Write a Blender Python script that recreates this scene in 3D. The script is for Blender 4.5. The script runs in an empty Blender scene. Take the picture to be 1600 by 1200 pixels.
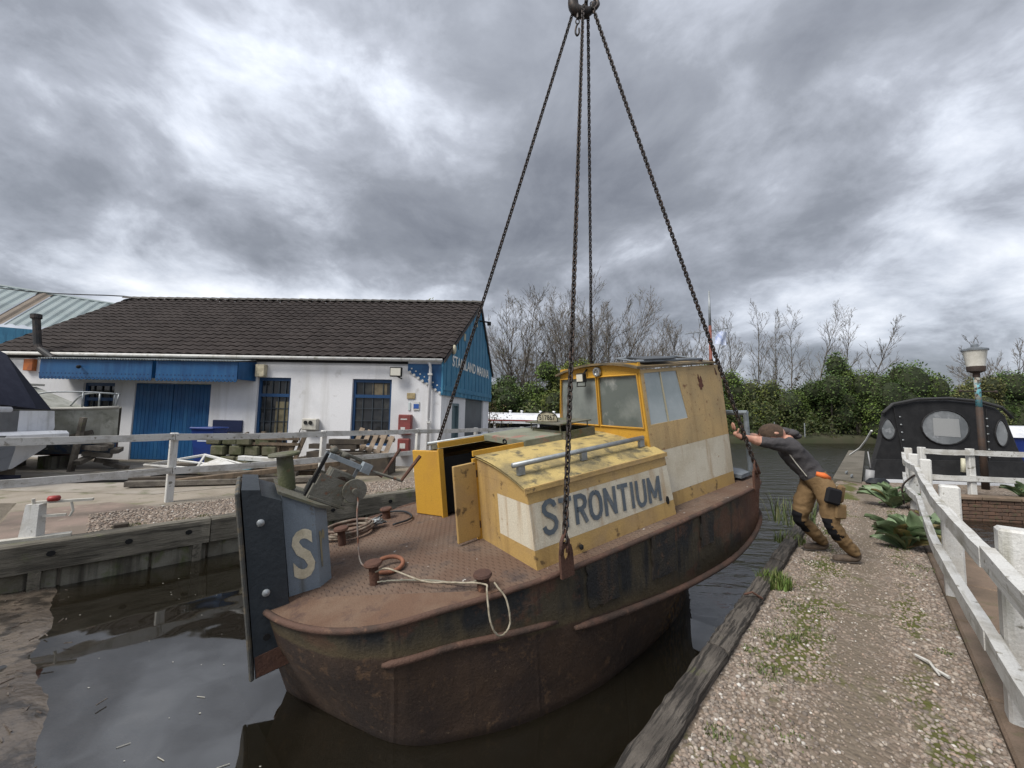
import bpy, math, random
import numpy as np
from mathutils import Vector, Matrix
R = math.radians
random.seed(7); np.random.seed(7)
S = bpy.context.scene
COL = S.collection
# ------------------------------------------------------------------ camera, sky, sun, exposure
cam = bpy.data.cameras.new('camera'); camo = bpy.data.objects.new('camera', cam); COL.objects.link(camo)
cam.sensor_fit = 'HORIZONTAL'; cam.sensor_width = 36; cam.lens = 36*620/1600
cam.clip_start = 0.05; cam.clip_end = 2000
PITCH, ROLL = R(4.45), 0.02
fw = Vector((0, math.cos(PITCH), math.sin(PITCH))); up0 = Vector((0, -math.sin(PITCH), math.cos(PITCH))); r0 = Vector((1, 0, 0))
rt = r0*math.cos(ROLL)+up0*math.sin(ROLL); up = up0*math.cos(ROLL)-r0*math.sin(ROLL)
M3 = Matrix((rt, up, -fw)).transposed()
camo.matrix_world = Matrix.Translation((0, 0, 1.5)) @ M3.to_4x4()
S.camera = camo
S.view_settings.view_transform = 'Standard'; S.view_settings.look = 'None'
S.view_settings.gamma = 1; S.view_settings.use_curve_mapping = False
S.view_settings.exposure = 1.45
SUN_EL, SUN_AZ = R(50), R(-128)      # azimuth measured from +Y towards +X
sl = bpy.data.lights.new('sun', 'SUN'); sl.energy = 1.5; sl.angle = R(25); sl.color = (1, .96, .9)
so = bpy.data.objects.new('sun', sl); COL.objects.link(so)
sd = Vector((math.sin(SUN_AZ)*math.cos(SUN_EL), math.cos(SUN_AZ)*math.cos(SUN_EL), math.sin(SUN_EL)))
so.rotation_euler = sd.to_track_quat('Z', 'Y').to_euler(); so.location = (-8, -8, 20)

W = bpy.data.worlds.new('World'); S.world = W; W.use_nodes = True
def world():
    nt = W.node_tree; nt.nodes.clear(); N = nt.nodes.new; L = nt.links.new
    out = N('ShaderNodeOutputWorld'); bg = N('ShaderNodeBackground'); bg.inputs[1].default_value = 0.1
    L(bg.outputs[0], out.inputs[0])
    sky = N('ShaderNodeTexSky'); sky.sky_type = 'NISHITA'; sky.sun_disc = False
    sky.sun_elevation = SUN_EL; sky.sun_rotation = SUN_AZ
    tc = N('ShaderNodeTexCoord'); sp = N('ShaderNodeSeparateXYZ'); L(tc.outputs['Generated'], sp.inputs[0])
    def math_(op, a, b=None, clamp=False):
        m = N('ShaderNodeMath'); m.operation = op; m.use_clamp = clamp
        for i, v in enumerate((a, b)):
            if v is None: continue
            if isinstance(v, (int, float)): m.inputs[i].default_value = v
            else: L(v, m.inputs[i])
        return m.outputs[0]
    zz = math_('ADD', math_('MAXIMUM', sp.outputs[2], 0.0), 0.34)
    px = math_('DIVIDE', sp.outputs[0], zz); py = math_('DIVIDE', sp.outputs[1], zz)
    cb = N('ShaderNodeCombineXYZ'); L(px, cb.inputs[0]); L(py, cb.inputs[1]); cb.inputs[2].default_value = SKY_SEED
    def noise(vec, scale, det, dist=0, rough=.55):
        n = N('ShaderNodeTexNoise'); n.inputs['Scale'].default_value = scale; n.inputs['Detail'].default_value = det
        n.inputs['Roughness'].default_value = rough; n.inputs['Distortion'].default_value = dist; L(vec, n.inputs['Vector']); return n
    def ramp(fac, stops):
        r = N('ShaderNodeValToRGB'); cr = r.color_ramp
        while len(cr.elements) < len(stops): cr.elements.new(.5)
        for e, (p, c) in zip(cr.elements, stops): e.position = p; e.color = (*c, 1) if len(c) == 3 else c
        L(fac, r.inputs[0]); return r.outputs[0]
    wn = noise(cb.outputs[0], .9, 3, 0, .5); ws = N('ShaderNodeVectorMath'); ws.operation = 'MULTIPLY_ADD'; ws.inputs[1].default_value = (.42, .42, .2)
    L(wn.outputs['Color'], ws.inputs[0]); L(cb.outputs[0], ws.inputs[2]); WV = ws.outputs[0]
    n1 = noise(WV, SKY_S1, 8, .15, .58)
    n2 = noise(cb.outputs[0], SKY_S1*.42, 3, .1, .5)
    n3 = noise(WV, SKY_S1*3.3, 6, .25, .6)
    f = math_('ADD', math_('ADD', math_('MULTIPLY', n1.outputs['Fac'], .62), math_('MULTIPLY', n2.outputs['Fac'], .38)), math_('MULTIPLY', math_('SUBTRACT', n3.outputs['Fac'], .5), .22))
    # thinner cloud where the sun sits behind it and low over the horizon
    dot = N('ShaderNodeVectorMath'); dot.operation = 'DOT_PRODUCT'; L(tc.outputs['Generated'], dot.inputs[0])
    g = Vector((-.52, .88, .31)).normalized(); dot.inputs[1].default_value = g
    glow = math_('POWER', math_('MAXIMUM', dot.outputs['Value'], 0), 14.0)
    f = math_('ADD', f, math_('MULTIPLY', glow, .12))
    low = math_('POWER', math_('SUBTRACT', 1.0, math_('MAXIMUM', sp.outputs[2], 0), True), 7.0)
    f = math_('ADD', f, math_('MULTIPLY', low, .03))
    k = SKY_K
    c = ramp(f, [(.38, (.115*k, .123*k, .143*k)), (.46, (.170*k, .181*k, .205*k)), (.515, (.255*k, .27*k, .305*k)), (.565, (.41*k, .435*k, .485*k)), (.70, (.80*k, .82*k, .86*k))])
    # ordinary overcast skies grow brighter towards the zenith
    zen = math_('ADD', math_('MULTIPLY', math_('POWER', math_('MAXIMUM', sp.outputs[2], 0), 2.5), 1.5), 1.0)
    sc_ = N('ShaderNodeVectorMath'); sc_.operation = 'SCALE'; L(c, sc_.inputs[0]); L(zen, sc_.inputs['Scale'])
    mx = N('ShaderNodeMix'); mx.data_type = 'RGBA'; mx.inputs[0].default_value = .96
    L(sky.outputs[0], mx.inputs[6]); L(sc_.outputs[0], mx.inputs[7]); L(mx.outputs[2], bg.inputs[0])
SKY_SEED, SKY_S1, SKY_K = 5.1, 1.15, 5.6
world()

# ------------------------------------------------------------------ helpers
MATS = {}
def nodes_of(name):
    m = bpy.data.materials.new(name); m.use_nodes = True; nt = m.node_tree
    return m, nt, nt.nodes['Principled BSDF']
def _c(c): return (c[0], c[1], c[2], 1)
def M(name, col, rough=.6, col2=None, scale=4, amt=(.45, .6), col3=None, s3=14, amt3=(.55, .65), streak=None, sstr=(.5, .68), sdir=2, sscale=9,
      bump=0, bscale=60, bstretch=None, metal=0, spec=.4, var=.18, fine=120, world=False, alpha=None, attr=None):
    if name in MATS: return MATS[name]
    m, nt, b = nodes_of(name); N = nt.nodes.new; L = nt.links.new
    tc = N('ShaderNodeTexCoord'); oi = N('ShaderNodeObjectInfo')
    ad = N('ShaderNodeVectorMath'); ad.operation = 'ADD'; mu = N('ShaderNodeVectorMath'); mu.operation = 'SCALE'; mu.inputs[0].default_value = (7.3, 3.1, 5.7)
    L(oi.outputs['Random'], mu.inputs['Scale']); L(tc.outputs['Object'], ad.inputs[0]); L(mu.outputs[0], ad.inputs[1]); V = ad.outputs[0]
    def noise(sc, det=6, vec=None, rough=.6):
        n = N('ShaderNodeTexNoise'); n.inputs['Scale'].default_value = sc; n.inputs['Detail'].default_value = det; n.inputs['Roughness'].default_value = rough
        L(vec or V, n.inputs['Vector']); return n.outputs['Fac']
    def rmp(f, lo, hi):
        r = N('ShaderNodeMapRange'); r.inputs[1].default_value = lo; r.inputs[2].default_value = hi; L(f, r.inputs[0]); return r.outputs[0]
    def mix(f, a, c):
        x = N('ShaderNodeMix'); x.data_type = 'RGBA'; L(f, x.inputs[0])
        if hasattr(a, 'default_value') or hasattr(a, 'is_linked'): L(a, x.inputs[6])
        else: x.inputs[6].default_value = _c(a)
        x.inputs[7].default_value = _c(c); return x.outputs[2]
    if attr:
        at = N('ShaderNodeAttribute'); at.attribute_name = attr; cur = at.outputs['Color']
    else:
        rgb = N('ShaderNodeRGB'); rgb.outputs[0].default_value = _c(col); cur = rgb.outputs[0]
    if col2: cur = mix(rmp(noise(scale), *amt), cur, col2)
    if col3: cur = mix(rmp(noise(s3, 8), *amt3), cur, col3)
    if streak:
        mp = N('ShaderNodeMapping'); sc = [sscale]*3; sc[sdir] = sscale*.07; mp.inputs['Scale'].default_value = sc; L(V, mp.inputs['Vector'])
        cur = mix(rmp(noise(1, 5, mp.outputs[0]), *sstr), cur, streak)
    if var:
        hs = N('ShaderNodeHueSaturation'); L(cur, hs.inputs['Color'])
        L(rmp(noise(fine, 3), .2, .8), hs.inputs['Value']); mr = hs.inputs['Value'].links[0].from_node
        mr.inputs[3].default_value = 1-var; mr.inputs[4].default_value = 1+var; cur = hs.outputs[0]
    L(cur, b.inputs['Base Color'])
    b.inputs['Roughness'].default_value = rough; b.inputs['Metallic'].default_value = metal; b.inputs['Specular IOR Level'].default_value = spec
    if alpha is not None: b.inputs['Alpha'].default_value = alpha
    if bump:
        bp = N('ShaderNodeBump'); bp.inputs['Strength'].default_value = bump; bp.inputs['Distance'].default_value = .02
        vec = V
        if bstretch:
            mp = N('ShaderNodeMapping'); mp.inputs['Scale'].default_value = bstretch; L(V, mp.inputs['Vector']); vec = mp.outputs[0]
        L(noise(bscale, 6, vec), bp.inputs['Height']); L(bp.outputs[0], b.inputs['Normal'])
    MATS[name] = m; return m

class MB:
    def __init__(s): s.v = []; s.f = []; s.m = []; s.c = None
    def add(s, vs, fs, mi=0, T=None):
        n = len(s.v)
        if T is not None: vs = [T @ Vector(v) for v in vs]
        s.v += [tuple(v) for v in vs]; s.f += [tuple(i+n for i in f) for f in fs]; s.m += [mi]*len(fs); return s
    def box(s, c, d, rz=0, mi=0, T=None, bev=0):
        x, y, z = d[0]/2, d[1]/2, d[2]/2
        B = Matrix.Translation(c) @ (rz if isinstance(rz, Matrix) else Matrix.Rotation(rz, 4, 'Z'))
        if T is not None: B = T @ B
        if bev:
            b = min(bev, x*.9, y*.9, z*.9); vs = []
            for sx in (-1, 1):
                for sy in (-1, 1):
                    for sz in (-1, 1):
                        vs += [(sx*x, sy*(y-b), sz*(z-b)), (sx*(x-b), sy*y, sz*(z-b)), (sx*(x-b), sy*(y-b), sz*z)]
            import bmesh
            bm = bmesh.new(); [bm.verts.new(v) for v in vs]; bmesh.ops.convex_hull(bm, input=bm.verts); bm.verts.index_update()
            s.add([v.co.copy() for v in bm.verts], [[v.index for v in f.verts] for f in bm.faces], mi, B); bm.free(); return s
        vs = [(i*x, j*y, k*z) for i in (-1, 1) for j in (-1, 1) for k in (-1, 1)]
        return s.add(vs, [(0, 1, 3, 2), (4, 6, 7, 5), (0, 4, 5, 1), (2, 3, 7, 6), (0, 2, 6, 4), (1, 5, 7, 3)], mi, B)
    def hexa(s, p, mi=0, T=None):   # 8 points: bottom 4 (ccw from above) then top 4
        return s.add(p, [(3, 2, 1, 0), (4, 5, 6, 7), (0, 1, 5, 4), (1, 2, 6, 5), (2, 3, 7, 6), (3, 0, 4, 7)], mi, T)
    def quad(s, p, mi=0, T=None): return s.add(p, [tuple(range(len(p)))], mi, T)
    def prism(s, poly, z0, z1, mi=0, T=None):
        n = len(poly); vs = [(x, y, z0) for x, y in poly]+[(x, y, z1) for x, y in poly]
        return s.add(vs, [tuple(range(n-1, -1, -1)), tuple(range(n, 2*n))]+[(i, (i+1) % n, n+(i+1) % n, n+i) for i in range(n)], mi, T)
    def tube(s, pts, r, n=8, mi=0, cap=True, closed=False, T=None):
        pts = [Vector(p) for p in pts]; k = len(pts); rs = r if isinstance(r, (list, tuple)) else [r]*k
        vs = []; u = None
        for i in range(k):
            a = pts[(i-1) % k] if (closed or i) else pts[i]; b = pts[(i+1) % k] if (closed or i < k-1) else pts[i]
            t = (b-a).normalized()
            if u is None: u = t.orthogonal().normalized()
            u = (u-t*u.dot(t)); u = u.normalized() if u.length > 1e-6 else t.orthogonal().normalized()
            w = t.cross(u)
            for j in range(n):
                an = 2*math.pi*j/n; vs.append(pts[i]+(u*math.cos(an)+w*math.sin(an))*rs[i])
        fs = []
        for i in range(k if closed else k-1):
            i2 = (i+1) % k
            for j in range(n): fs.append((i*n+j, i*n+(j+1) % n, i2*n+(j+1) % n, i2*n+j))
        if cap and not closed: fs += [tuple(range(n-1, -1, -1)), tuple((k-1)*n+j for j in range(n))]
        return s.add(vs, fs, mi, T)
    def lathe(s, prof, n=16, c=(0, 0, 0), mi=0, T=None):
        vs = [(c[0]+r*math.cos(2*math.pi*j/n), c[1]+r*math.sin(2*math.pi*j/n), c[2]+z) for r, z in prof for j in range(n)]
        k = len(prof); fs = [(i*n+j, i*n+(j+1) % n, (i+1)*n+(j+1) % n, (i+1)*n+j) for i in range(k-1) for j in range(n)]
        fs += [tuple(range(n-1, -1, -1)), tuple((k-1)*n+j for j in range(n))]
        return s.add(vs, fs, mi, T)
    def grid(s, rows, mi=0, closed=False, T=None):  # rows of equal-length point lists
        n = len(rows[0]); vs = [p for r in rows for p in r]
        fs = [(i*n+j, i*n+(j+1) % n, (i+1)*n+(j+1) % n, (i+1)*n+j) for i in range(len(rows)-1) for j in range(n if closed else n-1)]
        return s.add(vs, fs, mi, T)
    def ball(s, c, r, n=10, k=7, mi=0, T=None):
        r = (r, r, r) if isinstance(r, (int, float)) else r
        rows = [[(c[0]+r[0]*math.sin(math.pi*i/k)*math.cos(2*math.pi*j/n), c[1]+r[1]*math.sin(math.pi*i/k)*math.sin(2*math.pi*j/n), c[2]-r[2]*math.cos(math.pi*i/k)) for j in range(n)] for i in range(k+1)]
        return s.grid(rows, mi, True, T)
    def mesh(s, name, mats, smooth=False):
        me = bpy.data.meshes.new(name); me.from_pydata(s.v, [], s.f)
        for m in (mats if isinstance(mats, (list, tuple)) else [mats]): me.materials.append(m)
        if any(s.m): me.polygons.foreach_set('material_index', s.m)
        if smooth: me.polygons.foreach_set('use_smooth', [True]*len(me.polygons))
        me.validate(); me.update()
        if smooth == 'auto':
            try: me.set_sharp_from_angle(angle=R(38))
            except Exception: pass
        return me
MW = {}
def link(o, parent=None, local=False):
    COL.objects.link(o)
    if parent is not None:
        o.parent = parent
        if not local: o.matrix_parent_inverse = root_m(parent).inverted()
    return o
def root_m(o): return MW.get(o.name, Matrix.Identity(4))
def tag(o, label=None, cat=None, group=None, kind=None):
    for k, v in (('label', label), ('category', cat), ('group', group), ('kind', kind)):
        if v: o[k] = v
    return o
def thing(name, label, cat, loc=(0, 0, 0), group=None, mat=None):
    o = bpy.data.objects.new(name, None); o.empty_display_size = .2; COL.objects.link(o)
    m = mat if mat is not None else Matrix.Translation(loc); o.matrix_world = m; MW[o.name] = m.copy()
    return tag(o, label, cat, group)
def part(name, mb, mat, parent, smooth=False, local=False, label=None, kind=None):
    me = mb.mesh(name, mat, smooth) if isinstance(mb, MB) else mb
    o = bpy.data.objects.new(name, me); link(o, parent, local)
    if parent is not None: MW[o.name] = Matrix.Identity(4) if not local else root_m(parent)
    return tag(o, label, None, None, kind)
def sub(name, mb, mat, parent, smooth=False, label=None):     # sub-part: same coordinates as its part
    me = mb.mesh(name, mat, smooth) if isinstance(mb, MB) else mb
    o = bpy.data.objects.new(name, me); COL.objects.link(o); o.parent = parent
    return tag(o, label)
def solo(name, mb, mat, label, cat, group=None, smooth=False, kind=None):
    o = bpy.data.objects.new(name, mb.mesh(name, mat, smooth) if isinstance(mb, MB) else mb); COL.objects.link(o)
    return tag(o, label, cat, group, kind)
def struct(name, mb, mat, kind='structure', smooth=False):
    o = bpy.data.objects.new(name, mb.mesh(name, mat, smooth) if isinstance(mb, MB) else mb); COL.objects.link(o); o['kind'] = kind; return o
def text_mb(txt, h, w=None, depth=.004, T=None, mi=0, bold=0.0):
    cu = bpy.data.curves.new('text', 'FONT'); cu.body = txt; cu.size = 1; cu.extrude = 0; cu.offset = bold; cu.resolution_u = 3
    o = bpy.data.objects.new('text', cu); COL.objects.link(o); dg = bpy.context.evaluated_depsgraph_get(); dg.update()
    me = bpy.data.meshes.new_from_object(o.evaluated_get(dg)); vs = np.array([v.co[:] for v in me.vertices]); fs = [tuple(p.vertices) for p in me.polygons]
    bpy.data.objects.remove(o); bpy.data.curves.remove(cu); bpy.data.meshes.remove(me)
    lo, hi = vs.min(0), vs.max(0); sx = (w/(hi[0]-lo[0])) if w else h/(hi[1]-lo[1])
    vs = (vs-lo)*np.array([sx, h/(hi[1]-lo[1]), 1])
    return MB().add([tuple(v) for v in vs], fs, mi, T)
GLYPH = {'S': (.60, [[(.56, .80), (.50, .93), (.36, 1.0), (.20, .97), (.08, .86), (.07, .72), (.16, .61), (.34, .52), (.50, .42), (.57, .28), (.52, .12), (.38, .01), (.22, 0), (.08, .08), (.02, .22)]]), 'T': (.60, [[(0, .93), (.60, .93)], [(.30, .93), (.30, 0)]]),
 'R': (.58, [[(.07, 0), (.07, .93), (.34, .93), (.50, .84), (.53, .70), (.47, .56), (.33, .49), (.08, .49)], [(.30, .49), (.54, 0)]]), 'O': (.66, [[(.33, .95), (.16, .88), (.07, .70), (.06, .48), (.08, .26), (.18, .09), (.33, .04), (.48, .09), (.58, .26), (.60, .48), (.59, .70), (.50, .88), (.33, .95)]]),
 'N': (.64, [[(.07, 0), (.07, 1.0)], [(.07, .97), (.57, .03)], [(.57, 0), (.57, 1.0)]]), 'I': (.20, [[(.10, 0), (.10, 1)]]), 'U': (.62, [[(.07, 1), (.07, .30), (.12, .13), (.22, .05), (.31, .03), (.42, .06), (.51, .14), (.55, .30), (.55, 1)]]), 'M': (.80, [[(.07, 0), (.07, 1)], [(.07, .98), (.40, .18)], [(.40, .18), (.73, .98)], [(.73, 0), (.73, 1)]])}
def painted(ch, h, w, T, wt=.15):      # brush-lettered capital: ribbons along its strokes
    mb = MB(); gw = GLYPH[ch][0]
    for n, st in enumerate(GLYPH[ch][1]):
        P = [Vector((x/gw*w, y*h)) for x, y in st]; k = len(P); L_, R_ = [], []
        for i in range(k):
            a = (P[i]-P[i-1]).normalized() if i else None; b = (P[i+1]-P[i]).normalized() if i < k-1 else None
            d = ((a or b)+(b or a)).normalized(); nn = Vector((-d.y, d.x)); c = max(.5, nn.dot(Vector((-(a or b).y, (a or b).x)))); q = nn*(wt*h*.5/c)
            L_.append((P[i].x+q.x, P[i].y+q.y, .0004*n)); R_.append((P[i].x-q.x, P[i].y-q.y, .0004*n))
        mb.grid([R_, L_], 0, False, T)
    return mb
def basis(o, x, y, z=None):
    x = Vector(x).normalized(); y = Vector(y); z = x.cross(y).normalized(); y = z.cross(x)
    m = Matrix((x, y, z)).transposed().to_4x4(); m.translation = o; return m
def color_attr(me, cols, per='faces'):   # one colour per face
    a = me.color_attributes.new('tint', 'FLOAT_COLOR', 'CORNER'); n = [p.loop_total for p in me.polygons]
    arr = np.repeat(np.c_[cols, np.ones(len(cols))], n, axis=0); a.data.foreach_set('color', arr.ravel().astype(np.float32))

# ------------------------------------------------------------------ materials
RUST = (.13, .055, .032); RUSTD = (.06, .03, .022)
m_conc = M('concrete', (.30, .27, .23), .85, (.20, .17, .13), 1.2, (.4, .65), (.13, .13, .08), 3.5, (.56, .7), bump=.4, bscale=40)
m_yard = M('yard_dirt', (.27, .235, .19), .9, (.18, .15, .11), .8, (.4, .6), (.12, .12, .06), 2.3, (.55, .68), bump=.5, bscale=25)
m_timber = M('old_timber', (.17, .15, .125), .8, (.075, .065, .055), 3, (.42, .6), (.12, .12, .06), 5, (.6, .7), bump=.9, bscale=9, bstretch=(6, 6, 6))
m_white = M('white_timber', (.55, .545, .52), .6, (.42, .40, .36), 3, (.5, .68), (.17, .16, .13), 11, (.62, .68), streak=(.3, .29, .24), sstr=(.56, .72), bump=.3)
m_whitew = M('white_render', (.70, .70, .71), .8, (.55, .55, .56), .7, (.45, .7), (.40, .39, .37), 2.3, (.62, .78), streak=(.5, .49, .47), sstr=(.52, .8), sscale=3, bump=.35, bscale=60)
m_blue = M('blue_paint', (.012, .075, .19), .45, (.009, .055, .15), 2, streak=(.02, .09, .2), bump=.1)
m_blue_f = M('faded_blue_paint', (.035, .16, .27), .6, (.05, .19, .30), 2, streak=(.02, .10, .18), sscale=14, bump=.1)
m_blue_w = M('blue_window_frame', (.012, .05, .13), .4)
m_tile = M('brown_roof_tile', (.040, .032, .029), .8, (.028, .022, .02), 1.5, (.4, .6), (.08, .06, .045), 9, (.66, .74), bump=.3, spec=.2)
m_glassd = M('dark_window_glass', (.02, .022, .025), .06, (.05, .05, .045), 1.2, (.5, .6), spec=.6, var=0)
m_dark = M('dark_void', (.008, .008, .008), .9, var=0)
m_grey = M('grey_paint', (.16, .18, .20), .5, (.11, .12, .13), 5, (.5, .65), RUST, 16, (.66, .72), bump=.15)
m_galv = M('galvanised_steel', (.30, .32, .33), .45, (.22, .235, .24), 7, metal=.4)
m_black = M('black_rubber', (.012, .014, .017), .55, (.03, .03, .032), 6, (.5, .7), (.06, .055, .05), 20, (.68, .74), bump=.2)
m_chain = M('chain_steel', (.022, .018, .016), .55, (.06, .035, .024), 30, (.5, .65), metal=.3, var=.2)
m_rustdeck = M('rusty_metal', (.115, .066, .042), .85, (.14, .092, .062), 3, (.42, .62), (.075, .045, .035), 7, (.55, .68), bump=.25)
m_rustb = M('rust_brown', (.090, .043, .028), .8, RUSTD, 6, (.45, .62), (.19, .09, .05), 14, (.62, .7), bump=.4)
m_yel = M('old_yellow_paint', (.42, .275, .10), .55, (.35, .235, .11), 3, (.45, .65), (.13, .085, .04), 9, (.61, .68), streak=(.24, .15, .06), sstr=(.52, .80), sscale=9, bump=.15)
m_yelc = M('clean_yellow_paint', (.50, .275, .035), .5, (.45, .24, .04), 3, (.5, .7), (.16, .09, .03), 18, (.67, .72), streak=(.4, .2, .03), sstr=(.6, .8), bump=.1)
m_yelr = M('mossy_yellow_roof', (.44, .33, .125), .75, (.22, .175, .085), 3.0, (.44, .60), (.11, .095, .055), 8, (.54, .66), bump=.5)
m_cream = M('old_cream_paint', (.58, .53, .42), .6, (.48, .42, .31), 2.6, (.45, .65), (.30, .17, .08), 11, (.64, .72), streak=(.36, .24, .13), sstr=(.53, .78), sscale=11, bump=.15)
m_letter = M('slate_lettering', (.085, .105, .125), .6, (.13, .145, .155), 9, (.5, .65), (.4, .36, .29), 40, (.66, .7))
m_creaml = M('cream_lettering', (.60, .54, .40), .6, (.5, .44, .31), 12, (.5, .65), (.15, .15, .14), 45, (.68, .72))
m_pane = M('milky_window_pane', (.30, .335, .335), .12, (.20, .23, .235), 1.6, (.42, .62), (.42, .44, .42), 6, (.6, .75), spec=.7, var=.05)
m_pane_f = M('windscreen_painted_reflection', (.24, .26, .245), .08, (.13, .15, .142), 1.9, (.42, .6), (.36, .37, .35), 5, (.58, .75), spec=.6, var=.05, alpha=.86)  # pale tones put bright reflections into the milky glass colour
m_skin = M('skin', (.50, .28, .20), .5, (.43, .21, .15), 12, var=.06)
m_rope = M('old_rope', (.33, .29, .22), .9, (.2, .17, .12), 30)
m_red = M('red_paint', (.30, .03, .025), .5, (.22, .03, .025), 6)
m_green = M('leaf_green', (.05, .09, .02), .7, attr='tint', var=.15)
m_stone = M('pebbles', (.3, .25, .2), .8, attr='tint', var=.12, spec=.3)
# ------------------------------------------------------------------ water
def water():
    m, nt, b = nodes_of('canal_water'); N = nt.nodes.new; L = nt.links.new
    b.inputs['Base Color'].default_value = (.012, .010, .006, 1); b.inputs['Roughness'].default_value = .03; b.inputs['IOR'].default_value = 2.2; b.inputs['Alpha'].default_value = .74
    b.inputs['Specular IOR Level'].default_value = .65
    tc = N('ShaderNodeTexCoord'); mp = N('ShaderNodeMapping'); mp.inputs['Rotation'].default_value = (0, 0, R(20)); mp.inputs['Scale'].default_value = (1, 2.6, 1)
    L(tc.outputs['Object'], mp.inputs[0])
    def noise(sc, det, vec): 
        n = N('ShaderNodeTexNoise'); n.inputs['Scale'].default_value = sc; n.inputs['Detail'].default_value = det; L(vec, n.inputs['Vector']); return n.outputs['Fac']
    a = noise(1.5, 5, mp.outputs[0]); c = noise(1.1, 2, tc.outputs['Object'])
    # ripples on the open canal, nearly still water in the arm
    sp = N('ShaderNodeSeparateXYZ'); L(tc.outputs['Object'], sp.inputs[0])
    def mm(op, x, y):
        q = N('ShaderNodeMath'); q.operation = op
        for i, v in enumerate((x, y)):
            if isinstance(v, (int, float)): q.inputs[i].default_value = v
            else: L(v, q.inputs[i])
        return q.outputs[0]
    s = mm('ADD', mm('MULTIPLY', sp.outputs[0], .672), mm('MULTIPLY', sp.outputs[1], .74))
    mr = N('ShaderNodeMapRange'); mr.inputs[1].default_value = 4.2; mr.inputs[2].default_value = 6.5; mr.inputs[3].default_value = .0; mr.inputs[4].default_value = 1.0; L(s, mr.inputs[0])
    h = mm('ADD', mm('MULTIPLY', mm('MULTIPLY', a, mr.outputs[0]),   .16), mm('MULTIPLY', c, .012))
    bp = N('ShaderNodeBump'); bp.inputs['Strength'].default_value = 1; bp.inputs['Distance'].default_value = 1.0; L(h, bp.inputs['Height']); L(bp.outputs[0], b.inputs['Normal'])
    struct('canal_water', MB().quad([(-60, -12, -.45), (300, -12, -.45), (300, 70, -.45), (-60, 70, -.45)]), m)
water()
struct('canal_bed', MB().quad([(-60, -12, -1.7), (300, -12, -1.7), (300, 70, -1.7), (-60, 70, -1.7)]), M('canal_silt', (.022, .017, .011), .9, (.03, .024, .015), .5))
# ------------------------------------------------------------------ ground
def groundmat(name, moss=True):
    m, nt, b = nodes_of(name); N = nt.nodes.new; L = nt.links.new
    tc = N('ShaderNodeTexCoord'); V = tc.outputs['Object']
    vo = N('ShaderNodeTexVoronoi'); vo.inputs['Scale'].default_value = 38; L(V, vo.inputs['Vector'])
    hs = N('ShaderNodeValToRGB'); cr = hs.color_ramp; cr.elements[0].color = (.095, .080, .064, 1); cr.elements[1].color = (.38, .33, .28, 1)
    e = cr.elements.new(.45); e.color = (.20, .160, .125, 1); e = cr.elements.new(.8); e.color = (.26, .215, .175, 1)
    sx = N('ShaderNodeSeparateColor'); L(vo.outputs['Color'], sx.inputs[0]); L(sx.outputs[0], hs.inputs[0]); cur = hs.outputs[0]
    def noise(sc, det=5):
        n = N('ShaderNodeTexNoise'); n.inputs['Scale'].default_value = sc; n.inputs['Detail'].default_value = det; n.inputs['Roughness'].default_value = .65; L(V, n.inputs['Vector']); return n.outputs['Fac']
    def mixc(f, lo, hi, c, src):
        r = N('ShaderNodeMapRange'); r.inputs[1].default_value = lo; r.inputs[2].default_value = hi; L(f, r.inputs[0])
        x = N('ShaderNodeMix'); x.data_type = 'RGBA'; L(r.outputs[0], x.inputs[0]); L(src, x.inputs[6]); x.inputs[7].default_value = _c(c); return x.outputs[2]
    cur = mixc(noise(2.2), .44, .66, (.15, .115, .085), cur)
    if moss:      # moss beside the trodden line of the path, bare earth along it
        sp = N('ShaderNodeSeparateXYZ'); L(V, sp.inputs[0])
        def mth(op, *a):
            q = N('ShaderNodeMath'); q.operation = op
            for i, v in enumerate(a):
                if isinstance(v, (int, float)): q.inputs[i].default_value = v
                else: L(v, q.inputs[i])
            return q.outputs[0]
        t = mth('ADD', mth('MULTIPLY', sp.outputs[0], .741), mth('MULTIPLY_ADD', sp.outputs[1], -.672, .852))
        bump_ = lambda c, w: mth('POWER', 2.718, mth('MULTIPLY', mth('POWER', mth('DIVIDE', mth('SUBTRACT', t, c), w), 2.0), -1.0))
        cur = mixc(mth('ADD', noise(2.6), mth('MULTIPLY', bump_(.74, .17), .22)), .55, .74, (.150, .122, .092), cur)
        band = mth('MAXIMUM', bump_(.40, .16), mth('MULTIPLY', bump_(1.02, .10), .85))
        cur = mixc(mth('ADD', mth('MULTIPLY_ADD', noise(1.7, 9), 1.0, -.12), mth('MULTIPLY', band, .165)), .465, .56, (.085, .088, .026), cur)
    L(cur, b.inputs['Base Color']); b.inputs['Roughness'].default_value = .9; b.inputs['Specular IOR Level'].default_value = .2
    bp = N('ShaderNodeBump'); bp.inputs['Strength'].default_value = .9; bp.inputs['Distance'].default_value = .012; bp.invert = True; L(vo.outputs['Distance'], bp.inputs['Height']); L(bp.outputs[0], b.inputs['Normal'])
    return m
m_gravel = groundmat('gravel_bed'); m_gravel2 = groundmat('gravel_bed_dry', False)
qd = Vector((.672, .741, 0)); qn = Vector((.741, -.672, 0))
def Q(s, t, z=0): return Vector((.41, 1.72, 0))+qd*s+qn*t+Vector((0, 0, z))     # s along the right quay, t to the right of its edge
def slab(poly, z, h=.8):
    return MB().prism([(p[0], p[1]) for p in poly], z-h, z)
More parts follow.
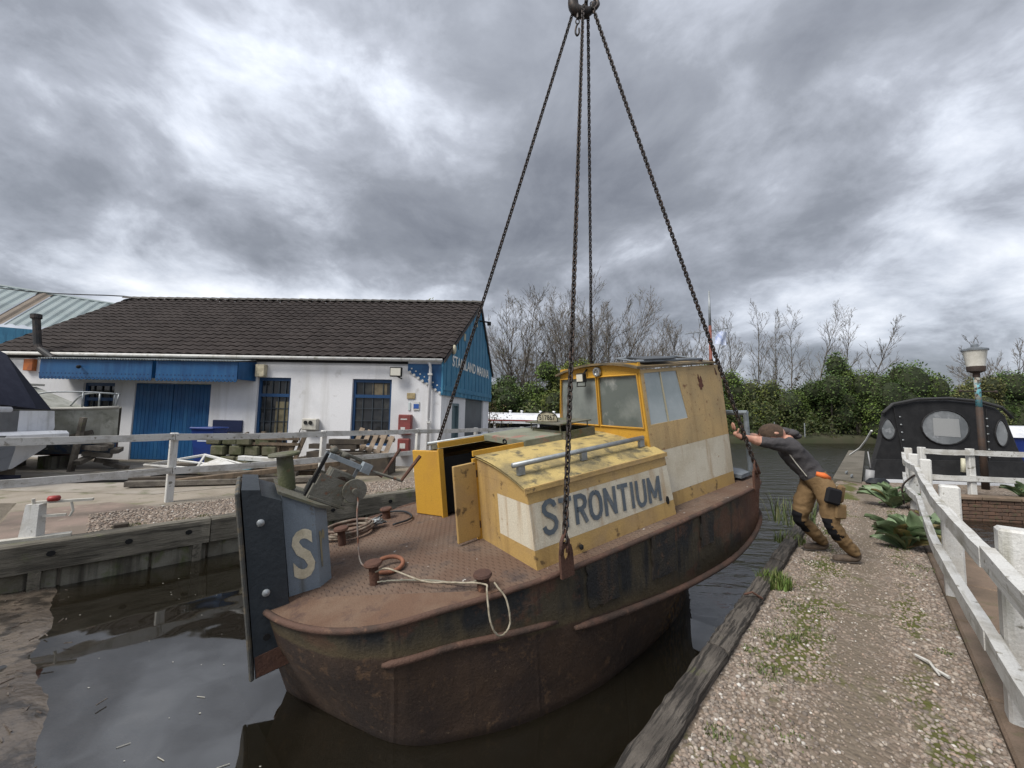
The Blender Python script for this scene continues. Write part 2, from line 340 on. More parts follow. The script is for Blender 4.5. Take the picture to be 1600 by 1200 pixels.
# right bank: path between the quay timber and the stone coping
pc = [Q(-4, .10), Q(-4, 1.26), Q(10.4, 1.26), Vector((14.5, 9.1, 0)), Vector((14.6, 9.6, 0)), Vector((8.3, 10.2, 0)), Q(10.0, .10)]
pth = struct('gravel_path', slab(pc, 0, .9), m_gravel)
# lower yard on the right, beyond the coping
m_tar = M('tarmac', (.07, .07, .068), .75, (.05, .05, .05), 2, (.4, .6), (.11, .10, .085), 5, (.58, .72), bump=.3, bscale=90)
struct('lower_yard', MB().quad([Q(-6, 1.4, -.62), Q(-6, 16, -.62), Q(9.6, 12, -.62), Q(10.4, 1.4, -.62)][::1]), m_tar)
# left bank
LA = Vector((-5.2, 4.05, 0)); LD = (Vector((3.4, 12.82, 0))-LA).normalized(); LN = Vector((-LD.y, LD.x, 0))
def LQ(s, t, z=0): return LA+LD*s+LN*t+Vector((0, 0, z))      # s along the left quay, t away from the water
lb = [LQ(-.1, .12), LQ(12.0, .12), Vector((2.2, 15.3, 0)), Vector((-1.5, 17.4, 0)), Vector((-40, 17.4, 0)), Vector((-40, 2.0, 0)), LQ(-.1, 3.2)]
struct('boatyard_ground', slab(lb, 0, .9), m_yard)
lg = [LQ(.62, .25), LQ(11.5, .25), LQ(11.5, 2.0), LQ(2.6, 1.45), LQ(1.5, 1.40)]
struct('gravel_strip', slab(lg, .012, .01), m_gravel2)
struct('concrete_apron', slab([LQ(-.05, .2), LQ(.62, .2), LQ(1.5, 1.40), LQ(.9, 2.4), LQ(-.08, 2.4)], .008, .006), M('brown_concrete', (.22, .165, .135), .85, (.15, .12, .095), 2, (.4, .62), (.3, .26, .2), 6, (.6, .72), bump=.3))
struct('yard_slab', slab([(-16, 7.3), (-6.2, 7.0), (-4.2, 8.9), (-4.0, 10.9), (-16, 10.9)], .006, .004), m_conc)
# slipway running into the water at the left
m_mud = M('wet_mud', (.075, .060, .047), .22, (.125, .10, .076), 1.6, (.42, .62), (.030, .025, .02), 5, (.50, .62), bump=.6, bscale=14, spec=.8)
e0, e1 = Vector((-6.22, 5.58, -.45)), Vector((-1.64, 1.36, -.45)); nl = Vector((-.68, -.73, 0))
rows = []
from mathutils import noise as mnoise
for i in range(71):
    r = []
    for j in range(71):
        t = -1.1+j*.079; p = e0.lerp(e1, i/70)+nl*t
        p.z = -.45+t*(.075 if t > 0 else .20)+.030*mnoise.noise(p*1.1)+.014*mnoise.noise(p*3.7)+.006*mnoise.noise(p*11); r.append(p)
    rows.append(r)
def depth_shade():      # darkens the mud with depth, painting in the light lost under water
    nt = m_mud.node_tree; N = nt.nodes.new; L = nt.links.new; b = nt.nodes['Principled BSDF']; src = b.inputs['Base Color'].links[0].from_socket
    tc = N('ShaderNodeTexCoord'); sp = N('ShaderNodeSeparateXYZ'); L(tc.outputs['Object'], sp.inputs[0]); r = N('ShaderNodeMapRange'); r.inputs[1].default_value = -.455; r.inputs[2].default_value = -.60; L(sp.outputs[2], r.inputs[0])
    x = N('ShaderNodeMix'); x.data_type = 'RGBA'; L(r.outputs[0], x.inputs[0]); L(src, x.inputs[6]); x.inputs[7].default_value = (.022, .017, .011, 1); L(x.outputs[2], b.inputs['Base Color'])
depth_shade()
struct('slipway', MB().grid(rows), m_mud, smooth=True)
# far bank and land
FBP = Vector((20.75, 33.1, 0)); FBD = Vector((.964, .267, 0)); FBN = Vector((-.267, .964, 0))
m_land = M('rough_grass', (.035, .04, .016), .9, (.05, .045, .024), .5, (.4, .6), bump=.4, bscale=8)
rows = [[FBP+FBD*s+FBN*t+Vector((0, 0, z)) for s in np.linspace(-90, 200, 60)] for t, z in ((0, -.9), (.05, -.1), (.5, .2), (2.5, .45), (9, .9), (400, 1.2))]
struct('far_bank', MB().grid(rows), m_land, smooth=True)

# ------------------------------------------------------------------ quay edges
def noisy_beam(p0, p1, w, h, z1, wob=.012, seg=24, ends=0):
    rng = random.Random(int(p0[0]*100)); d = (p1-p0); n = Vector((d.y, -d.x, 0)).normalized(); mb = MB(); rows = []
    for i in range(seg+1):
        c = p0+d*(i/seg); a = rng.uniform(-wob, wob); b2 = rng.uniform(-wob, wob); t = rng.uniform(-wob, wob)*.7; t2 = rng.uniform(-wob, wob)*.7
        prof = [(0+a, z1-h), (0+a, z1-.02), (.018+a*.5, z1+t), (w*.5, z1+t*.4+rng.uniform(0, .006)), (w-.02, z1+t2), (w+b2, z1-.02), (w+b2, z1-h)]
        rows.append([c+n*x+Vector((0, 0, z)) for x, z in prof])
    mb.grid(rows); k = len(prof)
    mb.f += [tuple(range(k)), tuple(range(len(mb.v)-1, len(mb.v)-k-1, -1))]; mb.m += [0, 0]
    return mb
rq = thing('quay_edge', 'weathered dark timber edge along the gravel path, beside the floating gap of the lifted workboat', 'quay edge', Q(0, 0))
m_tgrain = M('cracked_grey_timber', (.125, .108, .09), .85, (.060, .051, .043), 2.2, (.4, .6), (.09, .09, .045), 6, (.62, .72), streak=(.028, .024, .02), sstr=(.47, .58), sscale=46, sdir=0, bump=1.0, bscale=3, bstretch=(3.5, 40, 30))
for s0, s1 in ((-3, 1.28), (1.30, 3.4), (3.42, 6.1), (6.12, 9.9)):
    # mesh built in its own frame so that the grain runs along the beam
    T = basis(Q(s0, 0), qd, Vector((0, 0, 1)).cross(qd))
    b = noisy_beam(Vector((0, 0, 0)), Vector((s1-s0, 0, 0)), .13, .28, .075+random.uniform(-.01, .01), .007, 60)
    o = bpy.data.objects.new('timber', b.mesh('timber', m_tgrain, 'auto')); o.matrix_world = T; COL.objects.link(o); o.parent = rq; o.matrix_parent_inverse = MW[rq.name].inverted()
rw = MB()
for i in range(36): rw.box(Q(-3+i*.36, .10, -.7), (.35, .08, 1.1), math.atan2(qd.y, qd.x))
part('sheet_piling', rw, m_dark, rq)
b = MB()
for i in range(4): b.box(Q(2.28+i*.012, .10+i*.02, .10-i*.03), (.02, .035, .05), 1.0)
part('bolt', MB().tube([Q(2.2, .03, .09), Q(2.24, .08, .11), Q(2.3, .14, .06)], .008, 6), m_rustb, rq)
lq = thing('quay_edge', 'long grey timber beam with dark bolt holes on concrete blocks, behind the workboat bow', 'quay edge', LQ(0, 0))
m_tgrain2 = M('grey_green_timber', (.16, .145, .115), .85, (.10, .09, .07), 1.6, (.4, .62), (.11, .12, .06), 4, (.6, .72), streak=(.05, .045, .035), sstr=(.5, .66), sscale=22, sdir=0, bump=.8, bscale=3, bstretch=(2, 22, 16))
for s0, s1 in ((0, 1.82), (1.83, 5.2), (5.22, 8.6), (8.62, 12)):
    T = basis(LQ(s0, 0), LD, LN)
    b = noisy_beam(Vector((s1-s0, 0, 0)), Vector((0, 0, 0)), .2, .3, .06, .006, 26)
    b.v = [(x, y, z) for x, y, z in b.v]
    o = bpy.data.objects.new('timber', b.mesh('timber', m_tgrain2, 'auto')); o.matrix_world = T; COL.objects.link(o); o.parent = lq; o.matrix_parent_inverse = MW[lq.name].inverted()
hb = MB()
la = math.atan2(LD.y, LD.x)
for s in (.45, 1.05, 1.6, 2.3, 3.4, 4.4, 5.6):
    T = Matrix.Translation(LQ(s, -.008, -.07)) @ Matrix.Rotation(la, 4, 'Z') @ Matrix.Rotation(R(90), 4, 'X')
    hb.add([(.035*math.cos(a*.785), .03*math.sin(a*.785), z) for z in (-.006, .006) for a in range(8)], [tuple(range(7, -1, -1)), tuple(range(8, 16))]+[(j, (j+1) % 8, 8+(j+1) % 8, 8+j) for j in range(8)], 0, T)
part('bolt_hole', hb, m_dark, lq, kind='stuff')
m_blk = M('mossy_concrete_block', (.20, .19, .155), .9, (.11, .10, .075), 2.4, (.4, .62), (.09, .11, .04), 5, (.54, .68), streak=(.05, .045, .035), sstr=(.5, .7), bump=.4)
wall_s = -.1
blkm = {}
for i in range(16):
    w = (.62, .74, .55, .80)[i % 4]; off = random.uniform(.045, .085)
    part('block', MB().box(LQ(wall_s+w/2, off+.1, -.62), (w-.025, .2, .74), la, bev=.012), m_blk, lq); wall_s += w
for i in range(8):
    part('fender_pile', MB().box(LQ(.35+i*1.35, .035, -.6), (.09, .07, .72), la), m_tgrain2, lq)
# ------------------------------------------------------------------ the lifted workboat (frame: a aft, f across to the far side, u up)
BA = Vector((0.8288119, 0.5455083, 0.1244648)); BF = Vector((-0.5518276, 0.8337026, 0.0206456)); BU = BA.cross(BF)
BO = Vector((0.1995, 2.7899, 0.44978))
BM = Matrix((BA, BF, BU)).transposed().to_4x4(); BM.translation = BO
boat = thing('workboat', 'rusty yellow and cream workboat with STRONTIUM on its cabin side, hanging from four chains', 'boat', mat=BM)
def bp_(name, mb, mat, smooth=False, label=None, kind=None): return part(name, mb, mat, boat, smooth, True, label, kind)
def uw(a, f): return (-.45-BO.z-a*BA.z-f*BF.z)/BU.z
CF = 1.05
def catmull(P, n):
    P = [np.array(p, float) for p in P]; P = [2*P[0]-P[1]]+P+[2*P[-1]-P[-2]]; out = []
    L = len(P)-3
    for k in range(n):
        t = k/(n-1)*L; i = min(int(t), L-1); t -= i; p0, p1, p2, p3 = P[i:i+4]
        out.append(.5*((2*p1)+(-p0+p2)*t+(2*p0-5*p1+4*p2-p3)*t*t+(-p0+3*p1-3*p2+p3)*t**3))
    return out
gun = [(-1.61, 1.05, .0), (-1.60, .93, .0), (-1.555, .75, -.005), (-1.48, .56, -.01), (-1.38, .39, -.015), (-1.26, .25, -.02), (-1.12, .145, -.02), (-.95, .07, -.015), (-.68, .02, -.01), (-.35, -.05, 0), (-.05, -.105, 0), (.5, -.125, 0), (1.1, -.13, 0), (1.7, -.125, 0), (2.3, -.11, 0), (2.75, -.085, 0), (3.05, -.03, 0), (3.2, .12, .0), (3.27, .45, 0), (3.28, 1.05, 0)]
mid = [(-1.57, 1.05, -.25), (-1.56, .93, -.25), (-1.51, .75, -.25), (-1.43, .55, -.26), (-1.32, .37, -.27), (-1.2, .23, -.28), (-1.06, .12, -.28), (-.9, .055, -.28), (-.65, .01, -.29), (-.33, -.06, -.32), (-.03, -.11, -.35), (.5, -.125, -.43), (1.1, -.13, -.50), (1.7, -.12, -.545), (2.3, -.10, -.55), (2.75, -.07, -.47), (3.03, -.01, -.36), (3.17, .14, -.29), (3.23, .45, -.26), (3.24, 1.05, -.26)]
wl = [(-1.47, 1.05), (-1.41, .93), (-1.32, .78), (-1.22, .60), (-1.12, .43), (-1.04, .30), (-.95, .19), (-.82, .10), (-.60, .02), (-.3, -.06), (0, -.085), (.42, -.08), (.9, .0), (1.35, .10), (1.75, .215), (2.1, .36), (2.38, .50), (2.58, .62), (2.68, .75), (2.70, 1.05)]
wl = [(a, f, uw(a, f)) for a, f in wl]
wl2 = [(a*.97+.02, f+(CF-f)*.10, u-.10) for a, f, u in wl]
bot = [(a*.93+.05, f+(CF-f)*.38, u-.22) for a, f, u in wl]
cen = [(a*.9+.06, CF, u-.26) for a, f, u in wl]
NH = 72
rings = [catmull(r, NH) for r in (gun, mid, wl, wl2, bot, cen)]
def addmid(r0, r1, k):   # extra rings with a slight outward belly
    out = []
    for j in range(1, k):
        t = j/k; out.append([p*(1-t)+q*t for p, q in zip(r0, r1)])
    return out
def run(r0, r1, k):      # aft, the bottom tucks in under the counter before it drops to the water
    out = []
    for j in range(1, k):
        t = j/k; ring = []
        for p, q in zip(r0, r1):
            w_ = min(1, max(0, (p[0]-1.3)/1.1)); w_ = w_*w_*(3-2*w_); th = t**(1-.62*w_); tv = t*(1-w_)+t**4.5*w_
            ring.append(np.array((p[0]+(q[0]-p[0])*th, p[1]+(q[1]-p[1])*th, p[2]+(q[2]-p[2])*tv)))
        out.append(ring)
    return out
R_all = [rings[0]]+addmid(rings[0], rings[1], 3)+[rings[1]]+run(rings[1], rings[2], 9)+rings[2:]
def mirror(p): return (p[0], 2*CF-p[1], p[2])
hull = MB()
hull.grid([[tuple(p) for p in r] for r in R_all]); hull.grid([[mirror(p) for p in r][::-1] for r in R_all])
def hullmat():
    m, nt, b = nodes_of('hull_paint'); N = nt.nodes.new; L = nt.links.new
    tc = N('ShaderNodeTexCoord'); V = tc.outputs['Object']; sp = N('ShaderNodeSeparateXYZ'); L(V, sp.inputs[0])
    def noise(sc, det=6, rough=.6, st=None):
        n = N('ShaderNodeTexNoise'); n.inputs['Scale'].default_value = sc; n.inputs['Detail'].default_value = det; n.inputs['Roughness'].default_value = rough
        if st:
            mp = N('ShaderNodeMapping'); mp.inputs['Scale'].default_value = st; L(V, mp.inputs[0]); L(mp.outputs[0], n.inputs['Vector'])
        else: L(V, n.inputs['Vector'])
        return n.outputs['Fac']
    def mth(op, x, y):
        q = N('ShaderNodeMath'); q.operation = op
        for i, v in enumerate((x, y)):
            if isinstance(v, (int, float)): q.inputs[i].default_value = v
            else: L(v, q.inputs[i])
        return q.outputs[0]
    def rmp(f, lo, hi, a=0, c=1):
        r = N('ShaderNodeMapRange'); r.inputs[1].default_value = lo; r.inputs[2].default_value = hi; r.inputs[3].default_value = a; r.inputs[4].default_value = c; L(f, r.inputs[0]); return r.outputs[0]
    def mix(f, x, c):
        q = N('ShaderNodeMix'); q.data_type = 'RGBA'; L(f, q.inputs[0])
        if isinstance(x, tuple): q.inputs[6].default_value = _c(x)
        else: L(x, q.inputs[6])
        if isinstance(c, tuple): q.inputs[7].default_value = _c(c)
        else: L(c, q.inputs[7])
        return q.outputs[2]
    # below the strake: old red oxide and bare rust
    low = mix(rmp(noise(2.2), .42, .62), (.056, .034, .022), (.032, .021, .017))
    low = mix(rmp(noise(9, 8, .7), .56, .64), low, (.095, .056, .032))
    och = mth('MULTIPLY', rmp(noise(26, 8, .7), .5, .56), mth('MULTIPLY', rmp(sp.outputs[0], 1.15, 1.5), rmp(sp.outputs[0], 2.3, 2.0)))
    low = mix(mth('MULTIPLY', och, .8), low, (.24, .14, .045))
    low = mix(rmp(noise(1, 5, .6, (7, 7, .7)), .56, .72), low, (.036, .023, .017))
    low = mix(rmp(noise(30, 8, .75), .62, .68), low, (.17, .12, .075))
    # above it: blacking worn to rust and olive
    hi = mix(rmp(noise(1.0, 5, .6, (3.2, 3.2, .8)), .44, .56), (.016, .017, .018), (.058, .047, .030))
    hi = mix(rmp(noise(2.6, 8, .65), .53, .60), hi, (.085, .045, .029))
    hi = mix(rmp(noise(1, 6, .6, (9, 9, .9)), .55, .66), hi, (.016, .016, .017))
    hi = mix(rmp(noise(1, 8, .7, (3, 3, 60)), .69, .72), hi, (.15, .13, .10))
    hi = mix(mth('MULTIPLY', rmp(sp.outputs[0], 2.3, 2.9), .85), hi, (.12, .052, .032))
    # the waterline of the blacking follows the strake aft and runs round the bow
    line = mth('ADD', mth('MAXIMUM', mth('MULTIPLY', mth('ADD', sp.outputs[0], .1), -.14), -.235), -.335)
    d = mth('ADD', mth('SUBTRACT', sp.outputs[2], line), mth('MULTIPLY', mth('SUBTRACT', noise(5, 6), .5), .09))
    edge = mix(rmp(d, .0, .12), (.080, .060, .032), hi)
    cur = mix(rmp(d, -.012, .012), low, edge)
    L(cur, b.inputs['Base Color']); b.inputs['Specular IOR Level'].default_value = .35
    L(rmp(noise(8), .3, .7, .5, .85), b.inputs['Roughness'])
    bp = N('ShaderNodeBump'); bp.inputs['Strength'].default_value = .55; bp.inputs['Distance'].default_value = .016
    sm = mth('PINGPONG', mth('ADD', sp.outputs[0], .12), .43); seam = rmp(sm, .0, .018, 0.7, 0)
    L(mth('ADD', mth('ADD', noise(45, 6, .7), seam), mth('ADD', mth('MULTIPLY', noise(3.2, 2), 3.2), mth('MULTIPLY', noise(1, 4, .5, (5, 5, 1.2)), 1.2))), bp.inputs['Height']); L(bp.outputs[0], b.inputs['Normal'])
    return m
m_hull = hullmat()
bp_('hull', hull, m_hull, True)
G = [Vector(p) for p in rings[0]]; GM = [Vector(mirror(p)) for p in rings[0]]
# deck and the two bow plates outboard of the deck crease
def deckmat():
    m, nt, b = nodes_of('tread_plate'); N = nt.nodes.new; L = nt.links.new
    base = M('tread_rust', (.108, .066, .045), .85, (.135, .094, .068), 2.5, (.42, .6), (.06, .042, .036), 5, (.54, .68), bump=.1)
    bs = base.node_tree.nodes['Principled BSDF'].inputs['Base Color'].links[0].from_socket
    # tread pattern: crossed bars from two turned wave products
    nt = base.node_tree; N = nt.nodes.new; L = nt.links.new; b = nt.nodes['Principled BSDF']
    tc = N('ShaderNodeTexCoord'); hs = []
    for rot in (45, -45):
        mp = N('ShaderNodeMapping'); mp.inputs['Rotation'].default_value = (0, 0, R(rot)); mp.inputs['Scale'].default_value = (30, 15, 1); L(tc.outputs['Object'], mp.inputs[0])
        ck = N('ShaderNodeTexVoronoi'); ck.inputs['Scale'].default_value = 1; ck.inputs['Randomness'].default_value = 0; L(mp.outputs[0], ck.inputs['Vector']); hs.append(ck.outputs['Distance'])
    mn = N('ShaderNodeMath'); mn.operation = 'MINIMUM'; L(hs[0], mn.inputs[0]); L(hs[1], mn.inputs[1])
    rr = N('ShaderNodeMapRange'); rr.inputs[1].default_value = .32; rr.inputs[2].default_value = .16; L(mn.outputs[0], rr.inputs[0])
    bp = N('ShaderNodeBump'); bp.inputs['Strength'].default_value = .9; bp.inputs['Distance'].default_value = .006; L(rr.outputs[0], bp.inputs['Height']); L(bp.outputs[0], b.inputs['Normal'])
    nz = N('ShaderNodeTexNoise'); nz.inputs['Scale'].default_value = 19; nz.inputs['Detail'].default_value = 6; L(tc.outputs['Object'], nz.inputs['Vector'])
    r2 = N('ShaderNodeMapRange'); r2.inputs[1].default_value = .69; r2.inputs[2].default_value = .73; L(nz.outputs['Fac'], r2.inputs[0])
    mx = N('ShaderNodeMix'); mx.data_type = 'RGBA'; L(r2.outputs[0], mx.inputs[0]); L(bs, mx.inputs[6]); mx.inputs[7].default_value = (.42, .40, .37, 1); L(mx.outputs[2], b.inputs['Base Color'])
    return base
m_tread = deckmat()
def inset(p, k=.012): 
    c = Vector((p[0] if -1 < p[0] < 2.7 else (.0 if p[0] < 0 else 2.5), CF, 0)); v = Vector((p[0], p[1], 0)); d = (c-v).normalized(); v = v+d*k; return (v.x, v.y, -.004)
near = [inset(p) for p in G]; far = [inset(p) for p in GM]
i0 = 4                                          # crease runs from beside the post to here on the gunwale
i1 = min(range(NH), key=lambda i: abs(G[i].x+.30))
dk = MB(); dk.quad([near[0]]+[near[i0]]+near[i1:]+far[i1:][::-1]+[far[i0]])
dk.v = [(a, f, -.004) for a, f, u in dk.v]
bp_('deck', dk, m_tread)
for side, arr in ((1, near), (-1, far)):
    pl = MB(); edge = arr[i0:i1+1]; k = len(edge); A0, A1 = Vector(edge[0]), Vector(edge[-1])
    rows = []
    for j in range(7):
        t = j/6; rows.append([tuple((A0.lerp(A1, i/(k-1)))*(1-t)+Vector(edge[i])*t+Vector((0, 0, -.032*math.sin(t*math.pi*.5)*math.sin(math.pi*i/(k-1))))) for i in range(k)])
    if side < 0: rows = rows[::-1]
    pl.grid(rows); bp_('bow_plate', pl, m_rustdeck, True)
m_rim = M('dark_rim', (.085, .046, .032), .8, (.05, .032, .024), 5, (.45, .62), (.15, .085, .055), 12, (.6, .7), bump=.4)
# rolled rim along the deck edge, plus the two half-round strakes
rim = []
for i, p in enumerate(G):
    dz = -.022 if i0 <= i <= i1 else -.012
    rim.append(Vector((p.x, p.y, dz)))
bp_('gunwale_rim', MB().tube(rim, .020, 8), m_rim, True); bp_('gunwale_rim', MB().tube([mirror(p) for p in rim], .020, 8), m_rim, True)
st = [Vector(p) for p in rings[1]]
def strake(pts, r, n=8): return MB().tube(pts, [r*.5]+[r]*(len(pts)-2)+[r*.5], n)
ii = [i for i in range(NH) if -1.05 < st[i].x < .10 and i > 20]; bp_('rubbing_strake', strake([st[i]+Vector((0, -.004, .045)) for i in ii], .022), m_rim, True)
ii = [i for i in range(NH) if st[i].x > .12]; bp_('rubbing_strake', strake([st[i]+Vector((0, -.006, -.03)) for i in ii], .027), m_rim, True)
bp_('rubbing_strake', strake([Vector(mirror(st[i])) for i in range(12, NH)], .034), m_rustb, True)
# black worn rubber pads on the topsides
for a0, a1, lo in ((.33, .62, -.33), (1.02, 1.33, -.36), (1.72, 1.92, -.30)):
    rr = random.Random(int(a0*100)); pts = []
    for (xa, ua), (xb, ub) in (((a0, lo), (a1, lo-.02)), ((a1, lo-.02), (a1, -.012)), ((a1, -.012), (a0, -.012)), ((a0, -.012), (a0, lo))):
        for k in range(7): f = k/7; pts.append((xa+(xb-xa)*f+rr.uniform(-.014, .014), ua+(ub-ua)*f+rr.uniform(-.012, .010)))
    pb = MB(); n_ = len(pts)
    hy = lambda a, u: np.interp(a, [q[0] for q in rings[0][24:]], [q[1] for q in rings[0][24:]])
    pb.add([(a, hy(a, u)-.016, u) for a, u in pts]+[(a, hy(a, u)+.03, u) for a, u in pts], [tuple(range(n_))]+[(n_+i, n_+(i+1) % n_, (i+1) % n_, i) for i in range(n_)])
    bp_('fender_pad', pb, M('worn_blacking', (.014, .014, .015), .7, (.032, .027, .02), 5, (.45, .6), (.075, .043, .027), 11, (.58, .66), streak=(.045, .03, .02), sstr=(.5, .66), bump=.5))

# pusher post at the bow with its fender plate
hw = .235
post = MB(); f0, f1 = CF-hw, CF+hw
plan = [(-1.42, f0), (-1.235, f0), (-1.15, f0+.09), (-1.15, f1-.09), (-1.235, f1), (-1.42, f1)]
def topu(a): return .665-(a+1.42)*.62
n = len(plan); post.add([(a, f, -.02) for a, f in plan]+[(a, f, topu(a)) for a, f in plan], [tuple(range(n-1, -1, -1)), tuple(range(n, 2*n))]+[(i, (i+1) % n, n+(i+1) % n, n+i) for i in range(n)])
m_post = M('blue_grey_post_paint', (.175, .21, .245), .55, (.135, .165, .195), 3, (.45, .65), (.12, .09, .05), 11, (.64, .7), streak=(.10, .10, .085), sstr=(.56, .72), sscale=10, bump=.12)
pp = bp_('pusher_post', post, m_post)
cap = MB(); pl2 = [(-1.44, f0-.025), (-1.215, f0-.025), (-1.12, f0+.08), (-1.12, f1-.08), (-1.215, f1+.025), (-1.44, f1+.025)]
cap.add([(a, f, topu(a)+.002) for a, f in pl2]+[(a, f, topu(a)+.022) for a, f in pl2], [tuple(range(n-1, -1, -1)), tuple(range(n, 2*n))]+[(i, (i+1) % n, n+(i+1) % n, n+i) for i in range(n)])
m_mossm = M('mossy_steel', (.12, .115, .09), .8, (.085, .09, .045), 5, (.45, .6), (.14, .08, .045), 12, (.6, .7), bump=.4)
sub('top_plate', cap, m_mossm, pp)
T = basis((-1.385, f0-.004, .085), (1, 0, 0), (0, 0, 1)); sub('letter', text_mb('S', .33, .13, T=T, bold=.028), m_creaml, pp)
T = basis((-1.215, f0+.016, .12), (.085, .09, 0), (0, 0, 1)); sub('letter', text_mb('r', .25, .055, T=T, bold=.01), M('faded_lettering', (.22, .20, .13), .6, (.13, .135, .12), 14, (.5, .6)), pp)
# fender plate: thick dark slab on the stem
fp = MB()
prof = [(-1.635, -.40), (-1.43, -.385), (-1.425, .645), (-1.53, .70), (-1.535, .735), (-1.63, .755)]
fp.add([(a, f0-.075, u) for a, u in prof]+[(a, f1+.075, u) for a, u in prof], [tuple(range(6)), tuple(range(11, 5, -1))]+[(i, 6+i, 6+(i+1) % 6, (i+1) % 6) for i in range(6)])
m_fend = M('dark_fender_plate', (.022, .028, .034), .5, (.035, .042, .048), 3, (.45, .65), (.06, .055, .045), 14, (.64, .72), bump=.25, bscale=30)
fpo = bp_('fender_plate', fp, m_fend)
fe = MB(); fe.box((-1.652, CF, .17), (.026, hw*2+.17, 1.15), bev=.008); sub('edge_strip', fe, M('worn_edge', (.06, .06, .055), .7, (.11, .09, .06), 9, (.5, .6), bump=.3), fpo)
fe = MB(); fe.hexa([(-1.63, f0-.079, -.395), (-1.434, f0-.079, -.38), (-1.434, f0-.073, -.38), (-1.63, f0-.073, -.395), (-1.63, f0-.079, -.27), (-1.434, f0-.079, -.25), (-1.434, f0-.073, -.25), (-1.63, f0-.073, -.27)])
sub('rusty_foot', fe, m_rustb, fpo)
for u in (.535, .10):
    sub('bolt', MB().lathe([(.0, -.012), (.018, -.008), (.026, 0), (.026, .012)], 12, T=Matrix.Translation((-1.545, f0-.085, u)) @ Matrix.Scale(.85, 4) @ Matrix.Rotation(R(-90), 4, 'X')), m_galv, fpo, 'auto')
sub('bolt_hole', MB().lathe([(.02, 0), (.02, .006)], 10, T=Matrix.Translation((-1.56, f0-.077, -.17)) @ Matrix.Rotation(R(90), 4, 'X')), m_dark, fpo)
# winch standing on the sloping top
def wT(a, f, h):      # point above the sloping plate
    nrm = Vector((.62, 0, 1)).normalized(); return Vector((a, f, topu(a)+.022))+nrm*h
rot = Matrix.Rotation(math.atan(.62), 4, 'Y')
def wbox(mb, c, d): mb.box(c, d, rot)
m_wst = M('winch_grey', (.13, .125, .105), .7, (.085, .08, .06), 7, (.45, .62), (.15, .07, .04), 14, (.6, .68), bump=.35)
m_wpl = M('winch_blue_grey', (.22, .25, .27), .45, (.15, .165, .17), 8, (.5, .65), RUST, 18, (.66, .72), bump=.1)
wn = MB()
wbox(wn, wT(-1.16, CF-.12, .09), (.23, .018, .19)); wbox(wn, wT(-1.16, CF+.10, .09), (.23, .018, .19)); wbox(wn, wT(-1.26, CF-.01, .05), (.018, .24, .10)); wbox(wn, wT(-1.15, CF, .012), (.26, .30, .016))
wbox(wn, wT(-1.20, CF-.01, .085), (.13, .20, .15)); wbox(wn, wT(-1.13, CF-.01, .20), (.16, .19, .07))
wo = bp_('winch', wn, m_wst)
dr = Matrix.Translation(wT(-1.11, CF, .13)) @ Matrix.Rotation(R(90), 4, 'X')
sub('drum', MB().lathe([(.085, -.105), (.085, -.09), (.05, -.088), (.05, .088), (.085, .09), (.085, .105)], 16, T=dr), m_rustb, wo, 'auto')
wc = MB()
for k in range(9): wc.tube([dr @ Vector((.056*math.cos(a*.5236), .056*math.sin(a*.5236), -.075+k*.018)) for a in range(12)], .009, 5, closed=True)
sub('cable', wc, M('wire_cable', (.15, .13, .115), .6, RUST, 12), wo, True)
gw = MB().lathe([(.085, -.012), (.088, 0), (.085, .012), (.02, .014), (.02, .04)], 20, T=Matrix.Translation(wT(-1.03, CF-.135, .15)) @ Matrix.Rotation(R(90), 4, 'X')); sub('gear_wheel', gw, m_wst, wo, 'auto')
sub('frame_leg', MB().box(wT(-1.27, CF-.07, .16), (.022, .03, .32), rot), m_dark, wo); sub('frame_leg', MB().box(wT(-1.06, CF-.07, .19), (.022, .02, .26), rot), m_galv, wo)
fr = MB(); wbox(fr, wT(-1.16, CF-.10, .315), (.24, .05, .035)); wbox(fr, wT(-1.16, CF+.06, .315), (.24, .03, .03)); sub('top_frame', fr, m_wpl, wo)
fr = MB(); wbox(fr, wT(-1.025, CF-.10, .325), (.07, .08, .075)); sub('gear_case', fr, m_wpl, wo)
fr = MB().tube([wT(-1.27, CF-.02, .37), wT(-1.05, CF-.06, .36)], .012, 8).ball(wT(-1.24, CF-.03, .36), .03).box(wT(-1.16, CF-.03, .35), (.07, .05, .04), rot); sub('shaft', fr, m_wst, wo, True)
hd = MB().tube([wT(-1.0, CF-.12, .32), wT(-.78, CF-.17, .34)], .012, 6); sub('crank_arm', hd, m_wst, wo)
hd = MB().tube([wT(-.79, CF-.17, .34), wT(-.79, CF-.17, .34)+Vector((.16, -.02, .17))], [.012, .015], 8); sub('crank_grip', hd, m_rustb, wo)
hd = MB().tube([wT(-1.0, CF+.02, .33), wT(-.86, CF+.06, .30), wT(-.86, CF+.06, .30)+Vector((.17, 0, .20))], [.010, .010, .014], 8); sub('crank_grip', hd, m_rustb, wo)
# capstan-headed pillar beside the winch
bp_('capstan', MB().lathe([(.055, 0), (.052, .235), (.10, .24), (.105, .25), (.10, .26)], 18, (-1.37, CF+.02, topu(-1.37)+.01)), m_mossm, 'auto')

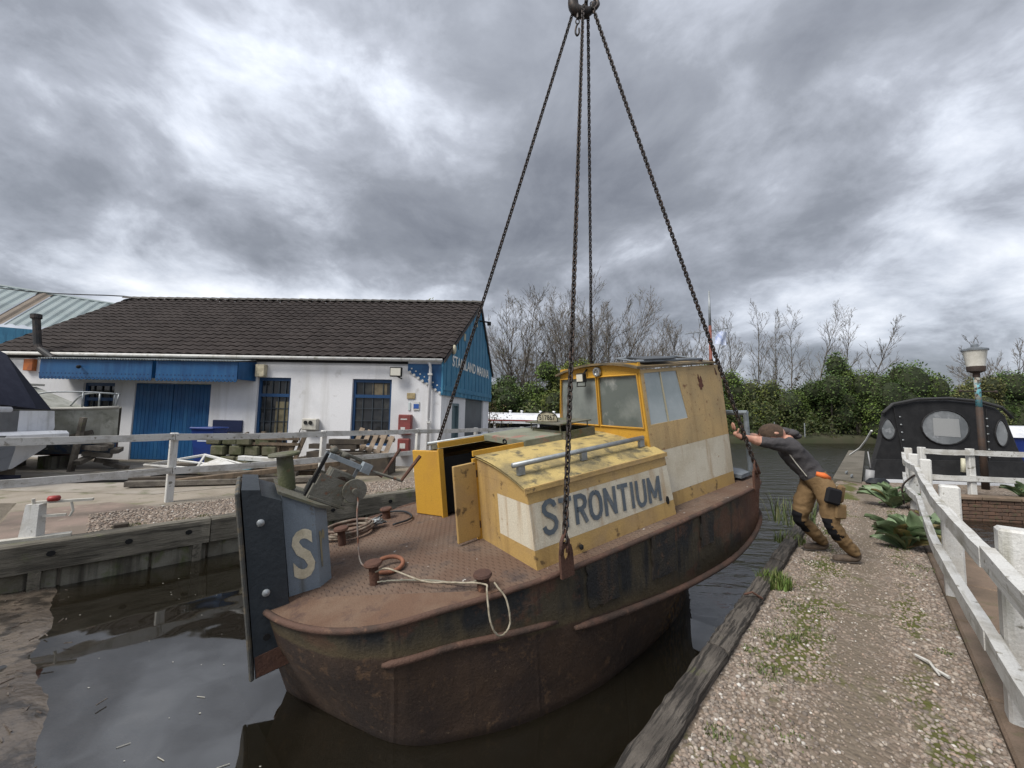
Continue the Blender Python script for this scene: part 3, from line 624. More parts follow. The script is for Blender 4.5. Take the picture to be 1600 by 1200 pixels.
# bollards, ring, loose rope
def bollard(a, f, h=.12, r=.032):
    bp_('bollard', MB().lathe([(r, -.01), (r, h), (.056, h+.003), (.062, h+.012), (.056, h+.026), (.02, h+.03)], 16, (a, f, 0)), m_rustb, 'auto')
bollard(-.93, .60); bollard(-.40, .04, .075, .04); bollard(-.47, 1.92, .075, .04); bollard(-.97, 1.50)
ring = [(-.79+.10*math.cos(t), .74+.085*math.sin(t), .035+.02*math.sin(t)) for t in np.linspace(0, 2*math.pi, 25)[:-1]]
bp_('mooring_ring', MB().tube(ring, .015, 8, closed=True), M('orange_rust', (.24, .10, .055), .8, (.17, .07, .04), 8), True)
def wob(pts, n, amp, seed):
    rr = random.Random(seed); P = catmull(pts, n); return [Vector(p)+Vector((rr.uniform(-amp, amp), rr.uniform(-amp, amp), rr.uniform(0, amp*.4))) for p in P]
bp_('mooring_line', MB().tube(wob([(-.93, .56, .09), (-.85, .52, .10), (-.70, .30, .05), (-.55, .14, .05), (-.42, -.01, .055), (-.44, -.075, .03), (-.46, -.13, -.10), (-.43, -.14, -.19), (-.38, -.14, -.21), (-.33, -.14, -.16), (-.33, -.11, -.03), (-.36, -.03, .05)], 70, .002, 3), .006, 6), m_rope, True)
bp_('mooring_line', MB().tube(wob([(-.92, .56, .02), (-.8, .5, .012), (-.62, .33, .015), (-.5, .16, .02), (-.42, .04, .06)], 40, .003, 4), .006, 6), M('grey_rope', (.20, .19, .15), .9), True)
coil = []
for k in range(70):
    t = k*.36; coil.append((-.86+(.20+.015*math.sin(t*.7))*math.cos(t), 1.72+(.17+.02*math.cos(t*.43))*math.sin(t), .012+.0011*k))
bp_('rope_coil', MB().tube(coil, .014, 6), M('brown_rope', (.13, .085, .065), .9, (.22, .19, .15), 14), True)
bp_('chain_pile', MB().tube([(-.62+.09*math.cos(t*1.7)*(1-t/40), 1.70+.05*math.sin(t*2.1), .03+.002*t) for t in range(26)], .010, 5), m_galv, True)
bp_('hose', MB().tube(wob([(-.50, 1.60, .02), (-.3, 1.66, .02), (-.28, 1.9, .02), (-.42, 2.02, .02), (-.58, 1.9, .02), (-.8, 1.62, .02)], 40, .002, 5), .010, 6), m_black, True)
bp_('winch_cable', MB().tube(catmull([wT(-1.10, CF-.03, .20), wT(-1.0, CF-.14, .12), (-.97, .80, .42), (-.99, .72, .15), (-.965, .62, .105)], 30), .006, 6), M('wire_cable', (.15, .13, .115), .6), True)
# E: lifting eyes
def eye(a, f, u, h=.17, rz=0, lean=0):
    mb = MB(); pr = [(-.055, -.06), (.055, -.06), (.055, h*.55), (.045, h*.85), (.02, h), (-.02, h), (-.045, h*.85), (-.055, h*.55)]
    hole = [(.026*math.cos(t), h*.58+.045*math.sin(t)) for t in np.linspace(0, 2*math.pi, 9)[:-1]]
    hole = [hole[(k+5) % 8] for k in range(8)]                       # start at the lower left like the outline
    T = Matrix.Translation((a, f, u)) @ Matrix.Rotation(rz, 4, 'Z') @ Matrix.Rotation(lean, 4, 'Y')
    vs = [(x, s*.011, z) for s in (-1, 1) for x, z in pr]+[(x, s*.011, z) for s in (-1, 1) for x, z in hole]
    fs = []
    for i in range(8):
        j = (i+1) % 8; fs += [(i, j, 16+j, 16+i), (8+j, 8+i, 24+i, 24+j), (j, i, 8+i, 8+j), (16+i, 16+j, 24+j, 24+i)]
    mb.add(vs, fs, 0, T); return bp_('lifting_eye', mb, m_rustb)
EYES = [(.13, -.155, .03), (2.83, -.10, .03), (.10, 2.245, .03), (2.75, 2.20, .03)]
for e in EYES: eye(*e)
# ---- fore cabin
H0, H1 = .0, 1.52
m_dirt = m_yelr
cw = MB()   # materials: 0 yellow, 1 cream
def sidestrip(u0, u1, mi, f_in=lambda u: .0+.11*u, a0=H0, a1=H1, th=.02):
    cw.hexa([(a0, f_in(u0), u0), (a1+.05-.06*u0, f_in(u0), u0), (a1+.05-.06*u0, f_in(u0)+th, u0), (a0, f_in(u0)+th, u0), (a0, f_in(u1), u1), (a1+.05-.06*u1, f_in(u1), u1), (a1+.05-.06*u1, f_in(u1)+th, u1), (a0, f_in(u1)+th, u1)], mi)
sidestrip(-.01, .125, 0); sidestrip(.126, .435, 1); sidestrip(.436, .54, 0)
HW = 2.1                                     # far side of the cabin
def roofu(f): x = (f-CF)/(CF-.06); return .70-.155*x*x*abs(x)**.4
def frontpanel(fa, fb, mi_split=None):
    for u0, u1, mi in (((-.01, .125, 0), (.126, .435, 1), (.436, .54, 0)) if mi_split else ((-.01, .54, 0),)):
        cw.hexa([(H0-.002, fa if fa > .2 else .11*u0+.001, u0), (H0+.02, fa if fa > .2 else .11*u0+.001, u0), (H0+.02, fb, u0), (H0-.002, fb, u0), (H0-.002, fa if fa > .2 else .11*u1+.001, u1), (H0+.02, fa if fa > .2 else .11*u1+.001, u1), (H0+.02, fb, u1), (H0-.002, fb, u1)], mi)
frontpanel(0, .46, True); frontpanel(.461, .78); cf = MB(); keep_ = cw; cw = cf; frontpanel(1.50, 2.09); cw = keep_
# front strip up to the camber, far side, aft bulkhead
for fa, fb in ((.06, .42), (.42, .78), (1.50, 1.8), (1.8, 2.04)):
    (cw if fa < 1 else cf).hexa([(H0-.003, fa, .541), (H0+.02, fa, .541), (H0+.02, fb, .541), (H0-.003, fb, .541), (H0-.003, fa, roofu(fa)), (H0+.02, fa, roofu(fa)), (H0+.02, fb, roofu(fb)), (H0-.003, fb, roofu(fb))], 0)
cf.box((.76, 2.09, .26), (1.52, .02, .54), mi=0)
cb_ = bp_('fore_cabin', cw, [m_yel, m_cream]); bp_('fore_cabin', cf, [m_yel, m_cream])
# roof with a slot for the companionway (a 0..0.55, f .78..1.5)
rf = MB()
def roofpatch(a0, a1, fa, fb, n=6):
    fs = np.linspace(fa, fb, n); rf.grid([[(a, f, roofu(f)+.004) for f in fs] for a in (a0, a1)][::-1]); rf.grid([[(a, f, roofu(f)-.012) for f in fs] for a in (a0, a1)])
roofpatch(-.02, 1.56, .045, .78, 8); roofpatch(-.02, 1.56, 1.50, 2.10, 6); roofpatch(.50, 1.56, .78, 1.50, 6)
sub('roof', rf, m_yelr, cb_, True)
fl = MB(); fl.hexa([(-.025, .043, roofu(.06)-.03), (1.56, .043, roofu(.06)-.03), (1.56, .056, roofu(.06)-.03), (-.025, .056, roofu(.06)-.03), (-.025, .047, roofu(.06)+.006), (1.56, .047, roofu(.06)+.006), (1.56, .06, roofu(.06)+.006), (-.025, .06, roofu(.06)+.006)])
sub('roof_edge', fl, m_yel, cb_)
# dark inside
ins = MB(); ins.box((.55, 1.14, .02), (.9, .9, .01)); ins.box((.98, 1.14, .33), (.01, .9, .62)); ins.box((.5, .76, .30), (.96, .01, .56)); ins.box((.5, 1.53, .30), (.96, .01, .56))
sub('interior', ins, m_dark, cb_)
# name on the side
fi = lambda u: .11*u-.003
def sideT(a, u): return basis((a, fi(u)-.003, u), (1, -.005, -.045), (0, .11, 1))
tw_ = sum(GLYPH[c][0]+.13 for c in 'STRONTIUM')-.13; xs = 0
for c in 'STRONTIUM':
    w_ = GLYPH[c][0]/tw_*1.30; a_ = .095+xs/tw_*1.30; sub('letter', painted(c, .215, w_, sideT(a_, .215-.045*(a_-.095)), .165), m_letter, cb_); xs += GLYPH[c][0]+.13
hh = MB(); hh.lathe([(.024, -.003), (.024, .004)], 10, T=basis((1.475, fi(.14)-.001, .14), (1, 0, 0), (0, .11, 1)) @ Matrix.Diagonal((.8, 1.5, 1, 1))); sub('drain_hole', hh, m_dark, cb_)
hh = MB(); hh.box((.40, -.012, .045), (.03, .03, .035), bev=.008); sub('drain_stub', hh, m_dark, cb_)
# doorway frame, two yellow doors standing open, sliding hatch rails
for f in (.775, 1.505): sub('door_jamb', MB().box((-.012, f, .33), (.05, .035, .68)), m_yelc, cb_)
def door(h, e, u0, u1, mat, lab):
    v = Vector((e[0]-h[0], e[1]-h[1], 0)); L = v.length; an = math.atan2(v.y, v.x); mb = MB()
    mb.box(((h[0]+e[0])/2, (h[1]+e[1])/2, (u0+u1)/2), (L, .024, u1-u0), an, bev=.005)
    d = bp_('cabin_door', mb, mat, label=lab)
    for u in (u0+.1, u1-.1): sub('hinge', MB().tube([(h[0]+.005, h[1], u-.03), (h[0]+.005, h[1], u+.03)], .011, 8), m_rustb, d)
door((-.02, .765), (-.235, .745), .02, .645, m_yel, None)
door((-.02, 1.515), (-.175, 1.83), .0, .655, m_yelc, 'brighter yellow door folded back against the cabin front')
hr = MB(); hr.box((.27, .775, .712), (.60, .022, .045)); bp_('hatch_rail', hr, m_yelc)
hr = MB(); hr.box((.27, 1.505, .712), (.60, .022, .055)); bp_('hatch_rail', hr, m_yelc)
hc = MB(); hc.box((.77, 1.14, .742), (.55, .78, .022), bev=.004); hc.box((.77, .76, .715), (.55, .02, .05)); hc.box((.77, 1.52, .715), (.55, .02, .05)); hc.box((.50, 1.14, .715), (.02, .76, .05))
hco = bp_('hatch_cover', hc, M('green_grey_hatch', (.20, .205, .15), .7, (.15, .155, .11), 3, (.45, .6), (.28, .13, .10), 4.5, (.57, .66), bump=.25))
sub('latch', MB().tube([(.485+.0, 1.08+.03*math.cos(t), .715+.02*math.sin(t)) for t in np.linspace(0, 6.28, 13)[:-1]], .006, 6, closed=True), m_dark, hco)
# handrails
def handrail(f, a0, a1, feet, h=.085):
    u = roofu(f); o = bp_('handrail', MB().tube([(a0, f, u+h), (a1, f, u+h)], .020, 10), m_galv, True); mb = MB()
    for a in feet: sub('rail_foot', MB().box((a, f, u+h*.45), (.06, .03, h*.75)), m_galv, o)
handrail(.22, .0, 1.46, (.07, .70, 1.43)); handrail(1.86, .0, 1.46, (.07, .70, 1.43))
# open vent box with the number plate on its lid
vb = MB()
for c, d in (((1.14, .72, .73), (.40, .02, .09)), ((1.14, 1.22, .73), (.40, .02, .09)), ((.95, .97, .73), (.02, .48, .09)), ((1.33, .97, .73), (.02, .48, .09))): vb.box(c, d)
vbo = bp_('roof_vent', vb, m_mossm); sub('opening', MB().box((1.14, .97, .705), (.36, .46, .01)), m_dark, vbo)
lid = MB().box((1.10, 1.0, .845), (.42, .56, .012))
for a, f in ((.92, .75), (.92, 1.22), (1.28, .75), (1.28, 1.22)): lid.tube([(a, f, .77), (a, f, .842)], .007, 6)
sub('lid', lid, m_mossm, vbo)
npm = MB(); pr = [(0, 0), (.0, .04), (.02, .075), (.06, .095), (.12, .103), (.18, .095), (.22, .075), (.24, .04), (.24, 0)]
Tn = basis((.93, 1.11, .853), (.32, -.95, 0), (0, 0, 1)); npm.prism(pr, -.008, .008, 0, Tn)
npo = bp_('number_plate', npm, M('cast_plate', (.36, .33, .24), .6, (.25, .22, .15), 20, (.5, .6)))
rimp = MB().tube([Tn @ Vector((x, y, .009)) for x, y in pr], .005, 5, closed=True); sub('plate_rim', rimp, m_dark, npo)
sub('number', text_mb('517867', .052, .19, T=Tn @ Matrix.Translation((.025, .018, .0095)), bold=.012), m_dark, npo)
# ---- wheelhouse
X0, X1 = 1.50, 2.84; FN0, FF0 = .13, 1.46; ZT = 1.315
def wf(u): return FN0+.085*(u-.0)           # near side leans in
def wff(u): return FF0-.12*max(0, u-.6)
def wa(u): return X0+.015-.0*u
def wx(u): return X1+.045*u
wh = MB()
def wside(u0, u1, a0, a1, mi, th=.022):
    wh.hexa([(a0(u0), wf(u0), u0), (a1(u0), wf(u0), u0), (a1(u0), wf(u0)+th, u0), (a0(u0), wf(u0)+th, u0), (a0(u1), wf(u1), u1), (a1(u1), wf(u1), u1), (a1(u1), wf(u1)+th, u1), (a0(u1), wf(u1)+th, u1)], mi)
wside(-.01, .125, lambda u: H1+.03, wx, 0); wside(.126, .535, lambda u: H1+.01, wx, 1); wside(.536, .79, wa, wx, 2)
wa2 = lambda u: 2.145-.0*u+(.79-u)*-.19+.0
wL = lambda u: X0+.06+.0*u
wRt = lambda u: 2.165-.19*(u-.79)
wside(.791, 1.28, wa, wL, 2); wside(.791, 1.28, wRt, wx, 2); wside(1.281, ZT, wa, wx, 2)
# far side and aft wall
wh.hexa([(X0, FF0-.02, -.01), (X1, FF0-.02, -.01), (X1, FF0, -.01), (X0, FF0, -.01), (X0, wff(ZT)-.02, ZT), (wx(ZT), wff(ZT)-.02, ZT), (wx(ZT), wff(ZT), ZT), (X0, wff(ZT), ZT)], 2)
wh.hexa([(X1-.03, FN0+.023, -.01), (X1-.001, FN0+.023, -.01), (X1-.001, FF0-.021, -.01), (X1-.03, FF0-.021, -.01), (wx(ZT)-.03, wf(ZT)+.023, ZT), (wx(ZT)-.001, wf(ZT)+.023, ZT), (wx(ZT)-.001, wff(ZT)-.021, ZT), (wx(ZT)-.03, wff(ZT)-.021, ZT)], 0)
# front: below, above, posts
def wfront(u0, u1, fa, fb, mi=0, d=.03):
    wh.hexa([(X0, fa(u0), u0), (X0+d, fa(u0), u0), (X0+d, fb(u0), u0), (X0, fb(u0), u0), (X0, fa(u1), u1), (X0+d, fa(u1), u1), (X0+d, fb(u1), u1), (X0, fb(u1), u1)], mi)
n0 = lambda u: wf(u)+.002; n1 = lambda u: wff(u)-.002
wfront(.5, .76, n0, n1, 3); wfront(1.275, 1.385, n0, n1, 3)
wfront(.761, 1.274, n0, lambda u: wf(u)+.035, 3); wfront(.761, 1.274, lambda u: wff(u)-.03, n1, 3); wfront(.761, 1.274, lambda u: .765, lambda u: .80, 3)
m_yelw = M('dirty_yellow_side', (.48, .33, .15), .6, (.38, .275, .135), 3.0, (.40, .66), (.20, .10, .045), 19, (.60, .70), streak=(.25, .155, .07), sstr=(.50, .80), sscale=7, bump=.2)
who = bp_('wheelhouse', wh, [m_yel, m_cream, m_yelw, m_yelc])
# rust scab with streaks below it on the side
def blob(ca, cu, ra, ru, seed, n=18):
    rr = random.Random(seed); pts = []
    for k in range(n):
        t = 2*math.pi*k/n; q = rr.uniform(.55, 1.15); a, u = ca+ra*q*math.cos(t), cu+ru*q*math.sin(t); pts.append((a, wf(u)-.0025, u))
    return MB().quad(pts)
sub('rust_patch', blob(2.47, 1.13, .045, .085, 3), M('scab_rust', (.11, .045, .03), .9), who); sub('rust_patch', blob(2.44, 1.18, .02, .05, 9), M('scab_rust', (.11, .045, .03), .9), who)
pn = MB(); pn.quad([(X0+.012, .80, .763), (X0+.012, wff(.763)-.03, .763), (X0+.012, wff(1.273)-.03, 1.273), (X0+.012, .80, 1.273)]); sub('windscreen_pane', pn, m_pane_f, who)
pn = MB(); pn.quad([(X0+.012, wf(.763)+.035, .763), (X0+.012, .765, .763), (X0+.012, .765, 1.273), (X0+.012, wf(1.273)+.035, 1.273)]); sub('windscreen_pane', pn, m_pane_f, who)
fr = MB()
for fa0, fb0, fa1, fb1 in ((wf(.76)+.03, .77, wf(1.27)+.03, .77), (.795, wff(.76)-.025, .795, wff(1.27)-.025)):
    sub('window_frame', MB().tube([(X0-.006, fa0, .762), (X0-.006, fb0, .762), (X0-.006, fb1, 1.272), (X0-.006, fa1, 1.272)], .012, 5, closed=True), m_yelc, who)
pn = MB(); pn.quad([(wL(.79), wf(.79)+.008, .79), (wRt(.79), wf(.79)+.008, .79), (wRt(1.281), wf(1.281)+.008, 1.281), (wL(1.281), wf(1.281)+.008, 1.281)]); sub('side_pane', pn, M('side_pane_painted_reflection', (.36, .40, .40), .06, (.26, .30, .30), 1.4, (.4, .62), (.36, .38, .37), 7, (.6, .75), spec=.8, var=.04), who)  # side pane colour whitened to stand for reflected light
sub('window_bar', MB().hexa([(1.83, wf(.79)-.001, .79), (1.845, wf(.79)-.001, .79), (1.845, wf(.79)+.006, .79), (1.83, wf(.79)+.006, .79), (1.80, wf(1.28)-.001, 1.28), (1.815, wf(1.28)-.001, 1.28), (1.815, wf(1.28)+.006, 1.28), (1.80, wf(1.28)+.006, 1.28)]), M('faded_bar', (.45, .40, .27), .6), who)
# steering wheel and console seen through the glass
ic = MB(); ic.box((X0+.28, .8, .70), (.3, 1.1, .16)); sub('console', ic, M('dark_console', (.05, .05, .05), .7), who)
sw = MB().tube([(X0+.30, .43+.16*math.cos(t), 1.03+.16*math.sin(t)) for t in np.linspace(0, 6.283, 25)[:-1]], .012, 6, closed=True)
for k in range(3): sw.tube([(X0+.30, .43, 1.03), (X0+.30, .43+.16*math.cos(k*2.09), 1.03+.16*math.sin(k*2.09))], .009, 5)
sub('steering_wheel', sw, m_dark, who)
sub('bulkhead', MB().quad([(X1-.2, .25, .1), (X1-.2, 1.3, .1), (X1-.2, 1.25, 1.28), (X1-.2, .3, 1.28)]), M('pale_inner_wall', (.4, .4, .38), .8, (.28, .28, .27), 3), who)
sub('pink_float', MB().ball((X0+.09, .30, .80), .035), M('pink_plastic', (.6, .18, .22), .5), who, True)
# roof
rfm = MB(); rows = []
for a in (X0-.05, X1-.03):
    rows.append([(a, f, ZT+.015+.085*(1-((f-.78)/.62)**2)) for f in np.linspace(wf(ZT)-.02, wff(ZT)+.03, 9)])
rfm.grid(rows[::-1]); rfm.grid([[(a, f, u-.022) for a, f, u in r] for r in rows])
rfm.grid([rows[0], [(a, f, u-.022) for a, f, u in rows[0]]][::-1]); rfm.grid([rows[1], [(a, f, u-.022) for a, f, u in rows[1]]])
rfm.quad([rows[0][0], rows[1][0], (rows[1][0][0], rows[1][0][1], rows[1][0][2]-.022), (rows[0][0][0], rows[0][0][1], rows[0][0][2]-.022)])
wr = sub('wheelhouse_roof', rfm, M('grubby_roof', (.17, .12, .06), .7, (.09, .075, .05), 4, (.45, .6), bump=.2), who)
# floodlight and round horn on the front
fm = MB().box((X0-.09, .925, 1.275), (.05, .115, .10), bev=.008); flo = bp_('floodlight', fm, m_dark)
sub('lens', MB().box((X0-.117, .925, 1.275), (.006, .09, .075)), M('lamp_lens', (.55, .53, .46), .25), flo)
sub('bracket', MB().tube([(X0-.09, .865, 1.275), (X0-.10, .86, 1.185), (X0-.10, .99, 1.185), (X0-.09, .985, 1.275)], .007, 5).tube([(X0-.05, .925, 1.32), (X0+.0, .925, 1.36)], .01, 5), m_dark, flo)
hm = MB().lathe([(.045, 0), (.052, .012), (.046, .03), (.03, .03), (.028, .012), (.012, .012), (.010, .03)], 18, T=Matrix.Translation((X0-.012, .755, 1.325)) @ Matrix.Rotation(R(-90), 4, 'Y'))
bp_('round_lamp', hm, M('chrome', (.45, .46, .46), .25, metal=.8), 'auto')
# rack on the roof
rk = MB()
for f, u in ((.27, 1.395), (.50, 1.44)): rk.tube([(X0+.02, f, u), (2.60, f, u-.01)], .014, 8)
for a in (X0, 1.85, 2.2, 2.48): rk.tube([(a, .26, 1.392), (a, .51, 1.442)], .010, 6)
rko = bp_('roof_rack', rk, m_grey, True)
sub('slab_panel', MB().hexa([(X0+.1, .25, 1.404), (2.1, .25, 1.404), (2.1, .47, 1.442), (X0+.1, .47, 1.442), (X0+.1, .25, 1.414), (2.1, .25, 1.414), (2.1, .47, 1.452), (X0+.1, .47, 1.452)]), M('panel_dark', (.06, .065, .07), .5), rko)
sub('rack_foot', MB().box((2.62, .30, 1.36), (.03, .03, .07)), m_rustb, rko); sub('rack_foot', MB().box((X1-.06, .27, 1.345), (.03, .03, .06)), m_rustb, rko)
bp_('lamp_bracket', MB().tube([(X1-.06, .26, 1.36), (X1-.06, .25, 1.28), (X1-.045, .23, 1.20)], .012, 6), m_rustb)
# stern: grey platform and rail frame, rudder
bp_('stern_platform', MB().prism([(2.93, .10), (3.12, .10), (3.21, .25), (3.22, 1.85), (3.12, 2.0), (2.93, 2.0)], .03, .07), m_grey)
bp_('stern_box', MB().box((2.94, .42, .18), (.13, .30, .26)), m_grey)
sr = MB().tube([(3.16, .11, .07), (3.13, .11, .74)], .028, 8).tube([(3.13, .09, .74), (3.13, 1.9, .74)], .028, 8).tube([(3.16, 1.88, .07), (3.13, 1.88, .74)], .028, 8)
bp_('stern_rail', sr, M('light_grey_rail', (.22, .25, .27), .5, (.15, .17, .18), 8))
bp_('rudder', MB().hexa([(2.82, 1.02, -1.35), (3.14, 1.03, -1.35), (3.14, 1.07, -1.35), (2.82, 1.08, -1.35), (2.86, 1.02, -.42), (3.12, 1.03, -.40), (3.12, 1.07, -.40), (2.86, 1.08, -.42)]), m_rustb)

# ------------------------------------------------------------------ hook and chains
HK = Vector((.80, 4.55, 6.62))
lkm = MB(); pth_ = []
for t in np.linspace(0, 2*math.pi, 11)[:-1]:
    x, y = math.cos(t), math.sin(t); pth_.append((.0135*x, 0, (.0125 if y > 0 else -.0125)*(1 if abs(y) > .05 else 0)+.0135*y))
lkm.tube(pth_, .0058, 4, closed=True)
link_me = lkm.mesh('chain_link', m_chain, True)
link_big = MB().tube([(x*1.25, y, z*1.2) for x, y, z in pth_], .0085, 5, closed=True).mesh('chain_link', m_chain, True)
def chain(p0, p1, label, me, pitch=.040, sag=.0, big=1.0, grp='lifting chains'):
    t = thing('lifting_chain', label, 'chain', p0, grp); L = (p1-p0).length; n = int(L/pitch)
    for i in range(n+1):
        f = i/n; c = p0.lerp(p1, f)+Vector((0, 0, -sag*4*f*(1-f))); d = (p1-p0)/L+Vector((0, 0, -sag*4*(1-2*f)/L)); d.normalize()
        x = d.cross(Vector((0, 1, .2))).normalized(); y = d.cross(x)
        m = Matrix((x, y, d)).transposed().to_4x4() @ Matrix.Rotation(R(45 + 90*(i % 2)), 4, 'Z') @ Matrix.Scale(big, 4); m.translation = c
        o = bpy.data.objects.new('chain_link', me); COL.objects.link(o); o.parent = t; o.matrix_parent_inverse = Matrix.Translation(-p0); o.matrix_world = m
    return t
ends = [BM @ Vector((e[0], e[1], e[2]+.20)) for e in EYES]
tops = [HK+Vector(d) for d in ((-.02, -.05, -.10), (.09, -.03, -.05), (-.12, .03, -.05), (.06, .05, -.06))]
names = ['nearest lifting chain, hanging in front of the cabin lettering to the eye beside it', 'dark lifting chain crossing the wheelhouse side to the stern eye by the pushing man',
         'dark lifting chain slanting past the blue gable to the far side of the bow', 'dark lifting chain that drops behind the wheelhouse roof']
for k in range(4): chain(tops[k], ends[k], names[k], link_me, sag=(.10, .05, .05, .04)[k], big=1.32, pitch=.0405)
for k in (0, 1):       # shackles at the eyes
    e = ends[k]; d = (tops[k]-e).normalized()
    sh = MB().tube([e-d*.10+BA*.028, e+BA*.03-d*.02, e+d*.045, e-BA*.03-d*.02, e-d*.10-BA*.028], [.012, .014, .014, .014, .012], 8)
    solo('shackle', sh, m_rustb, ('rusty shackle joining the chain to the eye beside the cabin lettering', 'rusty shackle joining the chain to the stern eye near the man')[k], 'shackle', 'chain shackles', True)
hk = thing('hook_block', 'black crane hook holding all four chains at the top of the picture', 'hook', HK)
part('hook', MB().tube(catmull([HK+Vector(p) for p in ((-.05, 0, .42), (-.05, 0, .2), (-.13, 0, .08), (-.12, 0, -.07), (-.02, 0, -.13), (.09, 0, -.09), (.13, 0, .02))], 24), [.05]*8+[.065]*10+[.05, .045, .04, .035, .03, .02], 10), m_chain, hk, True)
part('master_ring', MB().tube([HK+Vector((.10+.075*math.cos(t), .02*math.sin(t*2), .0+.10*math.sin(t))) for t in np.linspace(0, 6.283, 17)[:-1]], .024, 7, closed=True), m_chain, hk, True)
part('safety_latch', MB().box(HK+Vector((.02, -.05, .03)), (.04, .02, .14)), m_chain, hk)
sp_ = thing('spare_hook', 'short chain end with an open hook dangling beside the crane hook', 'hook', HK+Vector((-.10, -.02, -.2)))
part('swivel', MB().tube([HK+Vector((-.075, -.02, -.10)), HK+Vector((-.08, -.02, -.23))], [.016, .02], 8), m_chain, sp_)
part('chain_link', MB().tube([HK+Vector((-.082+.022*math.cos(t), -.02, -.27+.035*math.sin(t))) for t in np.linspace(0, 6.283, 13)[:-1]], .008, 6, closed=True), m_chain, sp_, True)
part('hook', MB().tube(catmull([HK+Vector(p) for p in ((-.082, -.02, -.30), (-.10, -.02, -.35), (-.105, -.02, -.42), (-.085, -.02, -.455), (-.062, -.02, -.42), (-.064, -.02, -.36))], 18), .012, 7), m_chain, sp_, True)
# ------------------------------------------------------------------ marina building (frame: s to the left along the front, t back along the gable)
C0 = Vector((-2.0, 11.28, 0)); ES = Vector((-.9986, .030, 0)); ET = Vector((.205, .979, 0))
def B(s, t, z): return C0+ES*s+ET*t+Vector((0, 0, z))
EAVE, RIDGE, TR, TF, SL = 3.02, 5.60, 3.35, 5.15, 13.5
bld = thing('marina_building', 'long white marina building with brown tiled roof, blue doors and lettered blue gable', 'building', B(0, 0, 0))
w = MB()
def wallseg(s0, s1, z0, z1, t0=0, t1=.22): w.hexa([B(s1, t0, z0), B(s0, t0, z0), B(s0, t1, z0), B(s1, t1, z0), B(s1, t0, z1), B(s0, t0, z1), B(s0, t1, z1), B(s1, t1, z1)])
OPEN = [(1.44, 2.58, .55, 2.44), (4.38, 5.36, .42, 2.44), (6.72, 9.0, 0, 2.22), (9.6, 10.55, .55, 2.2)]   # window, window, double door, window
s_prev = 0
for s0, s1, z0, z1 in OPEN:
    wallseg(s_prev, s0, -.05, EAVE); wallseg(s0, s1, z1, EAVE)
    if z0 > 0: wallseg(s0, s1, -.05, z0)
    s_prev = s1
wallseg(s_prev, SL, -.05, EAVE)
w.hexa([B(SL, .23, -.05), B(SL-.22, .23, -.05), B(SL-.22, TF, -.05), B(SL, TF, -.05), B(SL, .23, EAVE), B(SL-.22, .23, EAVE), B(SL-.22, TF, EAVE), B(SL, TF, EAVE)])
part('wall', w, m_whitew, bld); w = MB()
# gable end wall on the right: white, with a narrow window and a grey shutter door
def gseg(t0, t1, z0, z1): w.hexa([B(.22, t0, z0), B(0, t0, z0), B(0, t1, z0), B(.22, t1, z0), B(.22, t0, z1), B(0, t0, z1), B(0, t1, z1), B(.22, t1, z1)])
gseg(.23, .92, -.05, 2.05); gseg(.92, 1.45, 1.78, 2.05); gseg(1.45, 2.15, -.05, 2.05)
part('gable_wall', w, m_whitew, bld); w = MB(); gseg(4.35, TF, -.05, 2.05); part('corner_pier', w, m_whitew, bld)
def gframe(t0, t1, z0, z1, mat, name): part(name, MB().hexa([B(.10, t0, z0), B(.06, t0, z0), B(.06, t1, z0), B(.10, t1, z0), B(.10, t0, z1), B(.06, t0, z1), B(.06, t1, z1), B(.10, t1, z1)]), mat, bld)
m_teal = M('teal_grey_paint', (.10, .15, .17), .5, (.075, .12, .14), 3)
gframe(.92, 1.45, 0, 1.78, m_teal, 'side_door'); gframe(2.15, 4.35, 0, 2.05, M('grey_shutter', (.075, .09, .10), .5, (.06, .07, .08), 2), 'roller_shutter')
f = MB()
for t0, t1, z0, z1 in ((.90, .98, 0, 1.82), (1.40, 1.47, 0, 1.82), (.98, 1.40, 1.74, 1.82)): f.hexa([B(.05, t0, z0), B(-.02, t0, z0), B(-.02, t1, z0), B(.05, t1, z0), B(.05, t0, z1), B(-.02, t0, z1), B(-.02, t1, z1), B(.05, t1, z1)])
part('door_frame', f, m_teal, bld)
# blue gable cladding, slightly proud, boards as ridges
def rz(t): return EAVE-.02+(RIDGE-EAVE)*(t/TR) if t < TR else RIDGE-(RIDGE-EAVE-.15)*((t-TR)/(TF+.1-TR))
g = MB(); nb = 26; t_ = np.linspace(-.06, TF+.06, nb+1)
for i in range(nb):
    a, b = t_[i]+.008, t_[i+1]-.008; o = -.07-(.012 if i % 2 else 0)
    za, zb = max(rz(max(a, .0)), 2.1)-.03, max(rz(min(b, TF)), 2.1)-.03
    if a < TR < b: zb = za = RIDGE-.12
    g.hexa([B(.0, a, 2.02), B(o, a, 2.02), B(o, b, 2.02), B(.0, b, 2.02), B(.0, a, za), B(o, a, za), B(o, b, zb), B(.0, b, zb)])
g.hexa([B(-.001, -.07, 2.06), B(-.055, -.07, 2.06), B(-.055, TF+.07, 2.06), B(-.001, TF+.07, 2.06), B(-.001, -.07, EAVE-.1), B(-.055, -.07, EAVE-.1), B(-.055, TF+.07, EAVE-.1), B(-.001, TF+.07, EAVE-.1)])
part('gable_cladding', g, m_blue_f, bld)
f = MB(); f.hexa([B(-.083, -.06, 2.16), B(-.10, -.06, 2.16), B(-.10, TF+.06, 2.16), B(-.083, TF+.06, 2.16), B(-.083, -.06, 2.30), B(-.10, -.06, 2.30), B(-.10, TF+.06, 2.30), B(-.083, TF+.06, 2.30)])
part('cladding_board', f, m_blue_f, bld)
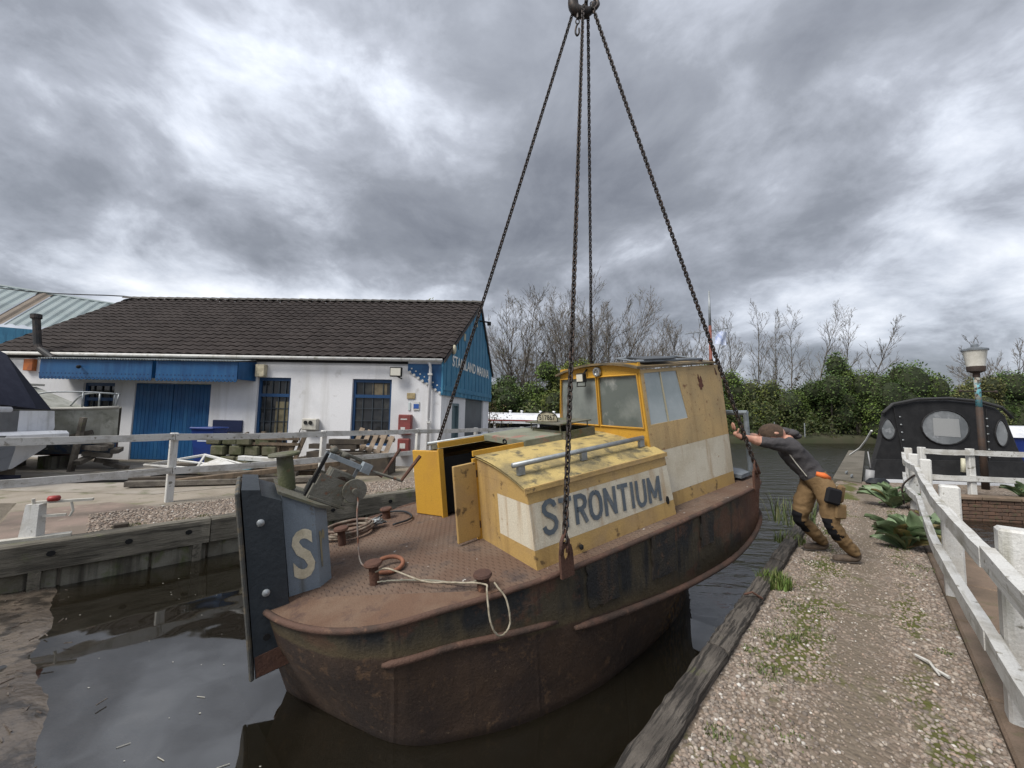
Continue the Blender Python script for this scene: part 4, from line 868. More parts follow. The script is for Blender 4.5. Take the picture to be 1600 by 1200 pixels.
TG = Matrix((ET, Vector((0, 0, 1)), ET.cross(Vector((0, 0, 1))))).transposed().to_4x4(); TG.translation = B(-.092, .55, 2.92)
part('name_lettering', text_mb('STANILAND MARINA', .34, 4.15, T=TG, bold=.02), M('white_lettering', (.75, .75, .72), .6, (.55, .55, .5), 3), bld)
f = MB()
for t, z in ((2.9, 4.75), (1.6, 4.0)): f.box(B(-.10, t, z), (.05, .14, .22))
part('gable_box', f, M('cream_box', (.5, .46, .33), .6), bld)
part('bell_box', MB().ball(B(-.13, .55, 3.42), (.07, .12, .15)), M('cream_box', (.5, .46, .33), .6), bld, True)
part('gable_light', MB().tube([B(-.08, 3.3, 4.95), B(-.35, 3.5, 4.95)], .03, 6).box(B(-.38, 3.5, 4.9), (.14, .14, .12)), m_dark, bld)
part('sensor', MB().box(B(-.12, 3.0, 5.1), (.1, .1, .2)), m_white, bld)
part('cable', MB().tube([B(-.09, 1.6, 4.1), B(-.10, 1.0, 4.12), B(-.09, 1.05, 3.5)], .012, 4), m_dark, bld)
# blue scalloped corner piece with white bolt heads on the front
f = MB(); f.hexa([B(.98, -.03, 2.70), B(-.05, -.03, 2.02), B(-.05, -.005, 2.02), B(.98, -.005, 2.70), B(.98, -.03, EAVE-.12), B(-.05, -.03, EAVE-.12), B(-.05, -.005, EAVE-.12), B(.98, -.005, EAVE-.12)])
cn = part('corner_cladding', f, m_blue, bld)
def disc(c, r, mb, n=8, th=.01):
    mb.add([c+ES*r*math.cos(2*math.pi*k/n)+Vector((0, 0, r*math.sin(2*math.pi*k/n))) for k in range(n)]+[c+ET*-th+ES*r*.8*math.cos(2*math.pi*k/n)+Vector((0, 0, r*.8*math.sin(2*math.pi*k/n))) for k in range(n)], [tuple(range(n, 2*n))]+[(j, (j+1) % n, n+(j+1) % n, n+j) for j in range(n)])
for k in range(8):
    mb = MB(); s = .92-k*.125; disc(B(s, -.032, 2.70-(.98-s)*.66), .042, mb); sub('bolt_head', mb, m_white, cn)
    mb = MB(); disc(B(s-.05, -.032, 2.80-(.98-s)*.62), .025, mb); sub('bolt_head', mb, m_white, cn)
# gutter, downpipe
part('gutter', MB().tube([B(-.08, -.235, EAVE-.035), B(SL+.1, -.235, EAVE-.02)], .05, 8), m_white, bld, True)
part('fascia_board', MB().hexa([B(SL, -.05, EAVE-.13), B(.99, -.05, EAVE-.13), B(.99, -.002, EAVE-.13), B(SL, -.002, EAVE-.13), B(SL, -.05, EAVE-.02), B(.99, -.05, EAVE-.02), B(.99, -.002, EAVE-.02), B(SL, -.002, EAVE-.02)]), m_dark, bld)
dp = part('downpipe', MB().tube([B(.30, -.22, EAVE-.05), B(.30, -.10, EAVE-.22), B(.30, -.10, 0)], .042, 8), m_whitew, bld, True)
for z in (2.6, 1.25): sub('pipe_bracket', MB().box(B(.30, -.10, z), (.12, .12, .05)), m_white, dp)
# roof: real courses of pantiles
slope = math.sqrt((RIDGE-EAVE)**2+TR**2); NC = 17; tw = .29; NT = int((SL+.25)/tw)
def RP(s, q, h=0):   # q metres up the slope from the eave
    n = Vector((0, 0, 1))*TR/slope-ET*(RIDGE-EAVE)/slope
    return B(s, -.16+(TR+.16)*q/slope, EAVE+.02+(RIDGE-EAVE-.0)*q/slope)+n*h
def tilemesh(mb, s, q, L, dz=0):
    prof = [(0, .012), (.05, .028), (.11, .052), (.17, .052), (.23, .028), (tw, .010)]
    r0 = [RP(s+x, q, h+.028+dz) for x, h in prof]; r1 = [RP(s+x, q+L, h) for x, h in prof]; rb = [RP(s+x, q, h-.004) for x, h in prof]
    mb.grid([r0, r1][::-1]); mb.grid([rb, r0][::-1])
course = slope/NC
tile_parts = 0; rest = MB()
me_cache = None
order = [(i, j) for j in range(NT) for i in range(NC)]
r00 = RP(0, 0)
for i, j in order:
    s, q = -.12+j*tw+random.uniform(-.004, .004), i*course
    dz = random.uniform(-.004, .006)
    if j < 17 and tile_parts < 289:
        if me_cache is None:
            mb = MB(); tilemesh(mb, 0, 0, course*1.08); mb.v = [Vector(v)-r00 for v in mb.v]; me_cache = mb.mesh('roof_tile', m_tile)
        o = bpy.data.objects.new('roof_tile', me_cache); COL.objects.link(o); o.parent = bld; o.matrix_parent_inverse = MW[bld.name].inverted(); o.location = RP(s, q, dz); tile_parts += 1
    else: tilemesh(rest, s, q, course*1.08, dz)
part('roof_tiles', rest, m_tile, bld, kind='stuff')
rb = MB(); nR = 40
for k in range(nR):
    s = -.13+(SL+.2)*k/nR; L = (SL+.2)/nR*1.04
    rows = [[B(s+dx, TR-.14*math.cos(a)*1.1+.0, RIDGE+.02+e+.10*math.sin(a)) for a in np.linspace(0, math.pi, 6)] for dx, e in ((0, .0), (L, .022))]
    rb.grid(rows)
part('ridge_tiles', rb, M('ridge_tile', (.10, .095, .085), .85, (.06, .055, .05), 4), bld, kind='stuff')
f = MB(); f.grid([[B(s, TR, RIDGE-.02), B(s, TF+.12, EAVE+.1)] for s in (-.12, SL+.1)]); f.grid([[B(s, TR, RIDGE-.08), B(s, TF+.12, EAVE+.04)] for s in (-.12, SL+.1)][::-1])
f.quad([B(-.12, TR, RIDGE-.08), B(-.12, TF+.12, EAVE+.04), B(-.12, TF+.12, EAVE+.1), B(-.12, TR, RIDGE-.02)])
part('rear_roof', f, m_tile, bld)
part('verge_board', MB().hexa([B(-.10, -.15, EAVE-.10), B(-.13, -.15, EAVE-.10), B(-.13, TR, RIDGE-.10), B(-.10, TR, RIDGE-.10), B(-.10, -.15, EAVE+.0), B(-.13, -.15, EAVE+.0), B(-.13, TR, RIDGE-.0), B(-.10, TR, RIDGE-.0)]), M('dark_verge', (.06, .05, .045), .8), bld)
part('verge_board', MB().hexa([B(-.10, TR, RIDGE-.16), B(-.14, TR, RIDGE-.16), B(-.14, TF+.14, EAVE+.0), B(-.10, TF+.14, EAVE+.0), B(-.10, TR, RIDGE-.0), B(-.14, TR, RIDGE-.0), B(-.14, TF+.14, EAVE+.12), B(-.10, TF+.14, EAVE+.12)]), M('dark_verge', (.06, .05, .045), .8), bld)
f = MB(); f.grid([[B(SL+.02, t, z) for t, z in ((0, EAVE), (TR, RIDGE), (TF, EAVE))], [B(SL+.02, t, EAVE-.01) for t in (0, TR, TF)]]); part('left_gable', f, m_blue_f, bld)
# windows with blue frames and bars
def window(s0, s1, z0, z1, mid, nx=4, ny=3, curtain=None):
    fr = MB()
    def bar(a, b, c, d, t=.10, th=.05): fr.hexa([B(b, t-.04, c), B(a, t-.04, c), B(a, t+th-.04, c), B(b, t+th-.04, c), B(b, t-.04, d), B(a, t-.04, d), B(a, t+th-.04, d), B(b, t+th-.04, d)])
    bar(s0, s0+.07, z0, z1); bar(s1-.07, s1, z0, z1); bar(s0+.07, s1-.07, z1-.09, z1); bar(s0+.07, s1-.07, z0, z0+.06); bar(s0+.07, s1-.07, mid-.045, mid+.045, .095)
    fo = part('window', fr, m_blue_w, bld)
    pn = MB().quad([B(s1-.07, .105, z0+.06), B(s0+.07, .105, z0+.06), B(s0+.07, .105, z1-.09), B(s1-.07, .105, z1-.09)]); sub('pane', pn, m_glassd, fo)
    for k in range(1, nx): 
        s = s0+(s1-s0)*k/nx; bb = MB().box(B(s, .085, (z0+z1)/2), (.022, .02, z1-z0-.15)); sub('glazing_bar', bb, M('glazing_bar', (.03, .04, .05), .5), fo)
    for k in range(1, ny):
        z = z0+(mid-z0)*k/ny; sub('glazing_bar', MB().box(B((s0+s1)/2, .083, z), (s1-s0-.14, .018, .018)), M('glazing_bar', (.03, .04, .05), .5), fo)
    if curtain:
        a, b, c, d, col = curtain; sub('blind', MB().quad([B(b, .098, c), B(a, .098, c), B(a, .098, d), B(b, .098, d)]), M(col[0], col[1], .7, col[2], 3), fo)
window(*OPEN[0], 1.95, 4, 4, (1.62, 2.05, 1.98, 2.32, ('dull_blind', (.16, .13, .08), (.09, .075, .05)))); window(*OPEN[1], 1.93, 5, 4, (4.46, 4.86, .75, 1.75, ('ochre_blind', (.17, .145, .085), (.10, .085, .05)))); window(*OPEN[3], 1.72, 4, 3)
# double boarded door
for s0, s1 in ((6.73, 7.85), (7.87, 8.99)):
    d = MB(); n = 10
    for k in range(n):
        a, b = s0+(s1-s0)*k/n, s0+(s1-s0)*(k+1)/n-.008; d.hexa([B(b, .03, .02), B(a, .03, .02), B(a, .07, .02), B(b, .07, .02), B(b, .03, 2.2), B(a, .03, 2.2), B(a, .07, 2.2), B(b, .07, 2.2)])
    d.hexa([B(s1-.01, .05, .02), B(s0, .05, .02), B(s0, .075, .02), B(s1-.01, .075, .02), B(s1-.01, .05, 2.2), B(s0, .05, 2.2), B(s0, .075, 2.2), B(s1-.01, .075, 2.2)])
    part('door', d, m_blue, bld)
# canopies with scalloped valance
for s0, s1 in ((5.42, 7.72), (7.83, 11.05)):
    zt, zb = 2.80, 2.30; n = int((s1-s0)/.105); top = []; bo = []
    v = MB(); pts = []
    for k in range(n):
        a = s0+(s1-s0)*k/n; L = (s1-s0)/n
        for q in range(5): th = math.pi*q/4; pts.append((a+L*(.5-.5*math.cos(th)), zb-.06*math.sin(th)))
    frt = [B(s, -.62, z) for s, z in pts]; bk = [B(s, -.60, z) for s, z in pts]; tf = [B(s, -.62, zt) for s, z in pts]; tb = [B(s, -.60, zt) for s, z in pts]
    v.grid([frt, tf][::-1]); v.grid([bk, tb]); v.grid([bk, frt][::-1])
    vo = part('canopy', v, m_blue, bld)
    hl = MB()
    for k in range(n):
        a = s0+(s1-s0)*(k+.5)/n
        disc(B(a, -.621, zb+.0), .030, hl, 6, .002); disc(B(a+.05, -.621, zb+.11), .024, hl, 6, .002)
    sub('drilled_holes', hl, M('deep_blue', (.006, .03, .09), .7), vo)['kind'] = 'stuff'
    for s in (s0, s1-.03):
        e = MB(); e.hexa([B(s+.03, -.60, zb+.02), B(s, -.60, zb+.02), B(s, 0, zb+.02), B(s+.03, 0, zb+.02), B(s+.03, -.60, zt), B(s, -.60, zt), B(s, 0, zt+.08), B(s+.03, 0, zt+.08)])
        sub('side_panel', e, m_blue, vo)
    rr = MB(); rows = []; nn = int((s1-s0)/.02)
    for t, z in ((-.70, zt+.015), (.0, zt+.13)): rows.append([B(s0-.03+(s1-s0+.06)*k/nn, t, z+.018*math.sin(k*.02/.075*2*math.pi)) for k in range(nn+1)])
    rr.grid(rows); sub('corrugated_sheet', rr, M('corrugated_sheet', (.24, .255, .25), .6, (.13, .14, .12), 3, (.5, .62)), vo)
# small things fixed to the front
def fixed(name, s, z, d, mat, label, cat, t=-.06):
    mb = MB().box(B(s, t, z), d, bev=.012); return solo(name, mb, mat, label, cat)
m_off = M('off_white_plastic', (.50, .48, .42), .5, (.4, .38, .33), 6)
fixed('alarm_box', 12.15, 2.68, (.28, .12, .34), M('orange_alarm', (.45, .13, .03), .5, (.30, .09, .03), 6), 'orange alarm box high on the white wall at its left end', 'alarm box')
fixed('meter_box', 5.20, 2.62, (.26, .16, .36), M('cream_meter', (.5, .45, .32), .5, (.35, .31, .22), 8), 'cream junction box on the wall at the right end of the blue canopy', 'junction box', -.09)
mt = thing('meter_box', 'grey electrical box with two dark dials on the white wall between the two tall windows', 'electrical box', B(3.68, 0, 1.15))
part('case', MB().box(B(3.66, -.10, 1.12), (.42, .18, .32), bev=.02), m_off, mt)
for s in (3.74, 3.60): part('dial', MB().tube([B(s, -.19, 1.17), B(s, -.215, 1.17)], .055, 10), m_dark, mt)
part('cable', MB().tube(catmull([B(3.85, -.12, 1.0), B(4.0, -.04, .95), B(4.05, -.03, .6)], 8), .012, 5), m_dark, mt)
pb = thing('post_box', 'dull red wall letter box between the right window and the downpipe', 'letter box', B(.98, 0, .8))
m_pbx = M('dull_red_box', (.22, .055, .05), .5, (.17, .045, .04), 5)
part('body', MB().box(B(.95, -.11, 1.17), (.36, .2, .56), bev=.02), m_pbx, pb); part('body', MB().box(B(.97, -.10, .55), (.33, .18, .46), bev=.02), m_pbx, pb, label='lower red box with a white notice')
part('slot', MB().box(B(.95, -.213, 1.32), (.18, .006, .03)), m_white, pb); part('notice', MB().box(B(.97, -.193, .58), (.15, .004, .14)), m_white, pb); part('notice', MB().box(B(.97, -.213, 1.05), (.12, .004, .1)), m_white, pb)
fixed('wall_sign', .86, 1.98, (.24, .03, .17), M('tan_sign', (.38, .30, .16), .6, (.28, .22, .12), 20), 'small tan sign on the white wall above the red letter box', 'sign', -.02)
sg = thing('wall_sign', 'small blue and white notice on the wall just right of the tan sign', 'sign', B(.72, 0, 1.7))
part('board', MB().box(B(.70, -.015, 1.70), (.17, .02, .24)), m_white, sg); part('blue_panel', MB().box(B(.70, -.028, 1.69), (.15, .006, .13)), M('notice_blue', (.03, .09, .32), .5), sg)
fixed('wall_sign', .90, 1.68, (.07, .02, .24), M('pale_sign', (.45, .5, .5), .5), 'narrow pale notice strip on the wall left of the blue notice', 'sign', -.015)
fl_ = thing('wall_floodlight', 'black framed floodlight on the white wall at the scalloped blue corner', 'floodlight', B(1.15, -.2, 2.62))
part('housing', MB().box(B(1.22, -.22, 2.64), (.34, .07, .27), bev=.01), m_dark, fl_); part('lens', MB().box(B(1.22, -.259, 2.64), (.28, .006, .21)), M('lamp_lens', (.55, .53, .46), .25), fl_); part('bracket', MB().tube([B(1.2, -.2, 2.52), B(1.15, -.02, 2.47)], .02, 6), m_dark, fl_)
solo('canopy_lamp', MB().tube([B(9.9, -.62, 2.62), B(9.8, -.72, 2.60)], .02, 6).ball(B(9.78, -.74, 2.58), .05), m_dark, 'small black lamp on the front of the left blue canopy', 'lamp')
solo('flue_pipe', MB().tube([B(11.15, -.3, 2.86), B(11.55, -.32, 3.12), B(11.62, -.32, 3.25), B(11.72, -.34, 4.02)], .085, 10).tube([B(11.72, -.34, 4.0), B(11.735, -.34, 4.12)], .12, 10), M('flue_black', (.02, .02, .021), .6, (.045, .035, .03), 5), 'black bent flue pipe rising past the gutter at the left of the building', 'flue pipe')
fixed('wall_recess_board', 6.12, 1.02, (.85, .05, .34), M('navy_board', (.012, .02, .06), .5), 'dark navy board fixed low on the white wall above the blue bin', 'board', -.03)

# ------------------------------------------------------------------ corrugated shed far left
sh = thing('corrugated_shed', 'large shed with pale green corrugated roof behind the left end of the marina building', 'shed', (-34, 24, 0))
ra, rb_, rc, rd = Vector((-46, 25.0, 10.9)), Vector((-30.5, 30.5, 9.35)), Vector((-26.5, 24.5, 6.15)), Vector((-40, 18.4, 6.3))
def corr(p0, p1, p2, p3, n, amp):
    nr = (p1-p0).cross(p3-p0).normalized(); nr = nr if nr.z > 0 else -nr
    rows = []
    for a, b in ((p0, p1), (p3, p2)): rows.append([a.lerp(b, k/n)+nr*(amp if (k//2) % 2 else 0) for k in range(n+1)])
    return rows
m_gsheet = M('pale_green_sheet', (.22, .26, .26), .6, (.18, .215, .215), .3, streak=(.20, .25, .25), sscale=2)
m_bsheet = M('brown_sheet', (.17, .135, .10), .7, (.13, .105, .08), .4)
segs = [(0, .12, m_gsheet), (.12, .17, m_bsheet), (.17, .42, m_gsheet), (.42, .47, m_bsheet), (.47, .70, m_gsheet), (.70, .75, m_bsheet), (.75, 1, m_gsheet)]
for a, b, mm_ in segs:
    r = corr(ra.lerp(rb_, a), ra.lerp(rb_, b), rd.lerp(rc, b), rd.lerp(rc, a), max(4, int(120*(b-a))), .08); part('roof_sheet', MB().grid(r), mm_, sh)
part('ridge_cap', MB().tube([ra, rb_], .16, 6), m_gsheet, sh)
part('wall', MB().quad([rd-Vector((0, 0, 6.2)), rc-Vector((0, 0, 6)), rc-Vector((0, 0, .15)), rd-Vector((0, 0, .15))]).quad([rc-Vector((0, 0, 6)), rb_-Vector((0, 0, 9)), rb_, rc]), m_blue_f, sh)
solo('overhead_cable', MB().tube(catmull([(-34, 17.2, 8.5), (-24, 18.0, 6.9), (-15.5, 15.5, 5.9), (-14.6, 14.6, 5.5)], 16), .025, 4), m_dark, 'thin black cable crossing in front of the pale green shed roof', 'cable')

# ------------------------------------------------------------------ fences
def fence_post(mb, p, h, w=.1, d=.1, ang=0, lean=0):
    mb.box((p[0], p[1], h/2-.04), (w, d, h+.08), ang, bev=.008)
LF0, LFd = Vector((-5.47, 6.50, 0)), Vector((.634, .773, 0)); LFn = Vector((.773, -.634, 0))
lf = thing('fence', 'long white post and rail fence on the left bank in front of the marina building', 'fence', LF0)
pm = MB().box((0, 0, .52), (.10, .10, 1.16), math.atan2(LFd.y, LFd.x), bev=.008).mesh('post', m_white)
fpos = [-2.42, 0, 2.42, 4.84, 7.0, 9.2, 11.2]
for s in fpos:
    p = LF0+LFd*s; o = bpy.data.objects.new('post', pm); COL.objects.link(o); o.parent = lf; o.matrix_parent_inverse = MW[lf.name].inverted(); o.location = p; o.rotation_euler = (random.uniform(-.02, .02), random.uniform(-.02, .02), 0)
def rail(p0, p1, h, th, mat, seed):
    rr = random.Random(seed); d = p1-p0; L = d.length; T = basis(p0, d, Vector((-d.y, d.x, 0)).normalized()); mb = MB(); rows = []
    for i in range(9):
        x = L*i/8; w1 = rr.uniform(-.004, .004); sg_ = -.012*math.sin(math.pi*i/8); q = h/2+rr.uniform(-.003, .003)
        rows.append([(x, -th/2+w1, -q+sg_), (x, th/2+w1, -q+sg_), (x, th/2+w1, q+sg_), (x, -th/2+w1, q+sg_)])
    mb.grid(rows, closed=True); k = len(mb.v); mb.f += [(3, 2, 1, 0), (k-4, k-3, k-2, k-1)]; mb.m += [0, 0]
    me = mb.mesh('rail', mat); o = bpy.data.objects.new('rail', me); COL.objects.link(o); o.matrix_world = T; return o
m_rail = M('flaking_white_rail', (.52, .515, .49), .65, (.37, .355, .32), 5, (.48, .64), (.22, .205, .17), 14, (.60, .67), streak=(.28, .265, .22), sstr=(.54, .68), sdir=0, sscale=16, bump=.25, bscale=3, bstretch=(4, 40, 40))
for i in range(len(fpos)-1):
    for z in (1.035, .50):
        a, b = LF0+LFd*fpos[i]+LFn*.072, LF0+LFd*fpos[i+1]+LFn*.072
        g1 = .004
        o = rail(a+LFd*g1+Vector((0, 0, z+random.uniform(-.012, .012))), b-LFd*g1+Vector((0, 0, z+random.uniform(-.012, .012))), .105, .04, m_rail, i*7+int(z*10)); o.parent = lf; o.matrix_parent_inverse = MW[lf.name].inverted()
bl = MB()
for s in fpos[1:4]:
    for z in (1.035, .5):
        for dx in (-.03, .03): bl.ball(LF0+LFd*(s+dx)+LFn*.093+Vector((0, 0, z+dx)), .007, 6, 4)
part('nails', bl, m_dark, lf, kind='stuff')
# right fence along the coping
rfn = thing('fence', 'white peeling post and rail fence along the right side of the gravel path', 'fence', (2.47, 2.07, 0))
RFP = [Vector((1.24, .52, 0)), Vector((2.60, 2.10, 0)), Vector((3.88, 3.56, 0)), Vector((6.22, 6.02, 0)), Vector((7.0, 6.98, 0)), Vector((8.75, 8.80, 0))]
ra_ = math.atan2(1.49, 1.38)
pm2 = MB().box((0, 0, .44), (.125, .125, 1.04), ra_, bev=.012).mesh('post', m_white)
for p in RFP:
    o = bpy.data.objects.new('post', pm2); COL.objects.link(o); o.parent = rfn; o.matrix_parent_inverse = MW[rfn.name].inverted(); o.location = p; o.rotation_euler = (random.uniform(-.01, .01), random.uniform(-.01, .01), 0); o.scale = (1, 1, random.uniform(.985, 1.01))
rn = Vector((-.731, .683, 0))
for i in range(len(RFP)-1):
    for z in (.80, .36):
        o = rail(RFP[i]+rn*.092+Vector((0, 0, z+random.uniform(-.01, .01))), RFP[i+1]+rn*.092+Vector((0, 0, z+random.uniform(-.01, .01))), .10, .055, m_rail, 50+i*3+int(z*10)); o.parent = rfn; o.matrix_parent_inverse = MW[rfn.name].inverted()
ff = thing('fence', 'short white fence on the low brick wall in front of the black canvas boat', 'fence', (9.6, 8.4, 0))
FP = [Vector((8.95, 8.72, 0)), Vector((9.75, 8.5, 0)), Vector((11.3, 8.28, 0)), Vector((12.9, 8.05, 0))]
pm3 = MB().box((0, 0, .46), (.11, .1, 1.04), -.14, bev=.01).mesh('post', m_white)
for p in FP:
    o = bpy.data.objects.new('post', pm3); COL.objects.link(o); o.parent = ff; o.matrix_parent_inverse = MW[ff.name].inverted(); o.location = p
for i in range(3):
    for z in (.90, .36):
        o = rail(FP[i]+Vector((0, -.07, z)), FP[i+1]+Vector((0, -.07, z)), .11, .04, m_rail, 80+i+int(z*10)); o.parent = ff; o.matrix_parent_inverse = MW[ff.name].inverted()
solo('mooring_chain', MB().tube(catmull([(6.78, 6.95, .10), (6.80, 6.98, .40), (6.92, 6.92, .58), (7.08, 6.98, .60), (7.10, 7.06, .45)], 24), .016, 6), m_chain, 'dark chain wrapped round the far posts of the right fence', 'chain')
# coping slabs along the right edge
cp = thing('stone_coping', 'row of brown sandstone coping slabs under the right fence posts', 'coping', Q(0, 1.7))
m_sand = M('brown_sandstone', (.19, .135, .095), .85, (.13, .095, .065), 2.2, (.42, .6), (.10, .10, .045), 4, (.6, .7), bump=.4)
s = -3
while s < 10.0:
    L = random.uniform(.95, 1.4); part('slab', MB().box(Q(s+L/2, 1.48, -.03), (L-.02, .43, .10), math.atan2(qd.y, qd.x), bev=.012), m_sand, cp); s += L
part('retaining_wall', MB().box(Q(3.5, 1.50, -.37), (13.2, .30, .54), math.atan2(qd.y, qd.x)), m_conc, cp)
# low brick wall under the far fence
bw = thing('brick_wall', 'low mossy brick wall below the short white fence, beyond the tarmac', 'wall', (9.6, 8.2, -.6))
m_brick = M('old_brick', (.13, .075, .05), .9, (.085, .055, .04), 8, (.4, .62), (.07, .075, .035), 9, (.58, .7), bump=.4)
wa0, wa1 = Vector((8.25, 8.42, 0)), Vector((13.6, 7.62, 0)); wd = (wa1-wa0).normalized(); wn_ = Vector((-wd.y, wd.x, 0)); wang = math.atan2(wd.y, wd.x); LW = (wa1-wa0).length
part('mortar', MB().box((wa0+wa1)/2+wn_*.10+Vector((0, 0, -.35)), (LW, .16, .6), wang), M('mortar', (.07, .06, .05), .95, (.045, .04, .035), 5), bw)
bme = MB().box((0, 0, 0), (.215, .10, .065), bev=.006).mesh('brick', m_brick)
for r in range(8):
    x = (r % 2)*.115
    while x < LW-.1:
        o = bpy.data.objects.new('brick', bme); COL.objects.link(o); o.parent = bw; o.matrix_parent_inverse = MW[bw.name].inverted(); o.location = wa0+wd*(x+.11)+wn_*(.045+random.uniform(-.006, .006))+Vector((0, 0, -.60+r*.0745)); o.rotation_euler = (0, 0, wang); x += .228
s = 0
while s < LW: part('coping_stone', MB().box(wa0+wd*(s+.34)+wn_*.11+Vector((0, 0, -.005)), (.66, .30, .07), wang, bev=.012), m_sand, bw); s += .68
part('far_ground_edge', MB().box(wa0+wd*.5+wn_*.6+Vector((0, 0, -.4)), (.1, .1, .1)), m_sand, bw) if False else None
struct('raised_gravel', MB().prism([(8.3, 8.75), (13.6, 7.95), (14.6, 9.2), (14.6, 9.7), (8.4, 10.1)], -.62, .003), m_gravel2)
# ------------------------------------------------------------------ yard clutter on the left bank
m_navy = M('navy_canvas', (.012, .014, .03), .7, (.02, .022, .04), 4, bump=.3, bscale=12)
m_gel = M('white_gelcoat', (.66, .67, .69), .3, (.5, .51, .53), 2.2, (.5, .7), streak=(.4, .4, .38), sstr=(.58, .76), sscale=5)
m_dull = M('dull_grp', (.36, .36, .32), .6, (.24, .24, .20), 2.5, (.42, .62), (.15, .15, .12), 6, (.56, .7), streak=(.2, .2, .17), sstr=(.54, .7))
# white motor cruiser, its bow end in view at the left edge
cr = thing('motor_cruiser', 'white motor cruiser with navy canvas hood standing ashore at the left edge', 'boat', (-11.5, 8.2, 0))
def hullloft(secs, mirror_y=None): return MB().grid(secs)
y0, y1 = 7.1, 9.3; yc = 8.2
def sec(x, prof): return [(x, yc-w_, z) for w_, z in prof]+[(x, yc+w_, z) for w_, z in prof[::-1]]
secs = [sec(-16, [(1.2, 1.55), (1.25, 1.2), (1.1, .75), (.3, .32), (.0, .28)]), sec(-12.0, [(1.2, 1.55), (1.25, 1.2), (1.1, .75), (.3, .32), (.0, .28)]), sec(-10.55, [(1.12, 1.58), (1.17, 1.2), (1.0, .75), (.28, .34), (.0, .30)]), sec(-10.45, [(.2, 1.58), (.2, 1.2), (.2, .75), (.1, .36), (.0, .34)])]
part('hull', MB().grid(secs), m_gel, cr, 'auto')
part('bathing_platform', MB().box((-10.3, yc, 1.02), (.45, 2.1, .24), bev=.06), m_gel, cr)
for z, h, mm_ in ((1.44, .05, m_navy), (1.20, .035, m_navy), (1.02, .07, M('blue_stripe', (.02, .03, .10), .4))): part('stripe', MB().box((-13.2, yc-1.26, z), (5.4, .02, h)), mm_, cr)
part('gunwale', MB().tube([(-16, yc-1.24, 1.56), (-12, yc-1.24, 1.56), (-10.5, yc-1.14, 1.6), (-10.45, yc, 1.6)], .06, 8), m_gel, cr, True)
hd = MB(); rows = []
for x, zt, wz in ((-15, 3.15, 1.0), (-11.75, 3.05, 1.0), (-11.35, 2.85, 1.02), (-10.62, 1.62, 1.1)): rows.append([(x, yc-1.13, 1.6), (x, yc-wz*.98, (zt+1.6)/2+.2), (x, yc-wz*.7, zt), (x, yc, zt+.08), (x, yc+wz*.7, zt), (x, yc+1.13, 1.6)])
hd.grid(rows); part('canvas_hood', hd, m_navy, cr, 'auto')
for k, (x, z) in enumerate(((-11.55, 2.35), (-11.4, 2.05), (-11.25, 1.75), (-11.5, 1.68))): part('stud', MB().ball((x, yc-1.12, z), .035, 8, 5), m_white, cr)
part('stern_drive', MB().hexa([(-10.55, yc-.9, .15), (-10.3, yc-.9, .15), (-10.3, yc-.7, .15), (-10.55, yc-.7, .15), (-10.1, yc-.9, 1.1), (-9.8, yc-.9, 1.1), (-9.8, yc-.7, 1.1), (-10.1, yc-.7, 1.1)]), m_grey, cr)
part('trim_tab', MB().box((-10.0, yc-.95, 1.22), (.10, .05, .42), Matrix.Rotation(R(-25), 4, 'Y')), m_grey, cr)
for x in (-15, -13, -11.2): part('trailer_chock', MB().box((x, yc, .14), (.5, 1.6, .3)), M('chock_wood', (.12, .10, .075), .9), cr)
cr.scale = (1, .75, .93); cr.location = (-10.8, 7.75, -.08)
# old grp cabin boat on blocks in front of the building
ob = thing('cabin_boat', 'old grey cabin boat with worn red bottom propped on blocks by the blue doors', 'boat', (-11.8, 9.6, .6))
def sec2(x, w_, zs, zk): return [(x, 9.8-w_, zs), (x, 9.8-w_*.96, zs-.32), (x, 9.8-w_*.8, .66), (x, 9.8-w_*.45, .36), (x, 9.8, zk), (x, 9.8+w_*.45, .36), (x, 9.8+w_*.8, .66), (x, 9.8+w_*.96, zs-.32), (x, 9.8+w_, zs)]
secs = [sec2(-14.5, .95, 1.40, .30), sec2(-12.2, .98, 1.40, .28), sec2(-10.9, .80, 1.43, .30), sec2(-10.1, .42, 1.47, .36), sec2(-9.62, .03, 1.52, .62)]
hh_ = MB().grid(secs); 
for k, f_ in enumerate(hh_.f):
    j = f_[0] % 9; hh_.m[k] = {0: 0, 1: 0, 2: 1, 3: 2, 4: 2, 5: 1, 6: 0, 7: 0}[j]
part('hull', hh_, [m_dull, M('worn_blue', (.05, .08, .14), .7, (.12, .13, .14), 6, (.45, .6), (.4, .4, .38), 16, (.62, .68)), M('worn_red', (.20, .07, .06), .8, (.14, .05, .045), 4, (.45, .6), (.3, .2, .17), 12, (.6, .68))], ob, 'auto')
part('deck', MB().quad([(-14.5, 8.87, 1.40), (-12.2, 8.84, 1.40), (-10.9, 9.02, 1.43), (-10.1, 9.4, 1.47), (-9.62, 9.8, 1.52), (-10.1, 10.2, 1.47), (-10.9, 10.58, 1.43), (-12.2, 10.76, 1.40), (-14.5, 10.73, 1.40)]), m_dull, ob)
part('cabin', MB().hexa([(-14.4, 9.0, 1.40), (-11.0, 9.2, 1.43), (-11.0, 10.4, 1.43), (-14.4, 10.6, 1.40), (-14.3, 9.15, 2.0), (-12.35, 9.25, 1.98), (-12.35, 10.3, 1.98), (-14.3, 10.45, 2.0)]), m_dull, ob)
part('cabin_roof', MB().box((-13.1, 9.8, 2.03), (1.7, 1.2, .05)), m_off, ob)
part('rub_rail', MB().tube([(s_[0][0], s_[0][1]-.015, s_[0][2]-.02) for s_ in secs], .03, 6), m_off, ob, True)
